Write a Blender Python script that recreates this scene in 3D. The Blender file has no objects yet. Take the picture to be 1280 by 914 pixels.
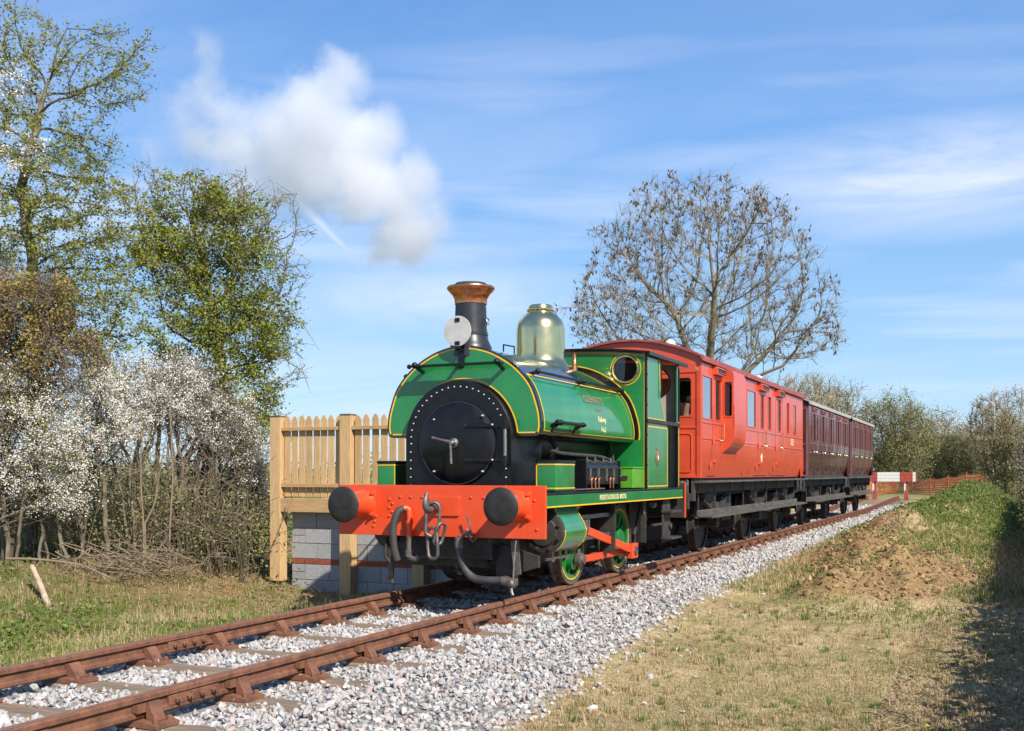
import bpy, bmesh, math, random
import numpy as np
from mathutils import Vector, Matrix, noise as mnoise
R = math.radians
PI = math.pi
SC = bpy.context.scene
COL = SC.collection
rng = np.random.default_rng(7)
random.seed(7)

# ------------------------------------------------------------------ camera
CAM_X, CAM_Z = 5.51, 1.338
YAW = math.atan(611.0 / 1350.0)
cam_d = bpy.data.cameras.new('camera')
cam = bpy.data.objects.new('camera', cam_d)
COL.objects.link(cam)
cam.location = (CAM_X, 0, CAM_Z)
cam.rotation_euler = (R(90), 0, YAW)
cam_d.sensor_width = 36.0
cam_d.lens = 1350.0 / 1280.0 * 36.0
cam_d.shift_y = 135.0 / 1280.0
cam_d.clip_start = 0.05
cam_d.clip_end = 6000
SC.camera = cam

# ------------------------------------------------------------------ light
SUN = Vector((1.0, -0.68, 1.0)).normalized()
EL = math.asin(SUN.z)
AZ = math.atan2(SUN.x, SUN.y)
sd = bpy.data.lights.new('sun', 'SUN')
sd.energy = 3.8
sd.angle = R(0.53)
sd.color = (1.0, 0.945, 0.85)
so = bpy.data.objects.new('sun', sd)
so.rotation_euler = (-SUN).to_track_quat('-Z', 'Y').to_euler()
so.location = (20, -12, 30)
COL.objects.link(so)

W = bpy.data.worlds.new('World')
SC.world = W
W.use_nodes = True


def world_nodes():
    nt = W.node_tree
    N, L = nt.nodes, nt.links
    for n in list(N):
        N.remove(n)
    out = N.new('ShaderNodeOutputWorld')
    bg = N.new('ShaderNodeBackground')
    sky = N.new('ShaderNodeTexSky')
    sky.sky_type = 'NISHITA'
    sky.sun_disc = False
    sky.sun_elevation = EL
    sky.sun_rotation = AZ
    sky.altitude = 0
    sky.air_density = 1.0
    sky.dust_density = 0.35
    sky.ozone_density = 2.2
    tc = N.new('ShaderNodeTexCoord')
    sep = N.new('ShaderNodeSeparateXYZ')
    L.new(tc.outputs['Generated'], sep.inputs[0])

    def math_n(op, a, b=None, clamp=False):
        m = N.new('ShaderNodeMath')
        m.operation = op
        m.use_clamp = clamp
        for i, v in enumerate((a, b)):
            if v is None:
                continue
            if isinstance(v, (int, float)):
                m.inputs[i].default_value = v
            else:
                L.new(v, m.inputs[i])
        return m.outputs[0]
    # high cirrus: the view ray is met with a flat layer far above the ground
    zc = math_n('MAXIMUM', sep.outputs[2], 0.02)
    zc = math_n('ADD', zc, 0.12)
    u = math_n('DIVIDE', sep.outputs[0], zc)
    v = math_n('DIVIDE', sep.outputs[1], zc)
    comb = N.new('ShaderNodeCombineXYZ')
    L.new(u, comb.inputs[0])
    L.new(v, comb.inputs[1])
    mp = N.new('ShaderNodeMapping')
    mp.inputs['Rotation'].default_value = (0, 0, R(28))
    mp.inputs['Scale'].default_value = (0.55, 1.5, 1)
    mp.inputs['Location'].default_value = (3.4, 1.1, 0)
    L.new(comb.outputs[0], mp.inputs[0])
    n1 = N.new('ShaderNodeTexNoise')
    n1.inputs['Scale'].default_value = 0.9
    n1.inputs['Detail'].default_value = 9
    n1.inputs['Roughness'].default_value = 0.58
    n1.inputs['Distortion'].default_value = 0.6
    L.new(mp.outputs[0], n1.inputs['Vector'])
    r1 = N.new('ShaderNodeValToRGB')
    r1.color_ramp.elements[0].position = 0.47
    r1.color_ramp.elements[1].position = 0.78
    L.new(n1.outputs['Fac'], r1.inputs[0])
    n2 = N.new('ShaderNodeTexNoise')
    n2.inputs['Scale'].default_value = 0.45
    n2.inputs['Detail'].default_value = 3
    L.new(comb.outputs[0], n2.inputs['Vector'])
    r2 = N.new('ShaderNodeValToRGB')
    r2.color_ramp.elements[0].position = 0.38
    r2.color_ramp.elements[1].position = 0.62
    L.new(n2.outputs['Fac'], r2.inputs[0])
    cl = math_n('MULTIPLY', r1.outputs[0], r2.outputs[0])
    # fair-weather veil that thickens low in the sky
    low = math_n('SUBTRACT', 0.55, sep.outputs[2], True)
    low = math_n('MULTIPLY', low, 1.25)
    cl = math_n('MULTIPLY', cl, math_n('ADD', low, 0.25))
    # long level bands of thin cloud
    mp2 = N.new('ShaderNodeMapping')
    mp2.inputs['Scale'].default_value = (1.5, 1.5, 11.0)
    mp2.inputs['Rotation'].default_value = (R(3), R(-4), 0)
    mp2.inputs['Location'].default_value = (0.35, 0.2, 0.55)
    L.new(tc.outputs['Generated'], mp2.inputs[0])
    n3 = N.new('ShaderNodeTexNoise')
    n3.inputs['Scale'].default_value = 1.6
    n3.inputs['Detail'].default_value = 8
    n3.inputs['Roughness'].default_value = 0.5
    n3.inputs['Distortion'].default_value = 0.35
    L.new(mp2.outputs[0], n3.inputs['Vector'])
    r3 = N.new('ShaderNodeValToRGB')
    r3.color_ramp.elements[0].position = 0.44
    r3.color_ramp.elements[1].position = 0.74
    L.new(n3.outputs['Fac'], r3.inputs[0])
    win = N.new('ShaderNodeValToRGB')
    we = win.color_ramp.elements
    we[0].position, we[0].color = 0.06, (0.25, 0.25, 0.25, 1)
    we[1].position, we[1].color = 0.40, (0.12, 0.12, 0.12, 1)
    e_ = we.new(0.20)
    e_.color = (0.85, 0.85, 0.85, 1)
    L.new(sep.outputs[2], win.inputs[0])
    band = math_n('MULTIPLY', r3.outputs[0], win.outputs[0])
    cl = math_n('MAXIMUM', math_n('MULTIPLY', cl, 1.05, True), band)

    n4 = N.new('ShaderNodeTexNoise')
    n4.inputs['Scale'].default_value = 2.6
    n4.inputs['Detail'].default_value = 9
    n4.inputs['Roughness'].default_value = 0.56
    n4.inputs['Distortion'].default_value = 0.5
    mp4 = N.new('ShaderNodeMapping')
    mp4.inputs['Scale'].default_value = (2.0, 2.0, 8.0)
    mp4.inputs['Rotation'].default_value = (R(8), R(5), 0)
    L.new(tc.outputs['Generated'], mp4.inputs[0])
    L.new(mp4.outputs[0], n4.inputs['Vector'])
    r4 = N.new('ShaderNodeValToRGB')
    r4.color_ramp.elements[0].position = 0.30
    r4.color_ramp.elements[1].position = 0.68
    L.new(n4.outputs['Fac'], r4.inputs[0])

    # one short vapour trail: a thin arc between two directions of the sky
    def sky_dir(px, py):
        c, s = math.cos(YAW), math.sin(YAW)
        X, Y, Z = (px - 640) / 1350, 1.0, (592 - py) / 1350
        return Vector((X * c - Y * s, X * s + Y * c, Z)).normalized()
    # larger sheets of cloud standing here and there round the sky
    sheets = None
    for az_, el_, wa, we_, st_ in ((-2.6, 14.5, 13, 3.4, .85), (14, 12.5, 12, 3.0, .9), (26, 16.5, 9, 3.6, .8), (40, 13, 12, 3.5, .7), (-28, 9, 11, 2.5, .6), (70, 15, 16, 4, .7), (110, 13, 14, 3.5, .7), (160, 15, 16, 4, .7), (205, 12, 14, 3.5, .7), (250, 14, 16, 4, .7), (300, 13, 14, 4, .7)):
        q = N.new('ShaderNodeVectorMath')
        q.operation = 'SUBTRACT'
        L.new(tc.outputs['Generated'], q.inputs[0])
        az_, el_ = R(az_), R(el_)
        cdir = Vector((math.sin(az_) * math.cos(el_), math.cos(az_) * math.cos(el_), math.sin(el_)))
        q.inputs[1].default_value = cdir
        q2 = N.new('ShaderNodeVectorMath')
        q2.operation = 'MULTIPLY'
        L.new(q.outputs[0], q2.inputs[0])
        q2.inputs[1].default_value = (1 / R(wa), 1 / R(wa), 1 / R(we_))
        q3 = N.new('ShaderNodeVectorMath')
        q3.operation = 'LENGTH'
        L.new(q2.outputs[0], q3.inputs[0])
        g_ = math_n('MULTIPLY', math_n('SUBTRACT', 1.0, q3.outputs['Value'], True), st_ * 1.7)
        sheets = g_ if sheets is None else math_n('MAXIMUM', sheets, g_)
    cl = math_n('MAXIMUM', cl, math_n('MULTIPLY', math_n('MULTIPLY', sheets, r4.outputs[0], True), 0.85))
    d1, d2 = sky_dir(352, 232), sky_dir(452, 330)
    nn = d1.cross(d2).normalized()
    mid = (d1 + d2).normalized()

    def dotn(v):
        q = N.new('ShaderNodeVectorMath')
        q.operation = 'DOT_PRODUCT'
        L.new(tc.outputs['Generated'], q.inputs[0])
        q.inputs[1].default_value = v
        return q.outputs['Value']
    wd = math_n('ABSOLUTE', math_n('ADD', dotn(nn), math_n('MULTIPLY', math_n('SUBTRACT', n1.outputs['Fac'], 0.5), 0.004)))
    wd = math_n('SUBTRACT', 1.0, math_n('DIVIDE', wd, 0.0062), True)
    ends = math_n('DIVIDE', math_n('SUBTRACT', dotn(mid), math.cos(0.058)), 0.0017, True)
    cl = math_n('MAXIMUM', cl, math_n('MULTIPLY', math_n('MULTIPLY', wd, ends), 0.6))
    mixc = N.new('ShaderNodeMix')
    mixc.data_type = 'RGBA'
    L.new(cl, mixc.inputs[0])
    hs = N.new('ShaderNodeHueSaturation')
    hs.inputs['Saturation'].default_value = 1.12
    hs.inputs['Value'].default_value = 1.0
    L.new(sky.outputs[0], hs.inputs['Color'])
    # clear spring air: deep blue overhead paling to a light blue horizon
    gr = N.new('ShaderNodeValToRGB')
    ce = gr.color_ramp.elements
    ce[0].position = 0.0
    ce[0].color = (2.75, 4.05, 5.3, 1)
    ce[1].position = 0.72
    ce[1].color = (0.50, 1.25, 3.4, 1)
    for p_, c_ in ((0.10, (2.05, 3.5, 5.3, 1)), (0.30, (1.02, 2.38, 4.95, 1)), (0.45, (0.68, 1.75, 4.15, 1))):
        e_ = ce.new(p_)
        e_.color = c_
    L.new(math_n('MAXIMUM', sep.outputs[2], 0.0), gr.inputs[0])
    mg = N.new('ShaderNodeMix')
    mg.data_type = 'RGBA'
    mg.inputs[0].default_value = 0.8
    L.new(hs.outputs[0], mg.inputs[6])
    L.new(gr.outputs[0], mg.inputs[7])
    L.new(mg.outputs[2], mixc.inputs[6])
    mixc.inputs[7].default_value = (5.2, 5.5, 6.4, 1)
    L.new(mixc.outputs[2], bg.inputs['Color'])
    bg.inputs['Strength'].default_value = 0.1
    L.new(bg.outputs[0], out.inputs['Surface'])


world_nodes()
SC.view_settings.view_transform = 'Standard'
SC.view_settings.look = 'None'
SC.view_settings.exposure = 0.88
SC.view_settings.gamma = 1.0
SC.cycles.max_bounces = 10
SC.cycles.transparent_max_bounces = 16
SC.cycles.volume_bounces = 10
SC.cycles.use_denoising = True
SC.cycles.caustics_reflective = False
SC.cycles.caustics_refractive = False

# ------------------------------------------------------------------ materials
MATS = {}


def new_mat(name):
    m = bpy.data.materials.new(name)
    m.use_nodes = True
    nt = m.node_tree
    b = nt.nodes.get('Principled BSDF')
    MATS[name] = m
    return m, nt, b


def pbr(name, col, rough=0.5, metal=0.0, var=0.15, scale=6.0, bump=0.0, bscale=40.0, coat=0.0, col2=None,
        stretch=None, rvar=0.1, spec=0.5, island=0.0, detail=5, mixpos=(0.35, 0.65)):
    """A paint / wood / metal with a noise-mottled colour, uneven gloss and fine relief."""
    m, nt, b = new_mat(name)
    N, L = nt.nodes, nt.links
    tc = N.new('ShaderNodeTexCoord')
    vec = tc.outputs['Object']
    if stretch:
        mp = N.new('ShaderNodeMapping')
        mp.inputs['Scale'].default_value = stretch
        L.new(vec, mp.inputs[0])
        vec = mp.outputs[0]
    n = N.new('ShaderNodeTexNoise')
    n.inputs['Scale'].default_value = scale
    n.inputs['Detail'].default_value = detail
    n.inputs['Roughness'].default_value = 0.6
    L.new(vec, n.inputs['Vector'])
    ramp = N.new('ShaderNodeValToRGB')
    c = np.array(col[:3])
    c2 = np.array(col2[:3]) if col2 else c * (1 - var)
    c1 = c if col2 else np.minimum(c * (1 + var), 1)
    ramp.color_ramp.elements[0].position = mixpos[0]
    ramp.color_ramp.elements[1].position = mixpos[1]
    ramp.color_ramp.elements[0].color = (*c2, 1)
    ramp.color_ramp.elements[1].color = (*c1, 1)
    L.new(n.outputs['Fac'], ramp.inputs[0])
    colout = ramp.outputs[0]
    if island > 0:
        g = N.new('ShaderNodeNewGeometry')
        oi = N.new('ShaderNodeObjectInfo')
        ad = N.new('ShaderNodeMath')
        ad.operation = 'ADD'
        L.new(g.outputs['Random Per Island'], ad.inputs[0])
        L.new(oi.outputs['Random'], ad.inputs[1])
        fr = N.new('ShaderNodeMath')
        fr.operation = 'FRACT'
        L.new(ad.outputs[0], fr.inputs[0])
        mr = N.new('ShaderNodeMapRange')
        mr.inputs['To Min'].default_value = 1 - island
        mr.inputs['To Max'].default_value = 1 + island
        L.new(fr.outputs[0], mr.inputs['Value'])
        hs = N.new('ShaderNodeHueSaturation')
        L.new(mr.outputs[0], hs.inputs['Value'])
        L.new(colout, hs.inputs['Color'])
        colout = hs.outputs[0]
    L.new(colout, b.inputs['Base Color'])
    mr2 = N.new('ShaderNodeMapRange')
    mr2.inputs['To Min'].default_value = max(0.02, rough - rvar)
    mr2.inputs['To Max'].default_value = min(1, rough + rvar)
    L.new(n.outputs['Fac'], mr2.inputs['Value'])
    L.new(mr2.outputs[0], b.inputs['Roughness'])
    b.inputs['Metallic'].default_value = metal
    b.inputs['Specular IOR Level'].default_value = spec
    if coat:
        b.inputs['Coat Weight'].default_value = coat
        b.inputs['Coat Roughness'].default_value = 0.06
    if bump:
        n2 = N.new('ShaderNodeTexNoise')
        n2.inputs['Scale'].default_value = bscale
        n2.inputs['Detail'].default_value = 4
        L.new(vec, n2.inputs['Vector'])
        bp = N.new('ShaderNodeBump')
        bp.inputs['Strength'].default_value = bump
        bp.inputs['Distance'].default_value = 0.01
        L.new(n2.outputs['Fac'], bp.inputs['Height'])
        L.new(bp.outputs[0], b.inputs['Normal'])
    return m


def leafy(name, cols, rough=0.55, trans=0.35):
    """Leaves, petals and blades: each loose leaf takes its own colour from the list; thin enough to pass some light."""
    m, nt, b = new_mat(name)
    N, L = nt.nodes, nt.links
    g = N.new('ShaderNodeNewGeometry')
    ramp = N.new('ShaderNodeValToRGB')
    ramp.color_ramp.interpolation = 'LINEAR'
    while len(ramp.color_ramp.elements) < len(cols):
        ramp.color_ramp.elements.new(0.5)
    for i, c in enumerate(cols):
        ramp.color_ramp.elements[i].position = i / max(1, len(cols) - 1)
        ramp.color_ramp.elements[i].color = (*c, 1)
    L.new(g.outputs['Random Per Island'], ramp.inputs[0])
    L.new(ramp.outputs[0], b.inputs['Base Color'])
    b.inputs['Roughness'].default_value = rough
    b.inputs['Specular IOR Level'].default_value = 0.35
    tr = N.new('ShaderNodeBsdfTranslucent')
    L.new(ramp.outputs[0], tr.inputs['Color'])
    mx = N.new('ShaderNodeMixShader')
    mx.inputs[0].default_value = trans
    L.new(b.outputs[0], mx.inputs[1])
    L.new(tr.outputs[0], mx.inputs[2])
    L.new(mx.outputs[0], nt.nodes['Material Output'].inputs['Surface'])
    return m


def glass_mat(name, tint=(0.75, 0.8, 0.8), boost=1.0):
    m, nt, b = new_mat(name)
    N, L = nt.nodes, nt.links
    N.remove(b)
    tr = N.new('ShaderNodeBsdfTransparent')
    tr.inputs['Color'].default_value = (*tint, 1)
    gl = N.new('ShaderNodeBsdfGlossy')
    gl.inputs['Roughness'].default_value = 0.02
    gl.inputs['Color'].default_value = (0.95, 0.97, 1, 1)
    fr = N.new('ShaderNodeFresnel')
    gm = N.new('ShaderNodeNewGeometry')
    ir = N.new('ShaderNodeMapRange')
    ir.inputs['To Min'].default_value = 1.75
    ir.inputs['To Max'].default_value = 1 / 1.75
    L.new(gm.outputs['Backfacing'], ir.inputs['Value'])
    L.new(ir.outputs[0], fr.inputs['IOR'])
    mu = N.new('ShaderNodeMath')
    mu.operation = 'MULTIPLY'
    mu.inputs[1].default_value = boost
    mu.use_clamp = True
    L.new(fr.outputs[0], mu.inputs[0])
    mx = N.new('ShaderNodeMixShader')
    L.new(mu.outputs[0], mx.inputs[0])
    L.new(tr.outputs[0], mx.inputs[1])
    L.new(gl.outputs[0], mx.inputs[2])
    L.new(mx.outputs[0], nt.nodes['Material Output'].inputs['Surface'])
    return m


M = MATS
pbr('green_paint', (0.012, 0.185, 0.04), 0.32, var=0.16, scale=3.2, coat=0.8, bump=0.035, bscale=6, stretch=(1, 1, .35))
pbr('light_green_paint', (0.10, 0.33, 0.02), 0.4, var=0.12, scale=5, coat=0.4, bump=0.03, bscale=9)
pbr('yellow_line', (0.80, 0.46, 0.02), 0.4, var=0.08, scale=8)
pbr('black_paint', (0.0055, 0.006, 0.007), 0.36, var=0.35, scale=7, spec=0.35, coat=0.08, bump=0.05, bscale=18)
pbr('tank_black', (0.010, 0.011, 0.016), 0.22, var=0.3, scale=3, coat=0.8, bump=0.03, bscale=6)
pbr('grimy_black', (0.022, 0.020, 0.019), 0.6, col2=(0.05, 0.042, 0.034), scale=9, bump=0.25, bscale=45)
pbr('chassis_grey', (0.028, 0.026, 0.025), 0.62, col2=(0.065, 0.056, 0.047), scale=6, bump=0.2, bscale=35)
pbr('step_wood', (0.12, 0.108, 0.092), 0.75, col2=(0.055, 0.049, 0.042), scale=5, bump=0.3, bscale=30, stretch=(3, 0.4, 3))
pbr('buffer_red', (0.70, 0.070, 0.018), 0.38, var=0.06, scale=4, coat=0.35, bump=0.04, bscale=16)
pbr('coach_red', (0.58, 0.072, 0.028), 0.45, var=0.10, scale=3, coat=0.4, bump=0.03, bscale=6)
pbr('coach_maroon', (0.10, 0.026, 0.030), 0.45, col2=(0.066, 0.019, 0.023), scale=3, coat=0.6, bump=0.06, bscale=9)
pbr('maroon_bead', (0.20, 0.085, 0.075), 0.45, var=0.15, scale=6)
pbr('roof_red', (0.30, 0.045, 0.035), 0.5, col2=(0.38, 0.10, 0.08), scale=4, bump=0.08, bscale=20)
pbr('roof_white', (0.46, 0.44, 0.40), 0.6, col2=(0.34, 0.325, 0.29), scale=4, bump=0.08, bscale=20)
pbr('brass', (0.84, 0.70, 0.35), 0.20, metal=1.0, col2=(0.74, 0.60, 0.28), scale=5, bump=0.02, bscale=4, rvar=0.06)
pbr('copper', (0.80, 0.36, 0.20), 0.3, metal=1.0, col2=(0.55, 0.22, 0.11), scale=14, bump=0.06, bscale=30, rvar=0.12)
pbr('steel', (0.36, 0.34, 0.32), 0.45, metal=0.9, col2=(0.22, 0.20, 0.175), scale=16, bump=0.06, bscale=40)
pbr('bright_bolt', (0.42, 0.42, 0.42), 0.4, metal=0.6, var=0.1)
pbr('worn_iron', (0.20, 0.185, 0.17), 0.5, metal=0.55, col2=(0.11, 0.085, 0.07), scale=12, bump=0.2, bscale=60)
pbr('rubber_hose', (0.06, 0.058, 0.056), 0.62, col2=(0.034, 0.033, 0.032), scale=8, bump=0.15, bscale=70)
pbr('buffer_face', (0.016, 0.015, 0.014), 0.55, col2=(0.034, 0.031, 0.027), scale=11, metal=0.2, bump=0.15, bscale=50)
pbr('chimney_grey', (0.026, 0.027, 0.031), 0.38, col2=(0.017, 0.018, 0.020), scale=8, bump=0.05, bscale=30)
pbr('white_paint', (0.78, 0.76, 0.72), 0.5, col2=(0.62, 0.60, 0.55), scale=12, bump=0.05, bscale=40)
pbr('cream_letter', (0.82, 0.68, 0.36), 0.4, var=0.05)
pbr('faded_letter', (0.30, 0.20, 0.11), 0.4, var=0.1)
pbr('cab_cream', (0.42, 0.36, 0.28), 0.6, var=0.12, scale=4)
pbr('rust', (0.225, 0.096, 0.050), 0.8, col2=(0.120, 0.052, 0.031), scale=11, bump=0.5, bscale=70, detail=8)
pbr('rail_top', (0.34, 0.18, 0.12), 0.5, col2=(0.24, 0.105, 0.06), scale=9, metal=0.25, bump=0.12, bscale=40, stretch=(4, 0.5, 4))
pbr('sleeper_wood', (0.30, 0.215, 0.14), 0.85, col2=(0.15, 0.105, 0.068), scale=7, bump=0.6, bscale=26, stretch=(0.5, 5, 5), detail=8)
pbr('fence_wood', (0.56, 0.375, 0.185), 0.72, col2=(0.43, 0.27, 0.12), scale=9, bump=0.2, bscale=30, stretch=(6, 6, 0.45), island=0.12)
pbr('beam_wood', (0.50, 0.32, 0.15), 0.72, col2=(0.37, 0.225, 0.10), scale=9, bump=0.2, bscale=30, stretch=(0.45, 6, 6), island=0.06)
pbr('post_cap', (0.10, 0.075, 0.05), 0.85, var=0.2)
pbr('block_grey', (0.345, 0.34, 0.335), 0.9, col2=(0.255, 0.25, 0.25), scale=22, bump=0.5, bscale=120, island=0.10)
pbr('brick_red', (0.30, 0.075, 0.035), 0.88, col2=(0.22, 0.055, 0.03), scale=18, bump=0.4, bscale=90, island=0.12)
pbr('mortar', (0.36, 0.29, 0.21), 0.95, var=0.15, scale=20, bump=0.4, bscale=80)
pbr('bark_grey', (0.19, 0.155, 0.11), 0.9, col2=(0.11, 0.09, 0.06), scale=7, bump=0.5, bscale=30)
pbr('bark_ash', (0.27, 0.225, 0.135), 0.9, col2=(0.145, 0.12, 0.085), scale=1.2, bump=0.3, bscale=12)
pbr('bark_dark', (0.085, 0.068, 0.05), 0.9, col2=(0.055, 0.043, 0.032), scale=7, bump=0.5, bscale=30)
pbr('twig_tan', (0.27, 0.205, 0.13), 0.9, col2=(0.17, 0.125, 0.08), scale=3, bump=0.2, bscale=30)
pbr('twig_brown', (0.19, 0.145, 0.095), 0.9, col2=(0.09, 0.07, 0.05), scale=2)
pbr('birch_bark', (0.62, 0.57, 0.50), 0.8, col2=(0.2, 0.17, 0.14), scale=3)
pbr('cut_log', (0.55, 0.42, 0.28), 0.8, col2=(0.36, 0.26, 0.17), scale=8, bump=0.3, bscale=40)
pbr('skin', (0.52, 0.30, 0.21), 0.55, var=0.06)
pbr('jacket', (0.55, 0.47, 0.33), 0.85, var=0.12, bump=0.2, bscale=40)
pbr('dark_cloth', (0.02, 0.02, 0.024), 0.85, var=0.2, bump=0.2, bscale=40)
pbr('coach_inside', (0.05, 0.032, 0.022), 0.8, var=0.15)
pbr('orange_mesh', (0.66, 0.22, 0.09), 0.6, var=0.12, scale=5)
pbr('board_red', (0.38, 0.055, 0.040), 0.6, var=0.12, scale=5, bump=0.1)
pbr('gull_white', (0.78, 0.78, 0.76), 0.7, var=0.05)
pbr('gull_grey', (0.32, 0.34, 0.37), 0.7, var=0.05)
glass_mat('pane_glass', (0.88, 0.90, 0.89), 1.7)
glass_mat('cab_glass', (0.60, 0.64, 0.60), 0.7)
leafy('blossom', [(0.80, 0.76, 0.70), (0.86, 0.83, 0.79), (0.74, 0.70, 0.62), (0.84, 0.80, 0.74)], 0.6, 0.3)
leafy('leaf_ivy', [(0.19, 0.235, 0.026), (0.26, 0.285, 0.036), (0.34, 0.34, 0.055), (0.12, 0.16, 0.022)], 0.4, 0.42)
leafy('leaf_spring', [(0.27, 0.30, 0.035), (0.34, 0.345, 0.05), (0.21, 0.235, 0.03), (0.36, 0.33, 0.08)], 0.5, 0.48)
leafy('leaf_brown', [(0.36, 0.225, 0.085), (0.27, 0.18, 0.06), (0.44, 0.30, 0.135), (0.24, 0.21, 0.055)], 0.6, 0.3)
leafy('ash_key', [(0.13, 0.085, 0.055), (0.19, 0.11, 0.065), (0.10, 0.075, 0.06), (0.23, 0.125, 0.075)], 0.8, 0.15)
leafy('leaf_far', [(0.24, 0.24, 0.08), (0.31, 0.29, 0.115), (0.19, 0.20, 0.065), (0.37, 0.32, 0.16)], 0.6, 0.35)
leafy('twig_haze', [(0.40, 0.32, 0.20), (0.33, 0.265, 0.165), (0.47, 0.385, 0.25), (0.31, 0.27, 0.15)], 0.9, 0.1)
leafy('leaf_willow', [(0.36, 0.33, 0.12), (0.29, 0.26, 0.10), (0.42, 0.36, 0.17), (0.24, 0.21, 0.09)], 0.6, 0.35)
leafy('leaf_pale', [(0.45, 0.45, 0.28), (0.6, 0.6, 0.48), (0.36, 0.36, 0.2)], 0.6, 0.35)
pbr('disc_white', (0.52, 0.51, 0.49), 0.55, col2=(0.42, 0.41, 0.385), scale=9, bump=0.05, bscale=40)
leafy('straw', [(0.52, 0.385, 0.195), (0.42, 0.295, 0.14), (0.62, 0.48, 0.27), (0.31, 0.215, 0.10), (0.56, 0.405, 0.215)], 0.75, 0.25)
leafy('straw_olive', [(0.30, 0.27, 0.10), (0.24, 0.22, 0.075), (0.38, 0.33, 0.15), (0.19, 0.17, 0.06)], 0.7, 0.3)
leafy('grass_green', [(0.12, 0.20, 0.025), (0.16, 0.23, 0.035), (0.09, 0.15, 0.02), (0.21, 0.26, 0.055)], 0.5, 0.35)
leafy('weed_green', [(0.11, 0.165, 0.022), (0.16, 0.205, 0.03), (0.08, 0.125, 0.018), (0.24, 0.26, 0.06)], 0.5, 0.35)
leafy('dead_leaf', [(0.33, 0.22, 0.13), (0.24, 0.15, 0.085), (0.42, 0.31, 0.2), (0.19, 0.12, 0.07)], 0.8, 0.2)
leafy('dandelion', [(0.82, 0.62, 0.02), (0.85, 0.68, 0.03)], 0.6, 0.2)
leafy('stone', [(0.37, 0.362, 0.345), (0.44, 0.43, 0.41), (0.30, 0.295, 0.287), (0.42, 0.378, 0.345), (0.49, 0.475, 0.45), (0.43, 0.32, 0.265), (0.34, 0.336, 0.328), (0.51, 0.495, 0.465), (0.40, 0.385, 0.365)], 0.85, 0.0)


def stone_obj_mat():
    """The same stone for stones that are objects of their own: the colour goes by object instead of by island."""
    m = M['stone'].copy()
    m.name = 'stone_single'
    nt = m.node_tree
    oi = nt.nodes.new('ShaderNodeObjectInfo')
    for l in list(nt.links):
        if l.from_socket.name == 'Random Per Island':
            to = l.to_socket
            nt.links.remove(l)
            nt.links.new(oi.outputs['Random'], to)
    M['stone_single'] = m


stone_obj_mat()

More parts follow.
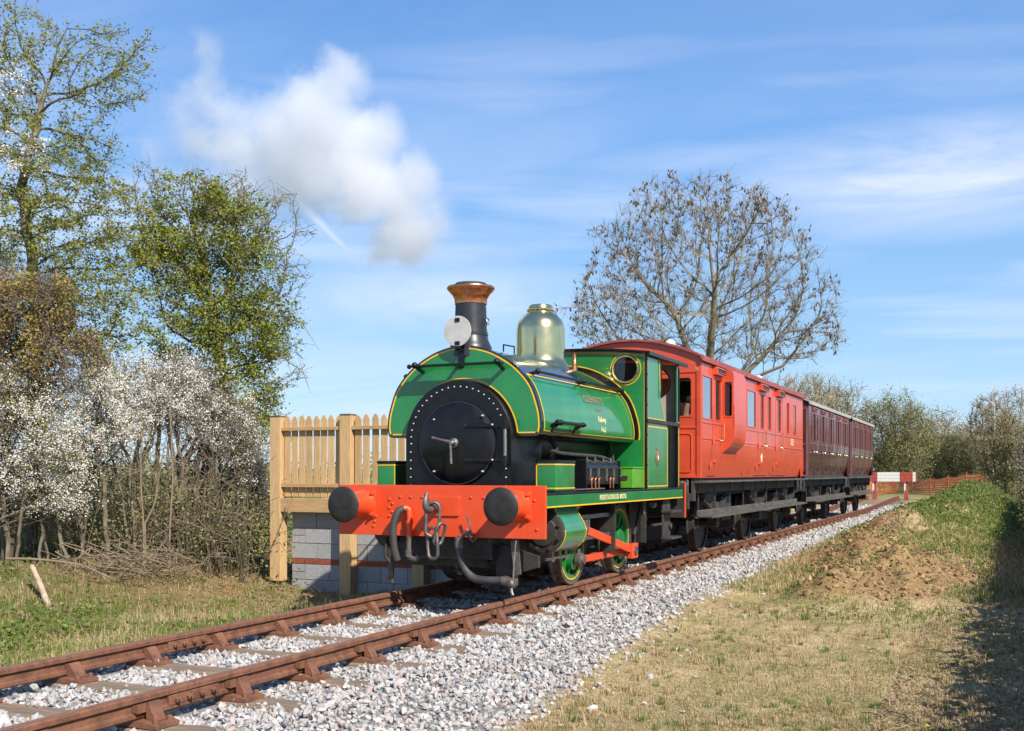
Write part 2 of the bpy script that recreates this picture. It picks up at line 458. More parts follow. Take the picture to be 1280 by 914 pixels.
# ------------------------------------------------------------------ mesh helpers
class MB:
    """Collects shapes in world coordinates; build() links them as ONE mesh object."""

    def __init__(self):
        self.v = []
        self.f = []

    def add(self, vs, fs):
        o = len(self.v)
        self.v.extend([tuple(p) for p in vs])
        self.f.extend([tuple(i + o for i in f) for f in fs])
        return self

    def box(self, x0, x1, y0, y1, z0, z1):
        vs = [(x, y, z) for z in (z0, z1) for y in (y0, y1) for x in (x0, x1)]
        fs = [(0, 2, 3, 1), (4, 5, 7, 6), (0, 1, 5, 4), (2, 6, 7, 3), (0, 4, 6, 2), (1, 3, 7, 5)]
        return self.add(vs, fs)

    def bar(self, p0, p1, w, h, up=(0, 0, 1)):
        p0, p1 = Vector(p0), Vector(p1)
        d = (p1 - p0).normalized()
        s = d.cross(Vector(up))
        if s.length < 1e-4:
            s = d.cross(Vector((1, 0, 0)))
        s.normalize()
        u = s.cross(d)
        vs = []
        for p in (p0, p1):
            for a, b in ((-1, -1), (1, -1), (1, 1), (-1, 1)):
                vs.append(p + s * (a * w / 2) + u * (b * h / 2))
        fs = [(0, 3, 2, 1), (4, 5, 6, 7)] + [(i, (i + 1) % 4, 4 + (i + 1) % 4, 4 + i) for i in range(4)]
        return self.add(vs, fs)

    def lathe(self, o, d, prof, n=24, cap=True):
        """prof: (distance along d, radius)"""
        o, d = Vector(o), Vector(d).normalized()
        a = d.orthogonal().normalized()
        b = d.cross(a)
        vs, fs = [], []
        for t, r in prof:
            for k in range(n):
                q = 2 * PI * k / n
                vs.append(o + d * t + (a * math.cos(q) + b * math.sin(q)) * max(r, 1e-5))
        for i in range(len(prof) - 1):
            for k in range(n):
                k2 = (k + 1) % n
                fs.append((i * n + k, i * n + k2, (i + 1) * n + k2, (i + 1) * n + k))
        if cap:
            fs.append(tuple(range(n - 1, -1, -1)))
            m = (len(prof) - 1) * n
            fs.append(tuple(range(m, m + n)))
        return self.add(vs, fs)

    def cyl(self, p0, p1, r, n=16, r1=None):
        p0, p1 = Vector(p0), Vector(p1)
        L_ = (p1 - p0).length
        return self.lathe(p0, p1 - p0, [(0, r), (L_, r if r1 is None else r1)], n)

    def tube(self, pts, r, n=10, closed=False):
        pts = [Vector(p) for p in pts]
        m = len(pts)
        rs = r if isinstance(r, (list, tuple)) else [r] * m
        vs, fs = [], []
        prev = None
        for i, p in enumerate(pts):
            if closed:
                d = pts[(i + 1) % m] - pts[i - 1]
            else:
                d = pts[min(i + 1, m - 1)] - pts[max(i - 1, 0)]
            d.normalize()
            if prev is None:
                a = d.orthogonal().normalized()
            else:
                a = (prev - d * prev.dot(d)).normalized()
            prev = a
            b = d.cross(a)
            for k in range(n):
                q = 2 * PI * k / n
                vs.append(p + (a * math.cos(q) + b * math.sin(q)) * rs[i])
        for i in range(m if closed else m - 1):
            j = (i + 1) % m
            for k in range(n):
                k2 = (k + 1) % n
                fs.append((i * n + k, i * n + k2, j * n + k2, j * n + k))
        if not closed:
            fs.append(tuple(range(n - 1, -1, -1)))
            fs.append(tuple(range((m - 1) * n, m * n)))
        return self.add(vs, fs)

    def prism(self, poly, fn, t0, t1):
        """poly: 2D points; fn(a, b, t) -> 3D point; extruded from t0 to t1"""
        n = len(poly)
        vs = [fn(a, b, t0) for a, b in poly] + [fn(a, b, t1) for a, b in poly]
        fs = [tuple(range(n - 1, -1, -1)), tuple(range(n, 2 * n))]
        fs += [(i, (i + 1) % n, n + (i + 1) % n, n + i) for i in range(n)]
        return self.add(vs, fs)

    def ribbon(self, inner, outer, fn, t0, t1, closed=False):
        """A strip between two 2D polylines, extruded from t0 to t1."""
        n = len(inner)
        vs = []
        for t in (t0, t1):
            vs += [fn(a, b, t) for a, b in inner]
            vs += [fn(a, b, t) for a, b in outer]
        fs = []
        for i in range(n if closed else n - 1):
            j = (i + 1) % n
            fs.append((i, j, n + j, n + i))
            fs.append((2 * n + i, 3 * n + i, 3 * n + j, 2 * n + j))
            fs.append((i, 2 * n + i, 2 * n + j, j))
            fs.append((n + i, n + j, 3 * n + j, 3 * n + i))
        if not closed:
            e = n - 1
            fs.append((0, n, 3 * n, 2 * n))
            fs.append((e, 2 * n + e, 3 * n + e, n + e))
        return self.add(vs, fs)

    def sphere(self, c, r, n=12, m=8, s=(1, 1, 1)):
        c = Vector(c)
        vs = [c + Vector((0, 0, r * s[2]))]
        for i in range(1, m):
            a = PI * i / m
            for k in range(n):
                q = 2 * PI * k / n
                vs.append(c + Vector((r * s[0] * math.sin(a) * math.cos(q), r * s[1] * math.sin(a) * math.sin(q), r * s[2] * math.cos(a))))
        vs.append(c - Vector((0, 0, r * s[2])))
        fs = [(0, 1 + k, 1 + (k + 1) % n) for k in range(n)]
        for i in range(m - 2):
            for k in range(n):
                k2 = (k + 1) % n
                fs.append((1 + i * n + k, 1 + (i + 1) * n + k, 1 + (i + 1) * n + k2, 1 + i * n + k2))
        e = len(vs) - 1
        fs += [(e, 1 + (m - 2) * n + (k + 1) % n, 1 + (m - 2) * n + k) for k in range(n)]
        return self.add(vs, fs)

    def build(self, name, mat, parent=None, smooth=35, bevel=0.0, kind=None, origin=None):
        wl = wloc(parent) if parent else Vector(origin) if origin is not None else None
        if wl is None:
            a = np.array(self.v)
            wl = Vector((float((a[:, 0].min() + a[:, 0].max()) / 2), float((a[:, 1].min() + a[:, 1].max()) / 2), float(a[:, 2].min())))
        me = bpy.data.meshes.new(name)
        me.from_pydata([(p[0] - wl.x, p[1] - wl.y, p[2] - wl.z) for p in self.v], [], self.f)
        bm = bmesh.new()
        bm.from_mesh(me)
        bmesh.ops.recalc_face_normals(bm, faces=bm.faces)
        bm.to_mesh(me)
        bm.free()
        return link(name, me, mat, parent, smooth, bevel, kind, wl)


def link(name, me, mat, parent=None, smooth=35, bevel=0.0, kind=None, loc=None):
    if not smooth:
        me.polygons.foreach_set('use_smooth', np.zeros(len(me.polygons), dtype=bool))
    if mat is not None:
        me.materials.append(M[mat] if isinstance(mat, str) else mat)
    if smooth:
        me.shade_smooth()
        me.set_sharp_from_angle(angle=R(smooth))
    o = bpy.data.objects.new(name, me)
    COL.objects.link(o)
    if parent:
        o.parent = parent
    elif loc is not None:
        o.location = loc
    if bevel:
        md = o.modifiers.new('edge', 'BEVEL')
        md.width = bevel
        md.segments = 2
        md.limit_method = 'ANGLE'
        md.angle_limit = R(40)
    if kind:
        o['kind'] = kind
    return o


def wloc(o):
    p = Vector((0, 0, 0))
    while o:
        p = p + o.location
        o = o.parent
    return p


def tag(o, label=None, cat=None, group=None, kind=None):
    if label:
        o['label'] = label
    if cat:
        o['category'] = cat
    if group:
        o['group'] = group
    if kind:
        o['kind'] = kind
    return o


def thing(name, label, cat, loc, group=None):
    o = bpy.data.objects.new(name, None)
    o.empty_display_size = 0.2
    o.location = loc
    COL.objects.link(o)
    return tag(o, label, cat, group)


def copy_tree(o, parent=None):
    c = o.copy()
    COL.objects.link(c)
    c.parent = parent
    for ch in list(o.children):
        copy_tree(ch, c)
    return c


def raw_mesh(name, V, F, k):
    """A mesh from numpy arrays: V (n,3), F (m,k)"""
    me = bpy.data.meshes.new(name)
    V = np.ascontiguousarray(V, dtype=np.float32)
    F = np.ascontiguousarray(F, dtype=np.int32)
    me.vertices.add(len(V))
    me.vertices.foreach_set('co', V.ravel())
    m = len(F)
    me.loops.add(m * k)
    me.loops.foreach_set('vertex_index', F.ravel())
    me.polygons.add(m)
    me.polygons.foreach_set('loop_start', np.arange(0, m * k, k, dtype=np.int32))
    me.update(calc_edges=True)
    return me


def catmull(pts, k=6, closed=False):
    P_ = [np.array(p, float) for p in pts]
    n = len(P_)
    out = []
    rg = range(n) if closed else range(n - 1)
    for i in rg:
        if closed:
            p0, p1, p2, p3 = P_[i - 1], P_[i], P_[(i + 1) % n], P_[(i + 2) % n]
        else:
            p1, p2 = P_[i], P_[i + 1]
            p0 = P_[i - 1] if i > 0 else 2 * p1 - p2
            p3 = P_[i + 2] if i + 2 < n else 2 * p2 - p1
        for j in range(k):
            t = j / k
            out.append(tuple(0.5 * (2 * p1 + (p2 - p0) * t + (2 * p0 - 5 * p1 + 4 * p2 - p3) * t * t + (3 * p1 - p0 - 3 * p2 + p3) * t ** 3)))
    if not closed:
        out.append(tuple(P_[-1]))
    return out


def offset2(pts, d, closed=False):
    """Parallel of a 2D polyline (positive d to the left of travel)."""
    n = len(pts)
    out = []
    for i in range(n):
        a = pts[i - 1] if (i > 0 or closed) else pts[i]
        b = pts[(i + 1) % n] if (i < n - 1 or closed) else pts[i]
        tx, ty = b[0] - a[0], b[1] - a[1]
        l = math.hypot(tx, ty) or 1
        out.append((pts[i][0] - ty / l * d, pts[i][1] + tx / l * d))
    return out


XZ = lambda a, b, t: (a, t, b)      # 2D (x, z) extruded along y
YZ = lambda a, b, t: (t, a, b)      # 2D (y, z) extruded along x


def arc(cx, cz, r, a0, a1, n=24):
    return [(cx + r * math.cos(R(a0 + (a1 - a0) * i / n)), cz + r * math.sin(R(a0 + (a1 - a0) * i / n))) for i in range(n + 1)]


def rrect(a0, a1, b0, b1, r, n=4):
    o = []
    for (cx, cz, s) in ((a1 - r, b1 - r, 0), (a0 + r, b1 - r, 90), (a0 + r, b0 + r, 180), (a1 - r, b0 + r, 270)):
        o += arc(cx, cz, r, s, s + 90, n)
    return o


def text_mesh(s, size, font_w=1.0):
    cu = bpy.data.curves.new('lettering', 'FONT')
    cu.body = s
    cu.size = size
    cu.extrude = 0.0015
    cu.align_x = 'CENTER'
    cu.align_y = 'CENTER'
    cu.resolution_u = 3
    o = bpy.data.objects.new('lettering', cu)
    COL.objects.link(o)
    dg = bpy.context.evaluated_depsgraph_get()
    dg.update()
    me = bpy.data.meshes.new_from_object(o.evaluated_get(dg))
    bpy.data.objects.remove(o)
    return me


def letters(s, size, mat, parent, pos, tilt=0.0, sx=1.0):
    """Lettering on a right-hand side: reads along +y, faces +x; pos in world coordinates."""
    me = text_mesh(s, size)
    co = np.zeros(len(me.vertices) * 3, dtype=np.float32)
    me.vertices.foreach_get('co', co)
    co = co.reshape(-1, 3)
    wl = wloc(parent)
    out = np.empty_like(co)
    out[:, 1] = co[:, 0] * sx + pos[1] - wl.y
    c, s_ = math.cos(tilt), math.sin(tilt)
    out[:, 0] = co[:, 2] * c - co[:, 1] * s_ + pos[0] - wl.x
    out[:, 2] = co[:, 1] * c + co[:, 2] * s_ + pos[2] - wl.z
    me.vertices.foreach_set('co', out.ravel())
    me.update()
    return link('lettering', me, mat, parent, 0)


def spot(px, Z):
    """Ground position seen px across the photograph at depth Z."""
    X = (px - 640.0) / 1350.0 * Z
    c, s = math.cos(YAW), math.sin(YAW)
    return CAM_X + X * c - Z * s, X * s + Z * c


def in_view(P_, margin=0.06):
    """Which of the points (n,3) the photograph's frame could show."""
    c, s = math.cos(YAW), math.sin(YAW)
    dx, dy = P_[:, 0] - CAM_X, P_[:, 1]
    X = dx * c + dy * s
    Z = -dx * s + dy * c
    u = 1350.0 * X / np.maximum(Z, 0.05)
    w = 1350.0 * (P_[:, 2] - CAM_Z) / np.maximum(Z, 0.05)
    m = margin * 1280
    return (Z > 0.3) & (np.abs(u) < 640 + m) & (w > -322 - m) & (w < 592 + m), Z


# ------------------------------------------------------------------ terrain
def sstep(a, b, x):
    t = np.clip((x - a) / (b - a), 0, 1)
    return t * t * (3 - 2 * t)


_ph = rng.uniform(0, 6.28, (40, 2))
_dr = rng.normal(0, 1, (40, 2))


def wob(x, y, f, k0=0, k=9):
    s = 0
    for i in range(k):
        d = _dr[k0 + i] * f * (1 + 0.35 * i)
        s = s + np.sin(x * d[0] + y * d[1] + _ph[k0 + i, 0]) / (1 + 0.3 * i)
    return s / k * 2


HEAPS = [(3.95, 20.0, 1.25, 4.6, 0.36), (4.3, 17.6, 0.9, 2.0, 0.16), (3.75, 26.5, 1.15, 4.5, 0.55), (4.1, 34, 1.2, 5.0, 0.85), (4.45, 46, 1.5, 7.0, 1.30), (2.75, 31, 0.7, 5, 0.22)]
_hr = random.Random(12)
for _k in range(26):
    _y = _hr.uniform(14.8, 25)
    HEAPS.append((_hr.uniform(2.5, 5.0) * (1 if _y > 17 else .5) + (0 if _y > 17 else 2.1), _y, _hr.uniform(.22, .55), _hr.uniform(.3, .8), _hr.uniform(.06, .22)))


def H(x, y):
    x = np.asarray(x, float)
    y = np.asarray(y, float)
    z = -0.235 + 0 * x
    z = z - 0.16 * sstep(1.55, 2.7, x)
    z = z - 0.13 * sstep(-1.35, -2.3, x) - 0.10 * sstep(-2.3, -3.2, x) * (1 - sstep(-3.6, -5.0, x)) * sstep(10, 12.5, y)
    z = z + 0.34 * sstep(-4.2, -7.0, x) * (1 - 0.6 * sstep(20, 40, y))
    hp = 0
    for cx, cy, rx, ry, h in HEAPS:
        q = ((x - cx) / rx) ** 2 + ((y - cy) / ry) ** 2
        hp = hp + h * np.exp(-q * 0.9)
    rough = np.clip(hp * 2.0, 0, 1)
    z = z + hp * (1 + 0.16 * wob(x, y, 2.2, 0)) + rough * 0.12 * wob(x, y, 6.5, 10) + rough * 0.075 * wob(x, y, 13, 20) + rough * 0.045 * wob(x, y, 24, 30)
    off = sstep(1.3, 2.2, np.abs(x))
    z = z + off * (0.03 * wob(x, y, 1.1, 5) + 0.018 * wob(x, y, 4.0, 15))
    z = z + 0.22 * sstep(42, 60, y) * (1 - sstep(8, 30, np.abs(x)))
    far = sstep(60, 400, np.hypot(x, y))
    z = z - 0.5 * far + 0.8 * sstep(300, 1500, np.hypot(x, y)) * wob(x * 0.01, y * 0.01, 1.0, 25)
    return z


def heaps(x, y):
    hp = 0 * np.asarray(x, float)
    for cx, cy, rx, ry, h in HEAPS:
        q = ((x - cx) / rx) ** 2 + ((y - cy) / ry) ** 2
        hp = hp + h * np.exp(-q * 0.9)
    return hp


def soil_at(x, y):
    """Where the turned earth lies bare."""
    hp = heaps(x, y)
    return np.clip(sstep(0.09, 0.24, hp + .06 * wob(x, y, 3.0, 9)) * (1 - sstep(-0.1, 0.45, 0.75 * wob(x, y, 1.5, 2) + (y - 20.5) * 0.13 + (x - 4.3) * .35)), 0, 1)


def ballast_edge(y):
    """Right-hand limit of the stone ballast."""
    y = np.asarray(y, float)
    return np.interp(y, [-5, 3, 6.8, 8.3, 11, 15, 20, 30, 60], [2.95, 2.8, 2.5, 2.32, 2.08, 1.95, 1.9, 1.85, 1.8]) + 0.10 * wob(y * 0 + 1, y, 1.3, 3) + 0.05 * wob(y * 0 + 2, y, 4, 7)


def ground():
    def axis(segs):
        a = []
        for s, e, st in segs:
            a += list(np.arange(s, e, st))
        return np.array(a + [segs[-1][1]])
    xs = axis([(-3000, -300, 450), (-300, -40, 26), (-40, -14, 2.0), (-14, -5, 0.22), (-5, 1.2, 0.28), (1.2, 6.6, 0.085), (6.6, 14, 0.6), (14, 60, 5), (60, 400, 40), (400, 3000, 433)])
    ys = axis([(-300, -20, 40), (-20, 0, 2), (0, 5, 0.3), (5, 30, 0.11), (30, 55, 0.4), (55, 130, 3), (130, 500, 40), (500, 5000, 500)])
    X, Y = np.meshgrid(xs, ys)
    Z = H(X, Y)
    V = np.stack([X, Y, Z], -1).reshape(-1, 3)
    nx, ny = len(xs), len(ys)
    i = np.arange(ny - 1)[:, None] * nx + np.arange(nx - 1)[None, :]
    F = np.stack([i, i + 1, i + 1 + nx, i + nx], -1).reshape(-1, 4)
    me = raw_mesh('ground', V, F, 4)
    x, y = V[:, 0], V[:, 1]
    hp = heaps(x, y)
    soil = soil_at(x, y)
    soil = np.maximum(soil, 0.55 * sstep(-1.6, -2.2, x) * sstep(.1, .5, wob(x, y, 1.9, 5)) * (1 - sstep(17, 21, y)))
    soil = np.maximum(soil, 0.9 * sstep(-1.7, -2.4, x) * sstep(9.6, 11.4, y) * (1 - sstep(17, 21, y)) * (1 - sstep(-7.0, -9.5, x)) * np.clip(.75 + .5 * wob(x, y, 1.6, 19), 0, 1))
    gravel = sstep(0.12, -0.10, x - ballast_edge(y)) * sstep(-1.75, -1.35, x) * (1 - sstep(46, 51, y))
    green = sstep(0.1, 0.5, wob(x, y, 0.55, 12) + 0.9 * sstep(-3, -6, x) - 0.1 + 0.9 * sstep(25, 40, y) * sstep(1.5, 3, x))
    far = sstep(45, 90, np.hypot(x, y))
    green = np.maximum(green, far)
    col = np.stack([gravel, soil, green, np.ones_like(x)], -1).astype(np.float32)
    at = me.color_attributes.new('zone', 'FLOAT_COLOR', 'POINT')
    at.data.foreach_set('color', col.ravel())
    m, nt, b = new_mat('ground')
    N, L = nt.nodes, nt.links
    vc = N.new('ShaderNodeVertexColor')
    vc.layer_name = 'zone'
    sp = N.new('ShaderNodeSeparateColor')
    L.new(vc.outputs[0], sp.inputs[0])
    tc = N.new('ShaderNodeTexCoord')

    def nz(scale, c0, c1, p0=0.35, p1=0.65, det=7):
        n = N.new('ShaderNodeTexNoise')
        n.inputs['Scale'].default_value = scale
        n.inputs['Detail'].default_value = det
        n.inputs['Roughness'].default_value = 0.65
        L.new(tc.outputs['Object'], n.inputs['Vector'])
        r = N.new('ShaderNodeValToRGB')
        r.color_ramp.elements[0].position = p0
        r.color_ramp.elements[1].position = p1
        r.color_ramp.elements[0].color = (*c0, 1)
        r.color_ramp.elements[1].color = (*c1, 1)
        L.new(n.outputs['Fac'], r.inputs[0])
        return r.outputs[0], n.outputs['Fac']

    def mix(f, a, b_):
        mx = N.new('ShaderNodeMix')
        mx.data_type = 'RGBA'
        L.new(f, mx.inputs[0])
        L.new(a, mx.inputs[6])
        L.new(b_, mx.inputs[7])
        return mx.outputs[2]
    straw0, _ = nz(9, (0.38, 0.28, 0.14), (0.62, 0.475, 0.255))
    earth, _ = nz(14, (0.25, 0.17, 0.09), (0.44, 0.315, 0.18))
    moss, _ = nz(11, (0.16, 0.175, 0.045), (0.31, 0.295, 0.09))
    pe, _ = nz(1.15, (0, 0, 0), (1, 1, 1), 0.50, 0.66, 8)
    pm, _ = nz(0.72, (0, 0, 0), (1, 1, 1), 0.48, 0.66, 9)
    straw = mix(pe, straw0, earth)
    straw = mix(pm, straw, moss)
    grn, _ = nz(4, (0.085, 0.105, 0.025), (0.17, 0.19, 0.05))
    soil_c, sf = nz(7, (0.23, 0.135, 0.06), (0.42, 0.27, 0.13))
    grav, _ = nz(30, (0.16, 0.145, 0.13), (0.36, 0.34, 0.32))
    c = mix(sp.outputs[2], straw, grn)
    c = mix(sp.outputs[1], c, soil_c)
    c = mix(sp.outputs[0], c, grav)
    L.new(c, b.inputs['Base Color'])
    b.inputs['Roughness'].default_value = 0.95
    b.inputs['Specular IOR Level'].default_value = 0.15
    _, bf = nz(24, (0, 0, 0), (1, 1, 1), det=9)
    bp = N.new('ShaderNodeBump')
    bp.inputs['Strength'].default_value = 0.9
    bp.inputs['Distance'].default_value = 0.05
    L.new(bf, bp.inputs['Height'])
    L.new(bp.outputs[0], b.inputs['Normal'])
    o = link('ground', me, m, None, 60)
    tag(o, kind='structure')
    return o


ground()

# ------------------------------------------------------------------ track
SLEEPERS = [5.07, 5.91, 6.70, 7.52, 8.41, 9.29, 10.04, 10.87, 11.76, 12.57]
while SLEEPERS[0] > 1.6:
    SLEEPERS.insert(0, SLEEPERS[0] - 0.84)
while SLEEPERS[-1] < 57.5:
    SLEEPERS.append(SLEEPERS[-1] + 0.82)


def lift(y):
    return 0.20 * float(sstep(42, 58, np.array(y)))


def track():
    t = thing('railway_track', 'rusty railway track on timber sleepers running under the train', 'railway track', (0, 10, -0.2))
    head = [(-0.035, -0.012), (-0.027, 0.0), (0.027, 0.0), (0.035, -0.012), (0.034, -0.040), (0.010, -0.054), (0.009, -0.098), (0.030, -0.110), (0.030, -0.132), (0.022, -0.142), (-0.022, -0.142), (-0.030, -0.132), (-0.030, -0.110), (-0.009, -0.098), (-0.010, -0.054), (-0.034, -0.040)]
    for sx in (0.752, -0.752):
        ends = [1.0, 5.49, 23.8, 42.0, 58.6] if sx > 0 else [1.0, 7.16, 25.5, 43.0, 58.6]
        for a, b in zip(ends[:-1], ends[1:]):
            mb = MB()
            ys = [a + 0.004] + [q for q in np.arange(math.ceil(a) + 0.3, b - 0.3, 1.9)] + [b - 0.004]
            n = len(head)
            vs = []
            for y in ys:
                vs += [(sx + u, y, w + lift(y)) for u, w in head]
            fs = []
            for i in range(len(ys) - 1):
                fs += [(i * n + k, i * n + (k + 1) % n, (i + 1) * n + (k + 1) % n, (i + 1) * n + k) for k in range(n)]
            fs += [tuple(range(n)), tuple(range((len(ys) - 1) * n, len(ys) * n))]
            mb.add(vs, fs)
            r = mb.build('rail', 'rust', t, 30)
            # the running surface, worn smoother by wheels
            tp = MB()
            vs = []
            for y in ys:
                vs += [(sx - 0.026, y, 0.0012 + lift(y)), (sx + 0.026, y, 0.0012 + lift(y))]
            tp.add(vs, [(2 * i, 2 * i + 1, 2 * i + 3, 2 * i + 2) for i in range(len(ys) - 1)])
            tp.build('running_surface', 'rail_top', r, 0)
        for j in ends[1:-1]:
            mb = MB()
            for s in (1, -1):
                q = [(sx + s * 0.012, -0.050), (sx + s * 0.034, -0.050), (sx + s * 0.034, -0.112), (sx + s * 0.012, -0.112)]
                mb.prism(q, XZ, j - 0.235, j + 0.235)
            f = mb.build('fishplate', 'rust', t, 30, 0.003)
            for k in (-0.17, -0.06, 0.06, 0.17):
                b_ = MB()
                s = 1 if sx > 0 else 1
                b_.lathe((sx + 0.034, j + k, -0.081), (1, 0, 0), [(0, 0.022), (0.02, 0.022), (0.024, 0.012), (0.036, 0.012)], 6)
                b_.build('bolt', 'rust', f, 30)
    # one sleeper with its two chairs and two keys, then copies
    rs = random.Random(4)
    wood = []
    for k in range(4):
        mb = MB()
        w, l = 0.125, 1.28
        n = 14
        vs, fs = [], []
        for i in range(n + 1):
            x = -l + 2 * l * i / n
            for (a, c) in ((-w, -0.31), (-w, -0.205), (-w + 0.014, -0.19), (w - 0.014, -0.19), (w, -0.205), (w, -0.31)):
                vs.append((x + rs.uniform(-.01, .01) * (i in (0, n)), a + rs.uniform(-.006, .006), c + rs.uniform(-.005, .003)))
        for i in range(n):
            fs += [(i * 6 + j, i * 6 + j + 1, i * 6 + j + 7, i * 6 + j + 6) for j in range(5)]
        fs += [tuple(range(6)), tuple(range(n * 6 + 5, n * 6 - 1, -1))]
        mb.add(vs, fs)
        o = mb.build('sleeper', 'sleeper_wood', None, 25, origin=(0, 0, -0.2))
        wood.append(o.data)
        bpy.data.objects.remove(o)

    def chair_mesh(sx):
        s = 1 if sx > 0 else -1
        mb = MB()
        mb.prism([(-.19, -.188), (.19, -.188), (.19, -.165), (.09, -.150), (-.09, -.150), (-.19, -.165)], lambda a, b, y: (sx + a, y, b), -0.10, 0.10)
        # outer jaw carries the key, inner jaw hugs the web
        mb.prism([(s * .062, -.152), (s * .135, -.152), (s * .098, -.085), (s * .080, -.038), (s * .062, -.045)], lambda a, b, y: (sx + a, y, b), -0.045, 0.045)
        mb.prism([(-s * .034, -.152), (-s * .125, -.152), (-s * .075, -.080), (-s * .050, -.052), (-s * .014, -.058)], lambda a, b, y: (sx + a, y, b), -0.050, 0.050)
        for a, b in ((.15, .06), (.15, -.06), (-.15, .06), (-.15, -.06)):
            mb.lathe((sx + a, b, -.166), (0, 0, 1), [(0, .02), (.03, .018), (.036, .01)], 8)
        return mb

    def key_mesh(sx):
        s = 1 if sx > 0 else -1
        mb = MB()
        mb.prism([(s * .014, -.055), (s * .060, -.050), (s * .060, -.100), (s * .014, -.098)], lambda a, b, y: (sx + a, y, b), -0.115, 0.085)
        return mb
    cm, km = {}, {}
    for sx in (0.752, -0.752):
        for d, fn, nm, mt in ((cm, chair_mesh, 'chair', 'rust'), (km, key_mesh, 'rail_key', 'rust')):
            mb = fn(sx)
            me = bpy.data.meshes.new(nm)
            me.from_pydata(mb.v, [], mb.f)
            bm = bmesh.new()
            bm.from_mesh(me)
            bmesh.ops.recalc_face_normals(bm, faces=bm.faces)
            bm.to_mesh(me)
            bm.free()
            me.materials.append(M[mt])
            d[sx] = me
    for i, y in enumerate(SLEEPERS):
        o = bpy.data.objects.new('sleeper', wood[i % 4])
        COL.objects.link(o)
        o.parent = t
        o.location = (rs.uniform(-.03, .03), y - 10, 0.0 + lift(y))
        # wood meshes are stored relative to the track's origin
        for sx in (0.752, -0.752):
            c = bpy.data.objects.new('chair', cm[sx])
            COL.objects.link(c)
            c.parent = o
            c.location = (-o.location.x, 0, 0.2)
            k = bpy.data.objects.new('rail_key', km[sx])
            COL.objects.link(k)
            k.parent = o
            k.location = (-o.location.x, rs.uniform(-.03, .03), 0.2)
    return t


track()


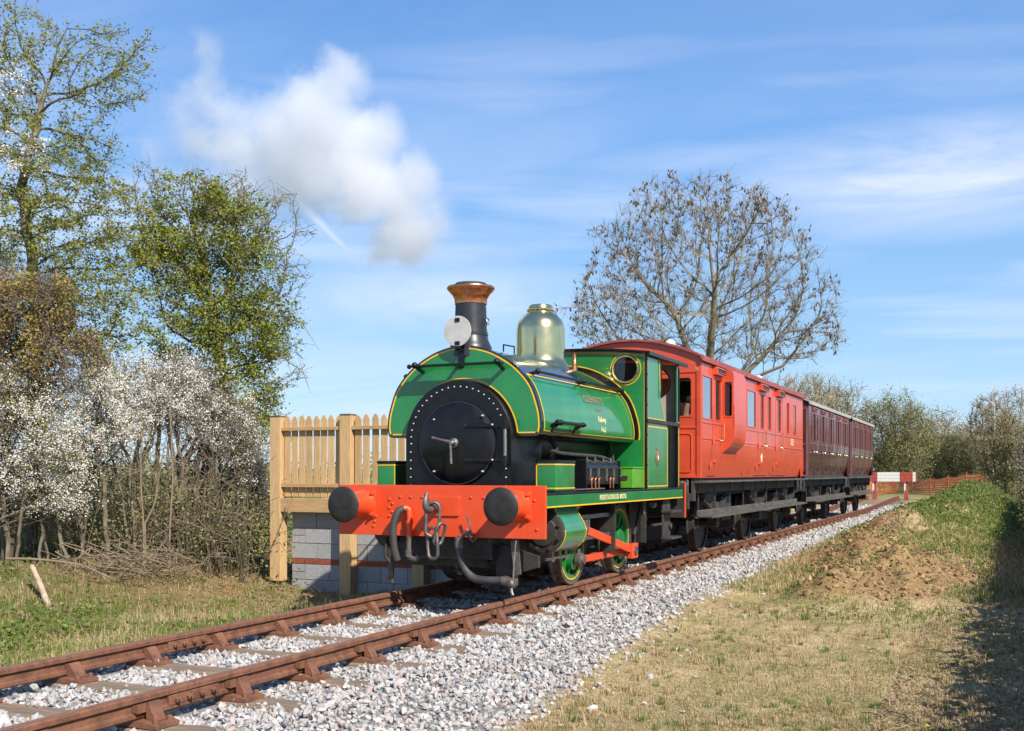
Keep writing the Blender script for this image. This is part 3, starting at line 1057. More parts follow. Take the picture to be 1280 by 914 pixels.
def stones():
    """Stone ballast: the largest-looking 300 are objects of their own, the rest one mass of the same stones."""
    bed = MB()
    ys = np.concatenate([np.arange(0, 30, 0.5), np.arange(30, 52, 2)])
    xs = [-1.55, -1.42, -1.3, 0, 1.3, 1.55]
    vs, fs = [], []
    for y in ys:
        for j, x in enumerate(xs):
            xx = x if j < 5 else 1.55
            vs.append((xx, y, float(H(xx, y)) + (0.018 if 0 < j < 5 else -0.05) + lift(y) * 0.2))
    n = len(xs)
    for i in range(len(ys) - 1):
        fs += [(i * n + j, i * n + j + 1, (i + 1) * n + j + 1, (i + 1) * n + j) for j in range(n - 1)]
    bed.add(vs, fs)
    m = pbr('ballast_dust', (0.33, 0.31, 0.29), 0.95, col2=(0.15, 0.135, 0.12), scale=35, bump=0.8, bscale=60)
    root = bed.build('ballast', 'ballast_dust', None, 60, kind='structure')
    tmp = bmesh.new()
    bmesh.ops.create_icosphere(tmp, subdivisions=1, radius=1)
    iv = np.array([v.co[:] for v in tmp.verts])
    ifc = np.array([[v.index for v in f.verts] for f in tmp.faces])
    tmp.free()
    shapes = []
    for k in range(10):
        s = iv.copy()
        # cut by random planes: broken-rock facets
        for q in range(12):
            d = rng.normal(size=3)
            d /= np.linalg.norm(d)
            c = rng.uniform(0.28, 0.66)
            t = s @ d
            s = s - np.outer(np.maximum(t - c, 0), d)
        s *= rng.uniform(0.85, 1.6, 3) * np.array([1, 1, .85])
        s += rng.normal(0, .07, s.shape)
        shapes.append(s)
    pts = []

    def fill(y0, y1, dens, size):
        xmax = 3.1
        n_ = int((xmax + 1.7) * (y1 - y0) * dens)
        x = rng.uniform(-1.7, xmax, n_)
        y = rng.uniform(y0, y1, n_)
        e = ballast_edge(y)
        keep = (x < e + rng.exponential(0.10, n_) - 0.05) & (x > -1.45 - rng.exponential(0.07, n_))
        on_s = np.zeros(n_, bool)
        for sy in SLEEPERS:
            on_s |= (np.abs(y - sy) < 0.105) & (np.abs(x) < 1.0)
            sp_ = (np.abs(y - sy) < 0.12) & (np.abs(x) >= 1.0) & (np.abs(x) < 1.27)
            on_s |= sp_ & (rng.uniform(size=n_) < 0.75)
        on_s |= np.abs(np.abs(x) - 0.752) < 0.055
        keep &= ~on_s | (rng.uniform(size=n_) < 0.012)
        x, y, on_ = x[keep], y[keep], on_s[keep]
        s = size * rng.lognormal(0, 0.26, len(x))
        z = H(x, y) + rng.uniform(0.0, 0.05, len(x)) + np.where(on_, 0.045, 0) + np.array([0.0]) + 0.2 * sstep(42, 58, y) * 0.3
        z = np.where(np.abs(x) > 1.5, z - 0.03 + 0.02 * rng.uniform(size=len(x)), z)
        pts.append(np.stack([x, y, z, s], -1))
    fill(3.0, 9, 860, 0.0225)
    fill(9, 15, 700, 0.0245)
    fill(15, 25, 400, 0.030)
    fill(25, 40, 150, 0.045)
    fill(40, 50, 70, 0.055)
    # a few strays thrown onto the grass
    for k in range(60):
        y = rng.uniform(5, 20)
        x = ballast_edge(y) + rng.exponential(0.35)
        pts.append(np.array([[x, y, H(x, y) + 0.012, 0.026 * rng.lognormal(0, 0.3)]]))
    P_ = np.concatenate(pts)
    vis, Zd = in_view(P_[:, :3], 0.25)
    P_, Zd, vis_in = P_[vis], Zd[vis], in_view(P_[vis][:, :3], -0.005)[0]
    size_px = np.where(vis_in, P_[:, 3] / Zd, 0)
    top = np.argsort(-size_px)[:296]
    single = np.zeros(len(P_), bool)
    single[top] = True
    meshes = []
    for s in shapes:
        me = raw_mesh('stone', s, ifc, 3)
        me.polygons.foreach_set('use_smooth', np.zeros(len(ifc), dtype=bool))
        me.materials.append(M['stone_single'])
        meshes.append(me)
    rl = root.location
    for i in top:
        o = bpy.data.objects.new('stone', meshes[i % 10])
        COL.objects.link(o)
        o.parent = root
        o.location = (P_[i, 0] - rl.x, P_[i, 1] - rl.y, P_[i, 2] - rl.z)
        o.scale = (P_[i, 3],) * 3
        o.rotation_euler = tuple(rng.uniform(0, 6.28, 3))
    Q = P_[~single]
    n = len(Q)
    a = rng.uniform(0, 2 * PI, (n, 3))
    ca, sa = np.cos(a), np.sin(a)
    Rm = np.zeros((n, 3, 3))
    Rm[:, 0, 0] = ca[:, 0] * ca[:, 1]
    Rm[:, 0, 1] = ca[:, 0] * sa[:, 1] * sa[:, 2] - sa[:, 0] * ca[:, 2]
    Rm[:, 0, 2] = ca[:, 0] * sa[:, 1] * ca[:, 2] + sa[:, 0] * sa[:, 2]
    Rm[:, 1, 0] = sa[:, 0] * ca[:, 1]
    Rm[:, 1, 1] = sa[:, 0] * sa[:, 1] * sa[:, 2] + ca[:, 0] * ca[:, 2]
    Rm[:, 1, 2] = sa[:, 0] * sa[:, 1] * ca[:, 2] - ca[:, 0] * sa[:, 2]
    Rm[:, 2, 0] = -sa[:, 1]
    Rm[:, 2, 1] = ca[:, 1] * sa[:, 2]
    Rm[:, 2, 2] = ca[:, 1] * ca[:, 2]
    S = np.stack(shapes)[rng.integers(0, 10, n)]
    V = np.einsum('nij,nkj->nki', Rm, S) * Q[:, None, 3:4] + Q[:, None, :3]
    nv = len(iv)
    F = (ifc[None] + (np.arange(n) * nv)[:, None, None]).reshape(-1, 3)
    me = raw_mesh('loose_stones', V.reshape(-1, 3) - np.array(rl), F, 3)
    o = link('loose_stones', me, 'stone', root, 0, kind='stuff')
    print('stones', n)


stones()


# ------------------------------------------------------------------ locomotive
def wheel_spoked(mb_tyre, mb_c, x, y, z, r, s, nsp=10, w=0.12):
    """tyre with flange into one, spokes + hub + rim into the other; s = +1 faces +x"""
    d = (s, 0, 0)
    mb_tyre.lathe((x - s * w * 0.5, y, z), d, [(-0.012, r - 0.05), (-0.012, r + 0.024), (0.010, r + 0.026), (0.03, r + 0.002), (w, r - 0.003), (w, r - 0.045)], 48, cap=False)
    mb_tyre.lathe((x - s * w * 0.5, y, z), d, [(w, r - 0.045), (-0.012, r - 0.05)], 48, cap=False)


def loco():
    L0 = (0, 13.0, 0)
    t = thing('steam_locomotive', 'green saddle tank steam locomotive with red buffer beam and copper capped chimney', 'steam locomotive', L0)
    YB = 10.24          # buffer beam front
    YT = 10.82          # tank front
    YC = 14.10          # cab front
    YR = 15.74          # cab rear

    # --- footplate and valances
    mb = MB()
    mb.box(-1.20, 1.20, YB + 0.045, YR + 0.02, 1.108, 1.132)
    mb.build('running_plate', 'black_paint', t, 0, 0.004)
    for s in (1, -1):
        mb = MB()
        mb.box(min(s * 1.180, s * 1.200), max(s * 1.180, s * 1.200), YB + 0.045, YR - 0.06, 0.975, 1.105)
        v = mb.build('valance', 'green_paint', t, 0, 0.003)
        mb = MB()
        mb.box(min(s * 1.196, s * 1.2035), max(s * 1.196, s * 1.2035), YB + 0.047, YR - 0.062, 0.977, 0.992)
        mb.build('yellow_lining', 'yellow_line', v, 0)
        if s > 0:
            letters('PECKETT & SONS LTD  BRISTOL', 0.085, 'cream_letter', v, (1.2025, 12.53, 1.052), 0, 0.82)
    # --- frames
    for s in (1, -1):
        mb = MB()
        mb.prism([(YB + .05, .60), (10.9, .50), (11.5, .40), (12.5, .40), (13.3, .36), (14.4, .36), (14.9, .30), (15.3, .28), (YR, .34), (YR, 1.10), (YB + .05, 1.10)], YZ, s * 0.58, s * 0.61)
        mb.build('main_frame', 'grimy_black', t, 0)
    mb = MB()
    mb.box(-1.0, 1.0, 11.4, 12.0, 0.93, 1.09)
    mb.box(-0.57, 0.57, 10.4, 10.75, 0.42, 1.0)
    mb.box(-0.57, 0.57, 12.6, 13.2, 0.5, 0.9)
    mb.box(-0.55, 0.55, 13.9, 15.3, 0.35, 0.9)
    mb.build('frame_stretcher', 'grimy_black', t, 0)

    # --- buffer beam
    bm_ = MB()
    bm_.box(-1.25, 1.25, YB, YB + 0.045, 0.66, 1.212)
    beam = bm_.build('buffer_beam', 'buffer_red', t, 0, 0.003)
    mb = MB()
    for x, z in [(-.80, .76), (-.785, .81), (-.77, .87), (-.595, 1.055), (-.56, 1.01), (-.60, .965), (-.565, .92), (-.60, .875), (-.46, 1.085), (-.33, 1.085), (-.19, 1.085), (.26, 1.085), (.40, 1.085), (.55, 1.085), (.62, .92), (.64, .86), (1.13, 1.06), (1.10, 1.02), (.35, .74), (-.2, .74), (1.16, .76)]:
        mb.lathe((x, YB, z), (0, -1, 0), [(0, .015), (.008, .014), (.014, .008)], 8)
    mb.build('rivets', 'buffer_red', beam, 40, kind='stuff')
    for s in (1, -1):
        cx, cz = s * 0.935, 1.005
        mb = MB()
        q = rrect(cx - .165, cx + .165, cz - .155, cz + .155, .025)
        mb.prism(q, lambda a, b, y: (a, y, b), YB - .022, YB)
        mb.lathe((cx, YB - .022, cz), (0, -1, 0), [(0, .165), (.03, .150), (.10, .140), (.26, .128), (.265, .112)], 32)
        bf = mb.build('buffer_housing', 'buffer_red', t, 35, 0.003)
        mb = MB()
        mb.cyl((cx, YB - .26, cz), (cx, YB - .37, cz), .075, 24)
        mb.lathe((cx, YB - .36, cz), (0, -1, 0), [(0, .09), (.02, .185), (.045, .195), (.056, .185), (.066, .12), (.070, .05)], 40)
        mb.build('buffer_head', 'buffer_face', bf, 40)
        mb = MB()
        for a in (-.135, .135):
            for b in (-.115, .115):
                mb.lathe((cx + a, YB - .022, cz + b), (0, -1, 0), [(0, .026), (.02, .026), (.022, .018), (.05, .018)], 6)
        mb.build('bolts', 'buffer_red', bf, 30)
    # drawhook with chain
    mb = MB()
    mb.prism(rrect(-.10, .27, .885, 1.09, .02), lambda a, b, y: (a, y, b), YB - .02, YB)
    mb.build('drawbar_plate', 'buffer_red', t, 0, 0.003)
    mb = MB()
    hk = catmull([(0, YB - .02, .985), (0, YB - .12, .985), (0, YB - .20, .955), (0, YB - .26, .985), (0, YB - .275, 1.06), (0, YB - .24, 1.13)], 6)
    mb.tube(hk, [.058 - .036 * (i / (len(hk) - 1)) for i in range(len(hk))], 12)
    hook = mb.build('drawhook', 'worn_iron', t, 40)

    def chain_link(cz, l, w, yaw, tilt, c=(0, 0)):
        pts = []
        for a in range(0, 360, 20):
            ca, sa = math.cos(R(a)), math.sin(R(a))
            zz = sa * w / 2 + (l / 2 - w / 2) * (1 if sa > 0 else -1 if sa < 0 else 0)
            p = Vector((ca * w / 2, 0, zz))
            p = Matrix.Rotation(tilt, 3, 'Y') @ (Matrix.Rotation(yaw, 3, 'Z') @ p)
            pts.append((p.x + c[0], p.y + c[1], p.z + cz))
        m_ = MB()
        m_.tube(pts, .0185, 10, closed=True)
        return m_
    chain_link(.855, .36, .145, R(25), R(4), (.045, YB - .20)).build('chain_link', 'worn_iron', hook, 60)
    chain_link(.60, .33, .145, R(-15), R(-3), (.045, YB - .20)).build('chain_link', 'worn_iron', hook, 60)
    chain_link(.70, .24, .12, R(70), R(16), (.115, YB - .17)).build('chain_link', 'worn_iron', hook, 60)
    # brake pipe with hanging hose
    mb = MB()
    mb.tube(catmull([(-.32, YB - .05, .62), (-.32, YB - .05, .90), (-.335, YB - .055, .955), (-.375, YB - .09, .965)], 6), .034, 14)
    mb.lathe((-.32, YB - .05, .80), (0, 0, 1), [(0, .042), (.03, .042)], 16)
    pipe = mb.build('brake_pipe', 'buffer_red', t, 40)
    mb = MB()
    mb.tube(catmull([(-.37, YB - .09, .962), (-.42, YB - .13, .92), (-.455, YB - .15, .80), (-.465, YB - .15, .65), (-.45, YB - .14, .50), (-.43, YB - .12, .40)], 8), .040, 14)
    mb.build('rubber_hose', 'rubber_hose', pipe, 40)
    mb = MB()
    mb.tube(catmull([(-.32, YB - .05, .66), (-.32, YB - .05, .50), (-.31, YB - .05, .44), (-.25, YB - .04, .42), (-.21, YB - .03, .45)], 6), .036, 14)
    mb.lathe((-.32, YB - .05, .48), (0, 0, 1), [(-.04, .05), (.03, .052)], 12)
    mb.build('lower_elbow', 'worn_iron', pipe, 40)
    mb = MB()
    mb.tube(catmull([(.30, YB - .03, .655), (.285, YB - .05, .62), (.29, YB - .06, .55), (.33, YB - .07, .40), (.42, YB - .07, .27), (.55, YB - .07, .225), (.82, YB - .07, .225)], 8), .042, 14)
    hose = mb.build('steam_heat_hose', 'rubber_hose', t, 40)
    mb = MB()
    mb.lathe((.285, YB - .05, .66), (0, 0, -1), [(0, .05), (.06, .054), (.10, .054), (.12, .048)], 14)
    mb.tube([(.33, YB - .06, .69), (.40, YB - .08, .72), (.47, YB - .08, .69)], .022, 8)
    mb.tube([(.44, YB - .08, .69), (.425, YB - .08, .80), (.385, YB - .08, .90)], .011, 8)
    mb.tube([(.38, YB - .07, .70), (.46, YB - .08, .62), (.50, YB - .08, .66)], .014, 8)
    mb.build('cock_handle', 'worn_iron', hose, 40)
    mb = MB()
    mb.lathe((.80, YB - .07, .225), (1, 0, 0), [(0, .05), (.05, .054), (.10, .035), (.15, .03)], 12)
    mb.sphere((.90, YB - .08, .20), .05, 10, 6)
    mb.tube([(.92, YB - .07, .24), (.91, YB - .03, .42), (.92, YB, .64)], .010, 6)
    mb.tube([(.90, YB - .08, .20), (.91, YB - .09, .12), (.93, YB - .10, .08)], .018, 6)
    mb.build('hose_coupling', 'worn_iron', hose, 40)
    # guard irons, front steps
    for s in (1, -1):
        mb = MB()
        mb.prism([(s * .72, 1.0), (s * .80, 1.0), (s * .80, .14), (s * .74, .10)], XZ, YB + .30, YB + .33)
        mb.build('guard_iron', 'worn_iron', t, 0, .003)
    mb = MB()
    mb.prism([(.81, .64), (.90, .64), (.93, .28), (.85, .26)], XZ, YB + .10, YB + .125)
    mb.build('foot_step', 'worn_iron', t, 0, .003)
    mb = MB()
    mb.box(-.70, -.66, YB + .10, YB + .16, .34, .66)
    mb.box(-.75, .45, YB + .28, YB + .34, .32, .66)
    mb.box(-.58, .58, YB + .35, YB + .95, .36, .44)
    mb.tube([(-.70, YB + .08, .62), (-.70, YB + .08, .42), (-.66, YB + .10, .36)], .022, 8)
    mb.prism([(.55, .20), (1.05, .34), (1.05, .46), (.55, .60)], lambda a, b, y: (a, y, b), YB + .30, YB + .35)
    mb.build('front_step', 'grimy_black', t, 0, .004)

    # --- smokebox: arch-shaped wrapper, front ring, door
    rb, cz = 0.655, 1.715
    ar = [(rb, 1.135)] + arc(0, cz, rb, 0, 180, 40) + [(-rb, 1.135)]
    mb = MB()
    mb.prism(ar, XZ, 10.74, 11.55)
    sb = mb.build('smokebox', 'black_paint', t, 30)
    mb = MB()
    ar2 = [(rb + .004, 1.137)] + arc(0, cz, rb + .004, 0, 180, 40) + [(-rb - .004, 1.137)]
    mb.prism(ar2, XZ, 10.70, 10.738)
    mb.build('front_ring', 'black_paint', sb, 30, .004)
    mb = MB()
    pts = [(math.cos(R(a)) * .590, cz + math.sin(R(a)) * .590) for a in np.linspace(-4, 184, 26)]
    pts += [(s * .595, z) for s in (1, -1) for z in (1.58, 1.485, 1.39, 1.295, 1.20)]
    for x, z in pts:
        mb.lathe((x, 10.70, z), (0, -1, 0), [(0, .0115), (.006, .011), (.011, .005)], 8)
    mb.build('ring_bolts', 'bright_bolt', sb, 50, kind='stuff')
    dz = 1.675
    mb = MB()
    mb.lathe((.01, 10.70, dz), (0, -1, 0), [(0, .47), (.025, .47), (.030, .455), (.045, .44), (.065, .36), (.082, .24), (.09, .12), (.092, .02)], 56)
    door = mb.build('smokebox_door', 'black_paint', t, 50)
    mb = MB()
    mb.lathe((.01, 10.668, dz), (0, -1, 0), [(0, .463), (.010, .461), (.010, .450), (0, .448)], 56, cap=False)
    mb.build('door_rim', 'chimney_grey', door, 50)
    mb = MB()
    for z in (1.865, 1.49):
        pts = [(.15, 10.606, z), (.30, 10.616, z), (.46, 10.648, z), (.60, 10.655, z)]
        for p0, p1 in zip(pts[:-1], pts[1:]):
            mb.bar(p0, p1, .016, .042)
        mb.box(.565, .635, 10.635, 10.70, z - .05, z + .05)
    mb.cyl((.61, 10.645, 1.41), (.61, 10.645, 1.93), .018, 12)
    mb.build('hinge_strap', 'black_paint', door, 40, .003)
    mb = MB()
    mb.cyl((.61, 10.643, 1.53), (.61, 10.643, 1.82), .0205, 12)
    mb.build('hinge_pin', 'steel', door, 40)
    mb = MB()
    for x, z in ((.14, 1.87), (.30, 1.87), (.46, 1.87), (.14, 1.485), (.30, 1.485), (.46, 1.485), (-.26, 1.94), (.34, 1.97), (.34, 1.36), (-.26, 1.36)):
        mb.lathe((x, 10.635, z), (0, -1, 0), [(-.03, .014), (.010, .014), (.018, .006)], 8)
    mb.build('door_bolts', 'bright_bolt', door, 50)
    mb = MB()
    mb.lathe((.01, 10.615, dz), (0, -1, 0), [(0, .055), (.03, .055), (.04, .035), (.09, .03), (.10, .02)], 16)
    mb.tube([(.0, 10.52, dz + .01), (-.11, 10.52, dz + .035), (-.22, 10.52, dz + .06)], [.020, .014, .016], 8)
    mb.tube([(.0, 10.535, dz), (.005, 10.535, dz - .12), (.01, 10.535, dz - .23)], [.018, .013, .015], 8)
    mb.build('door_handle', 'steel', door, 40)

    # --- boiler under the tank
    mb = MB()
    mb.lathe((0, 11.5, 1.70), (0, 1, 0), [(0, .60), (2.62, .60)], 40)
    mb.box(-.56, .56, 12.9, YC, .75, 1.7)
    mb.build('boiler', 'black_paint', t, 35)

    # --- saddle tank
    half = [(.895, 1.748), (.945, 1.765), (.966, 1.815), (.970, 1.90), (.945, 2.06), (.845, 2.32), (.650, 2.535), (.405, 2.685), (.185, 2.757), (0, 2.777)]
    hc = catmull(half, 6)
    prof = hc + [(-x, z) for x, z in reversed(hc[:-1])]
    inner = arc(0, cz, rb + .004, 176.5, 3.5, 40)
    mb = MB()
    mb.prism(prof + [(-.66, 1.748)] + inner + [(.66, 1.748)], XZ, YT, YC - .002)
    tank = mb.build('saddle_tank', 'tank_black', t, 28)
    # green front sheet with lining
    nrm_in = lambda q, d: offset2(q, d)
    # prof runs anticlockwise seen from -y with x to the right: its left is inside
    ins = offset2(prof, .024)
    ins = [p for p in ins if p[1] > 1.775]
    ring = arc(0, cz, rb + .026, 172.5, 7.5, 44)
    mb = MB()
    # crown of the sheet as a band between the tank's outline and the ring, so its curve stays clean
    po = catmull([(.93, 1.776)] + ins + [(-.93, 1.776)], 2)
    def resample(q, n):
        q = np.array(q)
        d = np.concatenate([[0], np.cumsum(np.hypot(*np.diff(q, axis=0).T))])
        t_ = np.linspace(0, d[-1], n)
        return list(zip(np.interp(t_, d, q[:, 0]), np.interp(t_, d, q[:, 1])))
    pi_ = [(.69, 1.776)] + list(reversed(ring)) + [(-.69, 1.776)]
    mb.ribbon(resample(pi_, 60), resample(po, 60), XZ, YT - .006, YT + .001)
    fs = mb.build('front_sheet', 'green_paint', tank, 0)
    mb = MB()
    a_, b_ = offset2(prof, .026), offset2(prof, .042)
    ia = [(p, q) for p, q in zip(a_, b_) if q[1] > 1.79]
    mb.ribbon([p for p, q in ia], [q for p, q in ia], XZ, YT - .009, YT - .0055)
    mb.ribbon(arc(0, cz, rb + .026, 174, 6, 44), arc(0, cz, rb + .041, 174, 6, 44), XZ, YT - .009, YT - .0055)
    for s in (1, -1):
        mb.box(min(s * .69, s * .925), max(s * .69, s * .925), YT - .009, YT - .0055, 1.779, 1.794)
    mb.build('yellow_lining', 'yellow_line', fs, 0)
    # green side sheets
    for s in (1, -1):
        side = [p for p in hc if 1.80 < p[1] < 2.46]
        side = catmull(side, 2)
        o1, o2 = offset2(side, -.001), offset2(side, -.0055)
        mb = MB()
        y0, y1 = YT + .045, YC - .05
        mb.ribbon([(s * x, z) for x, z in o1], [(s * x, z) for x, z in o2], XZ, y0, y1)
        sh = mb.build('side_sheet', 'green_paint', tank, 40)
        l1, l2 = offset2(side, -.005), offset2(side, -.008)
        mb = MB()
        for ya, yb in ((y0 + .004, y0 + .018), (y1 - .018, y1 - .004)):
            mb.ribbon([(s * x, z) for x, z in l1], [(s * x, z) for x, z in l2], XZ, ya, yb)
        for i0, i1 in ((0, 1), (len(side) - 2, len(side) - 1)):
            pa = [l1[i0], l1[i1]]
            pb = [l2[i0], l2[i1]]
            mb.ribbon([(s * x, z) for x, z in pa], [(s * x, z) for x, z in pb], XZ, y0 + .018, y1 - .018)
        mb.build('yellow_lining', 'yellow_line', sh, 0)
        if s > 0:
            letters('CLEMENTS', .125, 'faded_letter', sh, (.900, 12.62, 2.245), R(21), 1.15)
            letters('Works', .06, 'faded_letter', sh, (.935, 12.72, 2.13), R(14), 1.2)
            letters('Railway', .105, 'cream_letter', sh, (.965, 12.78, 2.01), R(9), 0.9)
            letters('No.2', .095, 'cream_letter', sh, (.979, 12.80, 1.885), R(2), 0.9)
        # handrails along the tank
        mb = MB()
        zr, xr = 2.47, .835
        mb.cyl((s * xr, 10.98, zr), (s * xr, 14.0, zr - .005), .016, 10)
        for y in (11.02, 12.45, 13.92):
            mb.tube([(s * (xr - .12), y, zr - .035), (s * xr, y, zr)], [.026, .016], 8)
            mb.sphere((s * xr, y, zr), .034, 10, 6)
        mb.build('handrail', 'black_paint', tank, 50)
        mb = MB()
        mb.cyl((s * 1.06, 11.02, 1.905), (s * 1.06, 11.92, 1.905), .020, 10)
        for y in (11.06, 11.16, 11.84):
            mb.tube([(s * .96, y, 1.86), (s * 1.06, y, 1.905)], [.022, .018], 8)
            mb.sphere((s * 1.06, y, 1.905), .033, 10, 6)
        mb.bar((s * 1.03, 11.06, 1.905), (s * .985, 11.06, 1.80), .02, .02)
        mb.bar((s * 1.03, 11.72, 1.905), (s * .985, 11.72, 1.80), .02, .02)
        mb.build('filler_step', 'black_paint', tank, 50)
    # bar across the tank front, bracketed off it
    mb = MB()
    zb = 2.545
    mb.box(-.56, .57, YT - .215, YT - .115, zb - .012, zb + .012)
    for x in (-.50, .52):
        mb.bar((x, YT - .16, zb - .005), (x * .985, YT - .004, zb - .055), .035, .035)
        mb.sphere((x, YT - .20, zb + .01), .036, 10, 6)
    mb.bar((-.03, YT - .12, zb), (-.03, YT - .004, zb + .02), .03, .03)
    mb.sphere((-.59, YT - .165, zb), .028, 8, 6)
    mb.build('front_bar', 'black_paint', tank, 40, .003)
    mb = MB()
    mb.box(-.035, .035, YT - .03, YT - .012, zb - .01, 2.76)
    mb.box(-.03, .03, YT - .10, YT - .085, 2.70, 3.03)
    mb.box(-.03, .03, YT - .10, YT - .012, 2.71, 2.73)
    iron = mb.build('lamp_iron', 'black_paint', tank, 0, .002)
    mb = MB()
    for z in (2.58, 2.66, 2.73):
        mb.lathe((0, YT - .030, z), (0, -1, 0), [(0, .010), (.006, .009)], 8)
    mb.build('bolts', 'chimney_grey', iron, 50)
    # white disc hung on the lamp iron
    mb = MB()
    mb.lathe((-.005, YT - .102, 2.925), (0, -1, 0), [(0, .170), (.010, .170)], 48)
    d_ = mb.build('head_disc', 'disc_white', t, 35, .002)
    for z in (3.05, 2.79):
        mb = MB()
        mb.box(-.030, .026, YT - .122, YT - .1115, z - .02, z + .02)
        mb.build('disc_slot', 'black_paint', d_, 0)
    mb = MB()
    mb.tube([(.26, 11.36, 2.75), (.26, 11.36, 2.83), (.28, 11.62, 2.835), (.28, 11.62, 2.75)], .010, 6)
    mb.build('tank_loop', 'black_paint', tank, 40)
    mb = MB()
    mb.lathe((-.22, 11.75, 2.72), (0, 0, 1), [(0, .21), (.06, .21), (.075, .20), (.085, .05)], 28)
    mb.build('filler_lid', 'tank_black', tank, 40)

    # --- chimney
    c0 = (0, 11.035, 0)
    mb = MB()
    mb.lathe(c0, (0, 0, 1), [(2.66, .245), (2.775, .240), (2.80, .228), (2.85, .205), (2.90, .193), (2.905, .199), (2.935, .199), (2.94, .190), (3.0, .184), (3.30, .175)], 40)
    ch = mb.build('chimney', 'chimney_grey', t, 40)
    mb = MB()
    mb.lathe(c0, (0, 0, 1), [(3.265, .183), (3.29, .185), (3.325, .189), (3.37, .212), (3.41, .248), (3.435, .272), (3.452, .274), (3.465, .266), (3.475, .22)], 40)
    mb.build('chimney_cap', 'copper', ch, 40)
    mb = MB()
    mb.lathe(c0, (0, 0, 1), [(3.46, .222), (3.49, .182), (3.505, .174), (3.502, .155), (3.40, .150)], 40)
    mb.build('chimney_lip', 'grimy_black', ch, 40)
    mb = MB()
    ring_ = [(.215, 11.035 + .035 * math.cos(a), 3.06 + .035 * math.sin(a)) for a in np.linspace(0, 2 * PI, 12, endpoint=False)]
    mb.tube(ring_, .006, 6, closed=True)
    mb.bar((.17, 11.035, 3.07), (.215, 11.035, 3.09), .012, .012)
    mb.build('chimney_ring', 'steel', ch, 40)
    # --- brass dome
    mb = MB()
    mb.lathe((0, 13.08, 0), (0, 0, 1), [(2.66, .42), (2.745, .385), (2.775, .355), (2.80, .338), (2.84, .326), (2.92, .322), (3.215, .318), (3.295, .305), (3.355, .275), (3.41, .225), (3.44, .175), (3.447, .172), (3.455, .172), (3.467, .182), (3.485, .182), (3.497, .160), (3.525, .155), (3.545, .145), (3.555, .10)], 56)
    mb.build('dome', 'brass', t, 50)
    mb = MB()
    mb.lathe((.24, 13.70, 0), (0, 0, 1), [(2.66, .045), (2.80, .04), (2.86, .036), (2.88, .028), (2.95, .028), (2.955, .012), (2.98, .012)], 14)
    mb.build('whistle', 'copper', t, 40)

    # --- cab
    roof_z = lambda x: 3.075 - .075 * (x / 1.13) ** 2
    top = [(1.13 - 2.26 * i / 24, roof_z(1.13 - 2.26 * i / 24) - .035) for i in range(25)]

    def sheet_with_holes(mb, outline, holes, y0, y1):
        bmh = bmesh.new()
        loops = [outline] + holes
        edges = []
        for lp in loops:
            vs = [bmh.verts.new((a, y0, b)) for a, b in lp]
            edges += [bmh.edges.new((vs[i], vs[(i + 1) % len(vs)])) for i in range(len(vs))]
        bmesh.ops.triangle_fill(bmh, use_beauty=True, edges=edges)
        fs = list(bmh.faces)
        r_ = bmesh.ops.extrude_face_region(bmh, geom=fs)
        for v in [g for g in r_['geom'] if isinstance(g, bmesh.types.BMVert)]:
            v.co.y = y1
        bmh.verts.index_update()
        mb.add([v.co[:] for v in bmh.verts], [tuple(v.index for v in f.verts) for f in bmh.faces])
        bmh.free()
    wins = [(.835, 2.765), (-.835, 2.765)]
    hole = lambda c, r: [(c[0] + r * math.cos(a), c[1] + r * math.sin(a)) for a in np.linspace(0, 2 * PI, 32, endpoint=False)]
    outline = [(-1.13, 1.133)] + [(1.13, 1.133)] + top
    mb = MB()
    sheet_with_holes(mb, outline, [hole(c, .165) for c in wins], YC, YC + .012)
    cf = mb.build('cab_front', 'green_paint', t, 0)
    mb = MB()
    for s in (1, -1):
        mb.box(min(s * 1.095, s * 1.108), max(s * 1.095, s * 1.108), YC - .004, YC - .0005, 1.14, 2.985)
    for i in range(24):
        a, b = top[i], top[i + 1]
        mb.add([(a[0] * .97, YC - .004, a[1] - .03), (b[0] * .97, YC - .004, b[1] - .03), (b[0] * .97, YC - .004, b[1] - .018), (a[0] * .97, YC - .004, a[1] - .018)], [(0, 1, 2, 3)])
    # the line round the tank's rear end
    q = [p for p in hc if p[1] > 1.80]
    for s in (1, -1):
        mb.ribbon([(s * x, z) for x, z in offset2(q, -.055)], [(s * x, z) for x, z in offset2(q, -.070)], XZ, YC - .004, YC - .0005)
    mb.build('yellow_lining', 'yellow_line', cf, 0)
    mb = MB()
    for s in (1, -1):
        mb.ribbon([(s * x, z) for x, z in offset2(q, -.001)], [(s * x, z) for x, z in offset2(q, -.054)], XZ, YC - .005, YC - .001)
        mb.box(min(s * 1.109, s * 1.134), max(s * 1.109, s * 1.134), YC - .01, YC + .02, 1.134, 2.99)
    mb.build('black_edging', 'black_paint', cf, 0)
    for c in wins:
        mb = MB()
        mb.lathe((c[0], YC - .0005, c[1]), (0, -1, 0), [(0, .222), (.003, .222), (.003, .212), (0, .212)], 40, cap=False)
        mb.build('yellow_lining', 'yellow_line', cf, 0)
        mb = MB()
        mb.lathe((c[0], YC + .01, c[1]), (0, -1, 0), [(0, .160), (.0, .195), (.025, .195), (.036, .186), (.036, .170), (.018, .160), (0, .160)], 40, cap=False)
        sp_ = mb.build('cab_window', 'brass', t, 45)
        mb = MB()
        mb.lathe((c[0], YC - .004, c[1]), (0, -1, 0), [(0, .163), (.004, .163)], 36)
        mb.build('pane', 'cab_glass', sp_, 0)
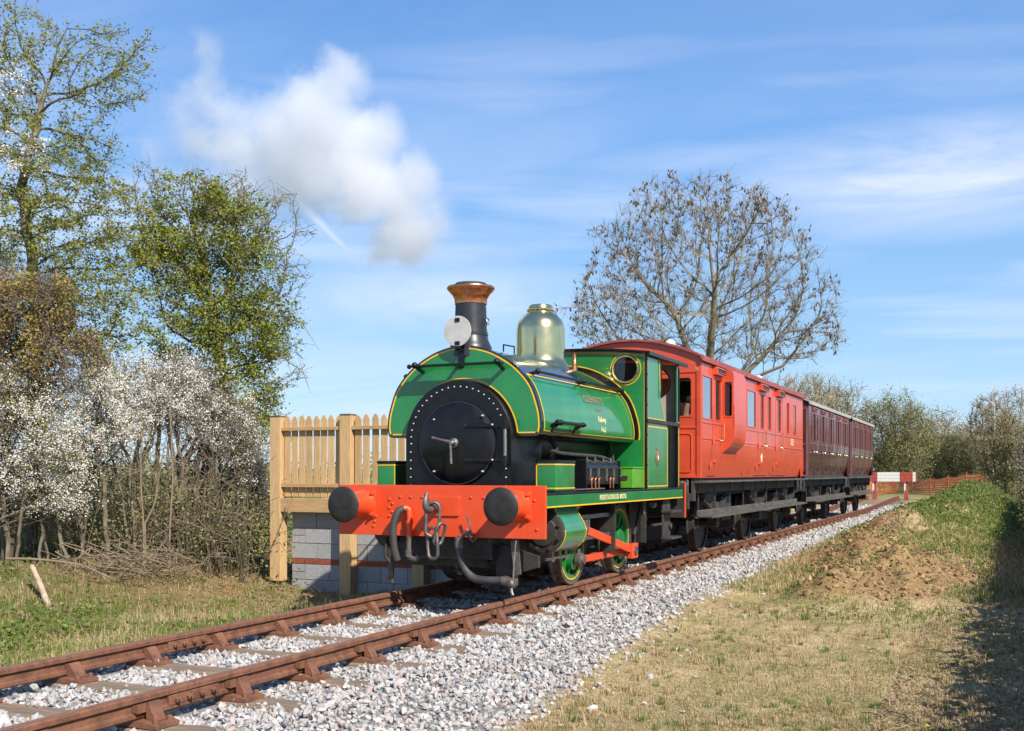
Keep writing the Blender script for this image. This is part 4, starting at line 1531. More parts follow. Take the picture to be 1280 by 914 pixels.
    for s in (1, -1):
        # lower side sheet, upper front sheet with its curved edge, rear strip
        mb = MB()
        xa, xb = s * 1.118, s * 1.130
        mb.prism([(YC + .013, 1.134), (15.16, 1.134), (15.16, 2.03), (YC + .013, 2.03)], YZ, xa, xb)
        cv = catmull([(15.13, 2.03), (14.98, 2.14), (14.84, 2.34), (14.77, 2.60), (14.75, 2.99)], 6)
        mb.prism([(YC + .013, 2.03)] + cv + [(YC + .013, 2.99)], YZ, xa, xb)
        mb.prism([(15.60, 1.134), (YR, 1.134), (YR, 2.99), (15.60, 2.99)], YZ, xa, xb)
        cs = mb.build('cab_side', 'green_paint', t, 0)
        mb = MB()
        xl, xm = s * 1.1295, s * 1.1335
        for (a, b, c, d) in ((YC + .045, YC + .06, 1.17, 1.99), (15.10, 15.115, 1.17, 1.99), (YC + .045, 15.115, 1.155, 1.17), (YC + .045, 15.115, 1.975, 1.99), (YC + .045, YC + .06, 2.10, 2.95), (YC + .045, 15.02, 2.085, 2.10), (15.70, 15.715, 1.15, 2.95)):
            mb.box(min(xl, xm), max(xl, xm), a, b, c, d)
        cvl = [p for p in catmull([(15.10, 2.06), (14.96, 2.16), (14.82, 2.36), (14.75, 2.60), (14.73, 2.96)], 6)]
        mb.ribbon(offset2(cvl, .012), offset2(cvl, .026), YZ, xl, xm)
        mb.build('yellow_lining', 'yellow_line', cs, 0)
        mb = MB()
        mb.box(min(s * 1.10, s * 1.16), max(s * 1.10, s * 1.16), YC + .02, 15.70, 2.03, 2.085)
        mb.build('armrest', 'grimy_black', cs, 0, .006)
        mb = MB()
        for y in (15.20, 15.585):
            mb.cyl((s * 1.145, y, 1.14), (s * 1.145, y, 2.03), .016, 8)
        mb.cyl((s * 1.150, 15.645, 2.1), (s * 1.150, 15.645, 2.90), .014, 8)
        mb.cyl((s * 1.150, 14.745, 2.1 + .3), (s * 1.150, 14.745, 2.93), .010, 8)
        mb.build('handrail', 'black_paint', cs, 40)
        # angle iron with its rivets at the front corner
        mb = MB()
        mb.box(min(s * 1.128, s * 1.137), max(s * 1.128, s * 1.137), YC - .008, YC + .040, 1.134, 2.99)
        for k in range(9):
            mb.lathe((s * 1.137, YC + .018, 1.25 + k * .205), (s, 0, 0), [(0, .011), (.006, .010), (.01, .004)], 8)
        mb.build('corner_angle', 'black_paint', cs, 0)
        # maker's plate
        mb = MB()
        pl = [(math.cos(a), math.sin(a)) for a in np.linspace(0, 2 * PI, 28, endpoint=False)]
        mb.prism([(14.62 + .115 * a, 1.575 + .125 * b) for a, b in pl], YZ, s * 1.130, s * 1.139)
        pt = mb.build('works_plate', 'brass', cs, 30)
        mb = MB()
        mb.prism([(14.62 + .055 * a, 1.585 + .075 * b) for a, b in pl], YZ, s * 1.138, s * 1.1405)
        mb.build('plate_field', 'faded_letter', pt, 0)
        mb = MB()
        mb.prism([(14.62 + .025 * a, 1.56 + .03 * b) for a, b in pl], YZ, s * 1.1402, s * 1.143)
        mb.build('plate_boss', 'cream_letter', pt, 0)
    # rear sheet, cream inside
    mb = MB()
    sheet_with_holes(mb, [(-1.115, 1.134), (1.115, 1.134)] + [(x * .985, z - .01) for x, z in top], [hole((.76, 2.70), .22), hole((-.76, 2.70), .22)], YR - .013, YR)
    mb.build('cab_rear', 'cab_cream', t, 0)
    mb = MB()
    for c in ((.76, 2.70), (-.76, 2.70)):
        mb.lathe((c[0], YR - .014, c[1]), (0, -1, 0), [(0, .22), (.02, .235), (.0, .245)], 32, cap=False)
    mb.build('rear_window_frame', 'black_paint', t, 40)
    rf = [(1.185 - 2.37 * i / 24, roof_z(1.185 - 2.37 * i / 24)) for i in range(25)]
    mb = MB()
    mb.ribbon(rf, [(x, z - .022) for x, z in rf], XZ, YC - .06, YR + .28)
    mb.box(1.16, 1.195, YC - .06, YR + .28, 2.945, 2.992)
    mb.box(-1.195, -1.16, YC - .06, YR + .28, 2.945, 2.992)
    mb.build('cab_roof', 'black_paint', t, 30)
    mb = MB()
    mb.box(-1.0, 1.0, YC + .06, YC + .5, 1.14, 2.0)
    mb.lathe((0, YC + .2, 1.70), (0, 1, 0), [(0, .60), (.32, .60)], 32)
    mb.build('backhead', 'grimy_black', t, 35)

    # --- sandboxes, lubricator, tool box
    for s in (1, -1):
        mb = MB()
        mb.prism(rrect(.885, 1.135, 10.85, 11.40, .03), lambda a, b, z: (s * a, b, z), 1.155, 1.455)
        q = mb.build('sandbox', 'green_paint', t, 30)
        mb = MB()
        mb.prism(rrect(.875, 1.145, 10.84, 11.41, .035), lambda a, b, z: (s * a, b, z), 1.455, 1.485)
        mb.prism(rrect(.875, 1.145, 10.84, 11.41, .035), lambda a, b, z: (s * a, b, z), 1.133, 1.155)
        mb.build('sandbox_lid', 'black_paint', q, 30)
        mb = MB()
        for z in (1.17, 1.430):
            mb.ribbon(rrect(.884, 1.136, 10.849, 11.401, .03), rrect(.881, 1.139, 10.846, 11.404, .033), lambda a, b, z_: (s * a, b, z_), z, z + .013, closed=True)
        mb.box(min(s * .889, s * .901), max(s * .889, s * .901), 10.8465, 10.8500, 1.18, 1.43)
        mb.build('yellow_lining', 'yellow_line', q, 0)
    mb = MB()
    mb.box(.70, .97, 12.20, 13.42, 1.20, 1.43)
    mb.lathe((.86, 12.19, 1.40), (0, 1, 0), [(0, .115), (1.24, .115)], 20)
    mb.box(.68, .985, 12.16, 12.20, 1.133, 1.50)
    mb.box(.68, .985, 13.42, 13.46, 1.133, 1.50)
    lub = mb.build('air_pump', 'black_paint', t, 35, .005)
    mb = MB()
    for y in (12.33, 12.62, 12.92, 13.2):
        mb.lathe((.93, y, 1.44), (0, 0, 1), [(0, .02), (.06, .02), (.065, .012), (.10, .010)], 8)
        mb.box(.965, .98, y - .03, y + .03, 1.24, 1.40)
        mb.tube([(.95, y - .06, 1.50), (1.0, y - .06, 1.49), (1.0, y + .05, 1.47)], .009, 6)
    mb.lathe((.985, 13.44, 1.20), (1, 0, 0), [(0, .02), (.01, .018)], 8)
    mb.lathe((.985, 13.44, 1.30), (1, 0, 0), [(0, .02), (.01, .018)], 8)
    mb.lathe((.985, 13.44, 1.40), (1, 0, 0), [(0, .02), (.01, .018)], 8)
    mb.build('pump_fitting', 'worn_iron', lub, 40)
    mb = MB()
    for y in (12.30, 12.43, 12.56, 12.98, 13.10):
        mb.tube(catmull([(1.0, y, 1.15), (1.0, y, 1.26), (1.0, y + .03, 1.29), (.97, y + .05, 1.29)], 4), .013, 8)
    mb.tube([(1.02, 11.50, 1.150), (1.02, 12.7, 1.150)], .012, 8)
    mb.build('copper_pipe', 'copper', lub, 40)
    mb = MB()
    mb.tube(catmull([(.80, 11.50, 1.60), (.86, 11.8, 1.57), (.86, 13.0, 1.55), (.80, 13.6, 1.5)], 6), .022, 8)
    mb.tube(catmull([(.72, 11.60, 1.14), (.72, 11.65, 1.45), (.80, 11.65, 1.62), (.72, 11.65, 1.74)], 6), .030, 8)
    mb.tube(catmull([(.75, 13.85, 1.14), (.76, 13.80, 1.5), (.72, 13.75, 1.75)], 6), .020, 8)
    mb.build('injector_pipe', 'chassis_grey', t, 40)
    mb = MB()
    mb.prism([(.84, 1.145), (1.10, 1.145), (1.10, 1.405), (.84, 1.405)], XZ, 13.60, YC - .012)
    tb = mb.build('tool_box', 'light_green_paint', t, 0, .008)
    mb = MB()
    mb.box(.83, 1.11, 13.59, YC - .011, 1.405, 1.425)
    mb.build('tool_box_lid', 'light_green_paint', tb, 0, .004)
    mb = MB()
    mb.prism(rrect(.88, 1.03, 1.25, 1.31, .02), XZ, 13.592, 13.601)
    mb.build('box_plate', 'grimy_black', tb, 0)

    # --- wheels and motion
    for y in (12.17, 13.93):
        mb = MB()
        mb.cyl((-.76, y, .46), (.76, y, .46), .075, 20)
        ax = mb.build('axle', 'grimy_black', t, 40)
        for s in (1, -1):
            x = s * .742
            ty, ce = MB(), MB()
            wheel_spoked(ty, ce, x, y, .46, .462, s)
            tyre_o = None
            d = Vector((s, 0, 0))
            o0 = Vector((x - s * .05, y, .46))
            ce.lathe(o0, d, [(0, .412), (.095, .412), (.105, .405), (.105, .345), (.09, .340), (0, .345), (0, .412)], 48, cap=False)
            ce.lathe(o0, d, [(0, .13), (.125, .13), (.135, .12)], 28)
            for k in range(12):
                a = 2 * PI * k / 12
                p0 = o0 + d * .05 + Vector((0, math.cos(a) * .10, math.sin(a) * .10))
                p1 = o0 + d * .05 + Vector((0, math.cos(a) * .36, math.sin(a) * .36))
                ce.bar(p0, p1, .036, .055, up=(0, -math.sin(a), math.cos(a)))
            # crank boss and balance weight
            ce.prism([(y + .115 * math.cos(a), .30 + .125 * math.sin(a)) for a in np.linspace(0, 2 * PI, 20, endpoint=False)], YZ, x - s * .05, x + s * .082)
            wh = ce.build('wheel', 'green_paint', t, 35)
            ty.build('tyre', 'worn_iron', wh, 35)
            mb = MB()
            mb.lathe(o0, d, [(.1055, .405), (.1075, .405), (.1075, .390), (.1055, .390)], 48, cap=False)
            mb.build('yellow_lining', 'yellow_line', wh, 0)
    for s in (1, -1):
        mb = MB()
        mb.prism([(.70, .985), (1.075, .985), (1.08, .93), (1.115, .865), (1.165, .79), (1.20, .70)] + [(.965 + .235 * math.cos(a), .70 + .235 * math.sin(a)) for a in np.linspace(-.1, -PI, 18)] + [(.70, .70)], lambda a, b, y: (s * a, y, b), 10.92, 11.58)
        cy = mb.build('cylinder', 'green_paint', t, 30)
        mb = MB()
        for ya, yb in ((10.918, 10.932), (11.567, 11.582)):
            pr = [(1.079, .975), (1.083, .93), (1.118, .866), (1.168, .79)] + [(.965 + .2365 * math.cos(a), .70 + .2365 * math.sin(a)) for a in np.linspace(0, -PI * .6, 14)]
            mb.ribbon([(s * a, b) for a, b in pr], [(s * a, b) for a, b in offset2(pr, .004)], XZ, ya, yb)
        mb.build('yellow_lining', 'yellow_line', cy, 0)
        mb = MB()
        mb.lathe((s * .965, 10.93, .70), (0, -1, 0), [(0, .235), (.05, .235), (.055, .225), (.055, .16), (.075, .15), (.085, .05), (.10, .05), (.10, .03)], 32)
        for k in range(8):
            a = 2 * PI * (k + .5) / 8
            mb.lathe((s * .965 + .195 * math.cos(a), 10.876, .70 + .195 * math.sin(a)), (0, -1, 0), [(0, .022), (.025, .022), (.027, .014), (.04, .014)], 6)
        mb.build('cylinder_cover', 'grimy_black', cy, 35)
        mb = MB()
        for y in (11.05, 11.45):
            mb.tube([(s * 1.0, y, .47), (s * 1.0, y, .40), (s * 1.03, y - .05, .38)], .02, 8)
        mb.bar((s * 1.0, 10.85, .40), (s * 1.0, 11.6, .40), .02, .03)
        mb.build('drain_cock', 'steel', cy, 40)
        mb = MB()
        mb.lathe((s * 1.08, 11.62, .93), (0, 0, 1), [(0, .018), (.10, .03), (.13, .018)], 10)
        mb.build('lubricator_cup', 'brass', cy, 40)
        # slide bars, crosshead, rods
        mb = MB()
        for z in (.795, .545):
            mb.box(min(s * .90, s * 1.0), max(s * .90, s * 1.0), 11.60, 12.98, z, z + .05)
        mb.cyl((s * .95, 11.58, .69), (s * .95, 12.1, .69), .028, 12)
        mb.build('slide_bar', 'steel', t, 0, .003)
        mb = MB()
        mb.box(min(s * .89, s * 1.01), max(s * .89, s * 1.01), 11.98, 12.22, .60, .79)
        mb.lathe((s * 1.01, 12.1, .67), (s, 0, 0), [(0, .04), (.02, .04)], 14)
        mb.build('crosshead', 'steel', t, 0, .004)
        mb = MB()
        pin = (s * 1.06, 13.93, .30)
        mb.bar((s * .995, 12.10, .665), (s * .995, 13.80, .33), .035, .10)
        mb.box(min(s * .965, s * 1.03), max(s * .965, s * 1.03), 13.80, 14.05, .20, .40)
        cr = mb.build('connecting_rod', 'buffer_red', t, 0, .006)
        mb = MB()
        mb.lathe((s * 1.03, 13.93, .30), (s, 0, 0), [(0, .06), (.02, .06), (.025, .03)], 14)
        mb.build('crank_nut', 'steel', cr, 40)
        mb = MB()
        mb.bar((s * .890, 12.17, .30), (s * .890, 13.93, .30), .032, .085)
        mb.lathe((s * .862, 13.93, .30), (s, 0, 0), [(0, .085), (.06, .085)], 18)
        mb.build('coupling_rod', 'buffer_red', t, 0, .005)
        mb = MB()
        mb.lathe((s * .80, 12.17, .30), (s, 0, 0), [(0, .05), (.06, .05), (.062, .085), (.125, .085), (.13, .06), (.16, .055)], 16)
        mb.lathe((s * .88, 12.17, .40), (0, 0, 1), [(-.02, .03), (.03, .03)], 10)
        mb.build('crank_pin', 'worn_iron', t, 40)
        mb = MB()
        mb.prism([(.62, .99), (1.06, .99), (1.06, .40), (1.02, .34), (.86, .30), (.86, .50), (.62, .52)], lambda a, b, y: (s * a, y, b), 12.98, 13.02)
        mb.build('motion_bracket', 'grimy_black', t, 0, .003)
        # brake gear and guard stays behind the wheels
        mb = MB()
        mb.bar((s * .74, 14.55, .98), (s * .74, 14.45, .32), .05, .09)
        mb.bar((s * .80, 14.46, .30), (s * .80, 14.95, .98), .03, .05)
        mb.box(min(s * .70, s * .80), max(s * .70, s * .80), 14.38, 14.46, .28, .66)
        mb.bar((s * 1.0, 14.38, .97), (s * 1.0, 14.38, .38), .05, .07)
        mb.build('brake_hanger', 'grimy_black', t, 0, .003)
        mb = MB()
        mb.lathe((s * 1.06, 14.20, .80), (0, 0, 1), [(-.02, .012), (.15, .012), (.155, .02), (.18, .02)], 10)
        mb.lathe((s * 1.06, 14.66, .90), (0, -1, 0), [(0, .05), (.10, .04)], 10)
        mb.build('oil_pipe', 'worn_iron', t, 40)
        # cab steps
        mb = MB()
        mb.box(min(s * 1.10, s * 1.125), max(s * 1.10, s * 1.125), 14.92, 15.28, .36, 1.0)
        mb.box(min(s * 1.10, s * 1.26), max(s * 1.10, s * 1.26), 14.90, 15.42, .78, .81)
        mb.box(min(s * 1.10, s * 1.26), max(s * 1.10, s * 1.26), 14.90, 15.42, .40, .43)
        mb.bar((s * 1.10, 14.5, .62), (s * 1.10, 14.95, .62), .05, .03)
        mb.lathe((s * 1.13, 15.22, .58), (s, 0, 0), [(0, .045), (.03, .045)], 12)
        mb.build('cab_step', 'chassis_grey', t, 0, .003)
    # rear beam
    mb = MB()
    mb.box(-1.22, 1.22, YR + .022, YR + .06, .68, 1.20)
    rb_ = mb.build('rear_buffer_beam', 'buffer_red', t, 0, .003)
    mb = MB()
    mb.box(-1.205, 1.205, YR + .010, YR + .0205, .682, 1.198)
    mb.build('beam_dark_sheet', 'grimy_black', rb_, 0)  # dark sheet added over the beam's red front face to darken it
    for s in (1, -1):
        mb = MB()
        mb.lathe((s * .935, YR + .06, 1.005), (0, 1, 0), [(0, .16), (.03, .15), (.22, .12), (.23, .07), (.30, .07), (.32, .19), (.36, .18)], 24)
        mb.build('rear_buffer', 'grimy_black', rb_, 40)
    mb = MB()
    mb.tube(catmull([(.35, YR + .06, .7), (.36, YR + .2, .95), (.38, YR + .3, 1.2), (.40, YR + .45, 1.15), (.42, YR + .5, .7), (.4, YR + .6, .55)], 6), .035, 10)
    mb.tube(catmull([(1.08, YR + .06, .9), (1.10, YR + .15, 1.15), (1.12, YR + .28, 1.19), (1.13, YR + .40, 1.05), (1.12, YR + .5, .8)], 6), .035, 10)
    mb.build('rear_hose', 'rubber_hose', rb_, 40)
    return t


loco()


# ------------------------------------------------------------------ carriages
def grid_panels(mb, fn, a0, a1, b0, b1, holes, da=0.6, db=(), depth=0.045, cut=None):
    """Skin over (a, b) with rectangular holes (a0,a1,b0,b1); fn(a, b, d) -> point at depth d below the skin."""
    A = sorted(set([a0, a1] + [h[0] for h in holes] + [h[1] for h in holes]))
    B = sorted(set([b0, b1] + [h[2] for h in holes] + [h[3] for h in holes] + [q for q in db if b0 < q < b1]))
    A = [q for q in A if a0 - 1e-6 <= q <= a1 + 1e-6]
    B = [q for q in B if b0 - 1e-6 <= q <= b1 + 1e-6]
    inh = lambda a, b: any(h[0] < a < h[1] and h[2] < b < h[3] for h in holes)
    for i in range(len(A) - 1):
        for j in range(len(B) - 1):
            if inh((A[i] + A[i + 1]) / 2, (B[j] + B[j + 1]) / 2):
                continue
            p, q, r, s = A[i], A[i + 1], B[j], B[j + 1]
            mb.add([fn(p, r, 0), fn(q, r, 0), fn(q, s, 0), fn(p, s, 0), fn(p, r, depth), fn(q, r, depth), fn(q, s, depth), fn(p, s, depth)],
                   [(0, 1, 2, 3), (7, 6, 5, 4), (0, 4, 5, 1), (1, 5, 6, 2), (2, 6, 7, 3), (3, 7, 4, 0)])


def side_x(z, hw, z0, zw, tuck):
    """Half width of a body with a curved tumblehome below the waist."""
    if z >= zw:
        return hw
    q = (zw - z) / (zw - z0)
    return hw - tuck * q * q


DB = [1.27, 1.36, 1.45, 1.55, 1.65, 1.75, 1.85]


def carriage(name, label, y0, y1, paint, spec, wheels, group):
    yc = (y0 + y1) / 2
    t = thing(name, label, 'railway carriage', (0, yc, 0), group)
    hw, z0, zw, ze = spec['hw'], 1.265, 1.95, spec['eave']
    tuck = spec['tuck']
    sx = lambda z: side_x(z, hw, z0, zw, tuck)
    bead = spec['bead']
    for s in (1, -1):
        fn = lambda a, b, d: (s * (sx(b) - d), a, b)
        holes = list(spec['windows'])
        doors = spec['doors']
        dh = [(d[0] - .022, d[1] + .034, d[2] - .012, d[3] + .012) for d in doors]
        mb = MB()
        grid_panels(mb, fn, y0 + .06, y1 - .06, z0, ze, holes + dh + spec.get('extra', []), db=DB)
        if s > 0:
            mb.box(hw - .05, hw + .006, y0 + .004, y0 + .06, z0 + .004, ze - .01)
            mb.box(hw - .05, hw + .006, y1 - .06, y1 - .004, z0 + .004, ze - .01)
        body = mb.build('body_side', paint, t, 0)
        # dark framing behind the skin, so the shut lines read
        mb = MB()
        fi = lambda a, b, d: (s * (sx(b) - .05 - d), a, b)
        grid_panels(mb, fi, y0 + .06, y1 - .06, z0, ze, holes + [d[4] for d in doors if d[4]] + spec.get('extra', []), db=DB, depth=.02)
        mb.build('inner_frame', 'coach_inside', t, 0)
        # raised beading
        mb = MB()
        for zb in spec['beads']:
            if s < 0:
                continue
            stops = sorted([(d[0] - .024, d[1] + .024) for d in doors] + list(spec.get('gaps', [])))
            cur = y0 + .07
            for a, b in stops + [(y1 - .07, y1)]:
                if a > cur + .02:
                    w = sx(zb)
                    mb.box(w - .002, w + .011, cur, a, zb - .013, zb + .013)
                cur = max(cur, b)
        if mb.v:
            mb.build('beading', bead, body, 0, .004)
        for h in holes:
            mb = MB()
            for (a, b, c, d) in ((h[0] - .012, h[1] + .012, h[3], h[3] + .022), (h[0] - .012, h[1] + .012, h[2] - .022, h[2]), (h[0] - .016, h[0], h[2], h[3]), (h[1], h[1] + .016, h[2], h[3])):
                mb.box(min(s * (hw - .04), s * (hw + .010)), max(s * (hw - .04), s * (hw + .010)), a, b, c, d)
            w = mb.build('window', bead, t, 0, .003)
            mb = MB()
            mb.box(min(s * (hw - .012), s * (hw - .006)), max(s * (hw - .012), s * (hw - .006)), h[0] - .004, h[1] + .004, h[2] - .004, h[3] + .004)
            mb.build('pane', 'pane_glass', w, 0)
        for d in doors:
            mb = MB()
            f2 = lambda a, b, q: (s * (sx(b) + .004 - q), a, b)
            grid_panels(mb, f2, d[0], d[1], d[2], d[3], [d[4]] if d[4] else [], db=DB, depth=.04)
            dr = mb.build('door', paint, t, 0)
            if d[4]:
                h = d[4]
                mb = MB()
                mb.box(min(s * (hw - .020), s * (hw - .014)), max(s * (hw - .020), s * (hw - .014)), h[0] - .004, h[1] + .004, h[2] - .004, h[3] + .004)
                mb.build('pane', 'cab_glass', dr, 0)
            if s < 0:
                continue
            mb = MB()
            if d[4]:
                h = d[4]
                for (a, b, c, e) in ((h[0] - .012, h[1] + .012, h[3], h[3] + .02), (h[0] - .012, h[1] + .012, h[2] - .02, h[2]), (h[0] - .014, h[0], h[2], h[3]), (h[1], h[1] + .014, h[2], h[3])):
                    mb.box(hw, hw + .013, a, b, c, e)
            for zb in spec['beads']:
                w = sx(zb)
                mb.box(w - .002, w + .014, d[0] + .005, d[1] - .005, zb - .013, zb + .013)
            mb.build('beading', bead, dr, 0, .004)
            mb = MB()
            if d[5]:
                yh = d[1] - .07
                mb.tube([(hw + .004, yh, 1.93), (hw + .05, yh, 1.93), (hw + .05, yh, 2.17), (hw + .004, yh, 2.17)], .012, 8)
                mb.lathe((hw, yh - .05, 1.885), (1, 0, 0), [(0, .025), (.03, .02), (.045, .01)], 10)
                mb.tube([(hw + .045, yh - .05, 1.885), (hw + .05, yh - .11, 1.86)], .012, 6)
                mb.build('handle', spec['handle'], dr, 40)
                for zz in (1.88, 1.48):
                    mb = MB()
                    w = sx(zz)
                    mb.cyl((w + .014, d[0] + .0, zz - .05), (w + .014, d[0] + .0, zz + .05), .020, 8)
                    mb.build('hinge', paint, dr, 40)
                mb = MB()
                mb.cyl((sx(1.55) + .0, d[0] + .25, 1.53), (sx(1.55) + .03, d[0] + .25, 1.53), .03, 8)
                mb.build('door_stop', paint, dr, 40)
            if d[6]:
                mb = MB()
                a, b = d[0] + .03, d[1] - .03
                hz, hh, hp_ = spec['hood_at']
                mb.prism([(hw + .003, hz), (hw + hp_, hz), (hw + hp_ * .82, hz + hh), (hw + .003, hz + hh + .01)], XZ, a, b)
                vh = mb.build('ventilator_hood', spec['hood'], dr, 0, .004)
                mb = MB()
                for k in range(3):
                    mb.box(hw + hp_ * .76, hw + hp_ * 1.05, a + .04, b - .02, hz + hh * (.15 + k * .27), hz + hh * (.27 + k * .27))
                mb.build('hood_louvre', 'grimy_black', vh, 0)
    # ends
    zt = spec['top']
    rz = lambda x: zt - (zt - ze - .03) * (x / (hw + .03)) ** 2
    for yy_, sg in ((y0, -1), (y1, 1)):
        ws = [(q0, q1) for q0, q1 in spec['end_windows']] if sg < 0 else spec.get('rear_windows', spec['end_windows'])
        mb = MB()
        nb = 24
        cols = sorted(set([-hw + .05 + (2 * hw - .1) * i / nb for i in range(nb + 1)] + [q for w in ws for q in w]))
        for a, b in zip(cols[:-1], cols[1:]):
            mid = (a + b) / 2
            inw = any(w[0] < mid < w[1] for w in ws)
            for (c, d) in (((z0, 2.23), (2.87, None)) if inw else ((z0, None),)):
                za, zb = (d, d) if d else (rz(a) - .02, rz(b) - .02)
                ya, yb = yy_, yy_ - sg * .05
                lo = max(c, z0)
                # the lower corners follow the tumblehome
                vs = [(a, ya, lo), (b, ya, lo), (b, ya, zb), (a, ya, za), (a, yb, lo), (b, yb, lo), (b, yb, zb), (a, yb, za)]
                mb.add(vs, [(0, 1, 2, 3), (7, 6, 5, 4), (0, 4, 5, 1), (3, 2, 6, 7)])
        # tucked-under strip at each side
        for s in (1, -1):
            zs = [z0, 1.36, 1.45, 1.55, 1.65, 1.75, 1.85, 1.95, ze + .012]
            q = [(s * (hw - .051), z) for z in zs]
            r_ = [(s * (sx(z)), z) for z in zs]
            mb.ribbon(q, r_, XZ, yy_, yy_ - sg * .05)
        e = mb.build('body_end', paint, t, 0)
        mb = MB()
        y_a, y_b = yy_ + sg * .012, yy_ - sg * .002
        ya, yb = min(y_a, y_b), max(y_a, y_b)
        for x0, x1, c, d in ((-hw + .072, hw - .072, 2.05, 2.08), (-hw + .072, hw - .072, z0 + .003, z0 + .05), (-hw + .072, hw - .072, 2.93, 2.96)):
            mb.box(x0, x1, ya, yb, c, d)
        for x0, x1, c, d in ((-.50, -.46, z0 + .002, 3.05), (.46, .50, z0 + .002, 3.05), (hw - .07, hw - .005, z0 + .002, 3.02), (-hw + .005, -hw + .07, z0 + .002, 3.02)):
            mb.box(x0, x1, ya - (.003 if sg < 0 else 0), yb + (.003 if sg > 0 else 0), c, d)
        for cx in (.80, -.80, 0):
            w_ = .28 if cx else .40
            mb.ribbon(rrect(cx - w_, cx + w_, 1.35, 1.98, .06), rrect(cx - w_ + .022, cx + w_ - .022, 1.372, 1.958, .045), XZ, ya, yb, closed=True)
        mb.build('end_beading', bead, e, 0, .003)
        for w in ws:
            mb = MB()
            mb.ribbon(rrect(w[0] - .004, w[1] + .004, 2.226, 2.874, .01), rrect(w[0] + .02, w[1] - .02, 2.25, 2.85, .05), XZ, yy_ + sg * .008, yy_ - sg * .05, closed=True)
            f = mb.build('end_window', bead, t, 0)
            mb = MB()
            mb.box(w[0], w[1], min(yy_ - sg * .03, yy_ - sg * .036), max(yy_ - sg * .03, yy_ - sg * .036), 2.23, 2.87)
            mb.build('pane', 'pane_glass', f, 0)
    # roof
    n = 28
    ro = [((hw + .045) * (1 - 2 * i / n), rz((hw + .03) * (1 - 2 * i / n))) for i in range(n + 1)]
    mb = MB()
    mb.ribbon(ro, [(x * .995, z - .035) for x, z in ro], XZ, y0 - .06, y1 + .06)
    for s in (1, -1):
        mb.box(min(s * (hw + .012), s * (hw + .058)), max(s * (hw + .012), s * (hw + .058)), y0 - .065, y1 + .065, ze - .025, ze + .022)
    roof = mb.build('roof', spec['roof'], t, 35)
    mb = MB()
    for s in (1, -1):
        mb.box(min(s * (hw + .030), s * (hw + .060)), max(s * (hw + .030), s * (hw + .060)), y0 - .07, y1 + .07, ze - .060, ze - .027)
    mb.build('gutter', spec['gutter'], roof, 0, .004)
    if spec.get('vents'):
        for v in spec['vents']:
            mb = MB()
            zz = rz(.35)
            mb.lathe((.35, v, zz - .02), (0, 0, 1), [(0, .05), (.06, .05)], 14)
            mb.lathe((.35, v - .16, zz + .085), (0, 1, 0), [(0, .03), (.04, .055), (.12, .075), (.20, .075), (.28, .055), (.32, .03)], 18)
            mb.build('roof_ventilator', 'white_paint', roof, 40)
    # floor and inner partitions
    mb = MB()
    mb.box(-hw + .14, hw - .14, y0 + .06, y1 - .06, 1.25, 1.30)
    for p in spec['parts']:
        mb.box(-hw + .08, hw - .08, p - .02, p + .02, 1.30, 3.05)
    mb.build('floor', 'coach_inside', t, 0)
    # underframe
    mb = MB()
    for s in (1, -1):
        mb.box(min(s * .98, s * 1.06), max(s * .98, s * 1.06), y0 + .02, y1 - .02, 1.02, 1.255)
    mb.box(-1.10, 1.10, y0 + .02, y0 + .14, 0.90, 1.255)
    mb.box(-1.10, 1.10, y1 - .14, y1 - .02, 0.90, 1.255)
    for q in np.arange(y0 + 1.2, y1 - .6, 1.3):
        mb.box(-.97, .97, q, q + .10, 1.0, 1.24)
    mb.build('underframe', 'chassis_grey', t, 0, .004)
    for (ya, sg) in ((y0, -1), (y1, 1)):
        for s in (1, -1):
            mb = MB()
            mb.lathe((s * .87, ya + sg * .0, 1.02), (0, sg, 0), [(-.02, .11), (.03, .11), (.04, .085), (.22, .075), (.225, .045), (.34, .045), (.36, .17), (.40, .165)], 24)
            mb.build('buffer', 'grimy_black', t, 40)
        mb = MB()
        mb.tube(catmull([(.45, ya + sg * .02, 1.0), (.45, ya + sg * .12, 1.1), (.43, ya + sg * .22, 1.05), (.42, ya + sg * .25, .75), (.40, ya + sg * .3, .6)], 5), .032, 8)
        mb.tube(catmull([(1.0, ya + sg * .02, 1.0), (1.02, ya + sg * .10, 1.2), (1.05, ya + sg * .2, 1.18), (1.04, ya + sg * .24, .95)], 5), .028, 8)
        mb.build('brake_hose', 'rubber_hose', t, 40)
    for s in (1, -1):
        ss = lambda a, b: (min(s * a, s * b), max(s * a, s * b))
        for (z, xa, xb, ya, yb, nm) in ((1.222, 1.10, 1.345, y0 + .02, y1 - .02, 'upper_footboard'), (.672, 1.12, 1.375, y0 + .1, y1 - .3, 'lower_footboard')):
            mb = MB()
            x0_, x1_ = ss(xa, xb)
            mb.box(x0_, x1_, ya, yb, z - .028, z)
            if nm == 'lower_footboard':
                x0_, x1_ = ss(xa + .0, xa + .02)
                mb.box(x0_, x1_, ya, yb, z - .05, z + .08)
                x0_, x1_ = ss(xb - .018, xb + .002)
                mb.box(x0_, x1_, ya, yb, z - .040, z + .003)
            mb.build(nm, 'step_wood', t, 0, .004)
        mb = MB()
        for q in np.linspace(y0 + .25, y1 - .5, spec['hangers']):
            mb.bar((s * 1.11, q, 1.20), (s * 1.11, q, .62), .03, .015)
            mb.bar((s * 1.10, q, .642), (s * 1.36, q, .642), .015, .03)
        mb.build('step_hanger', 'chassis_grey', t, 0, kind='stuff')
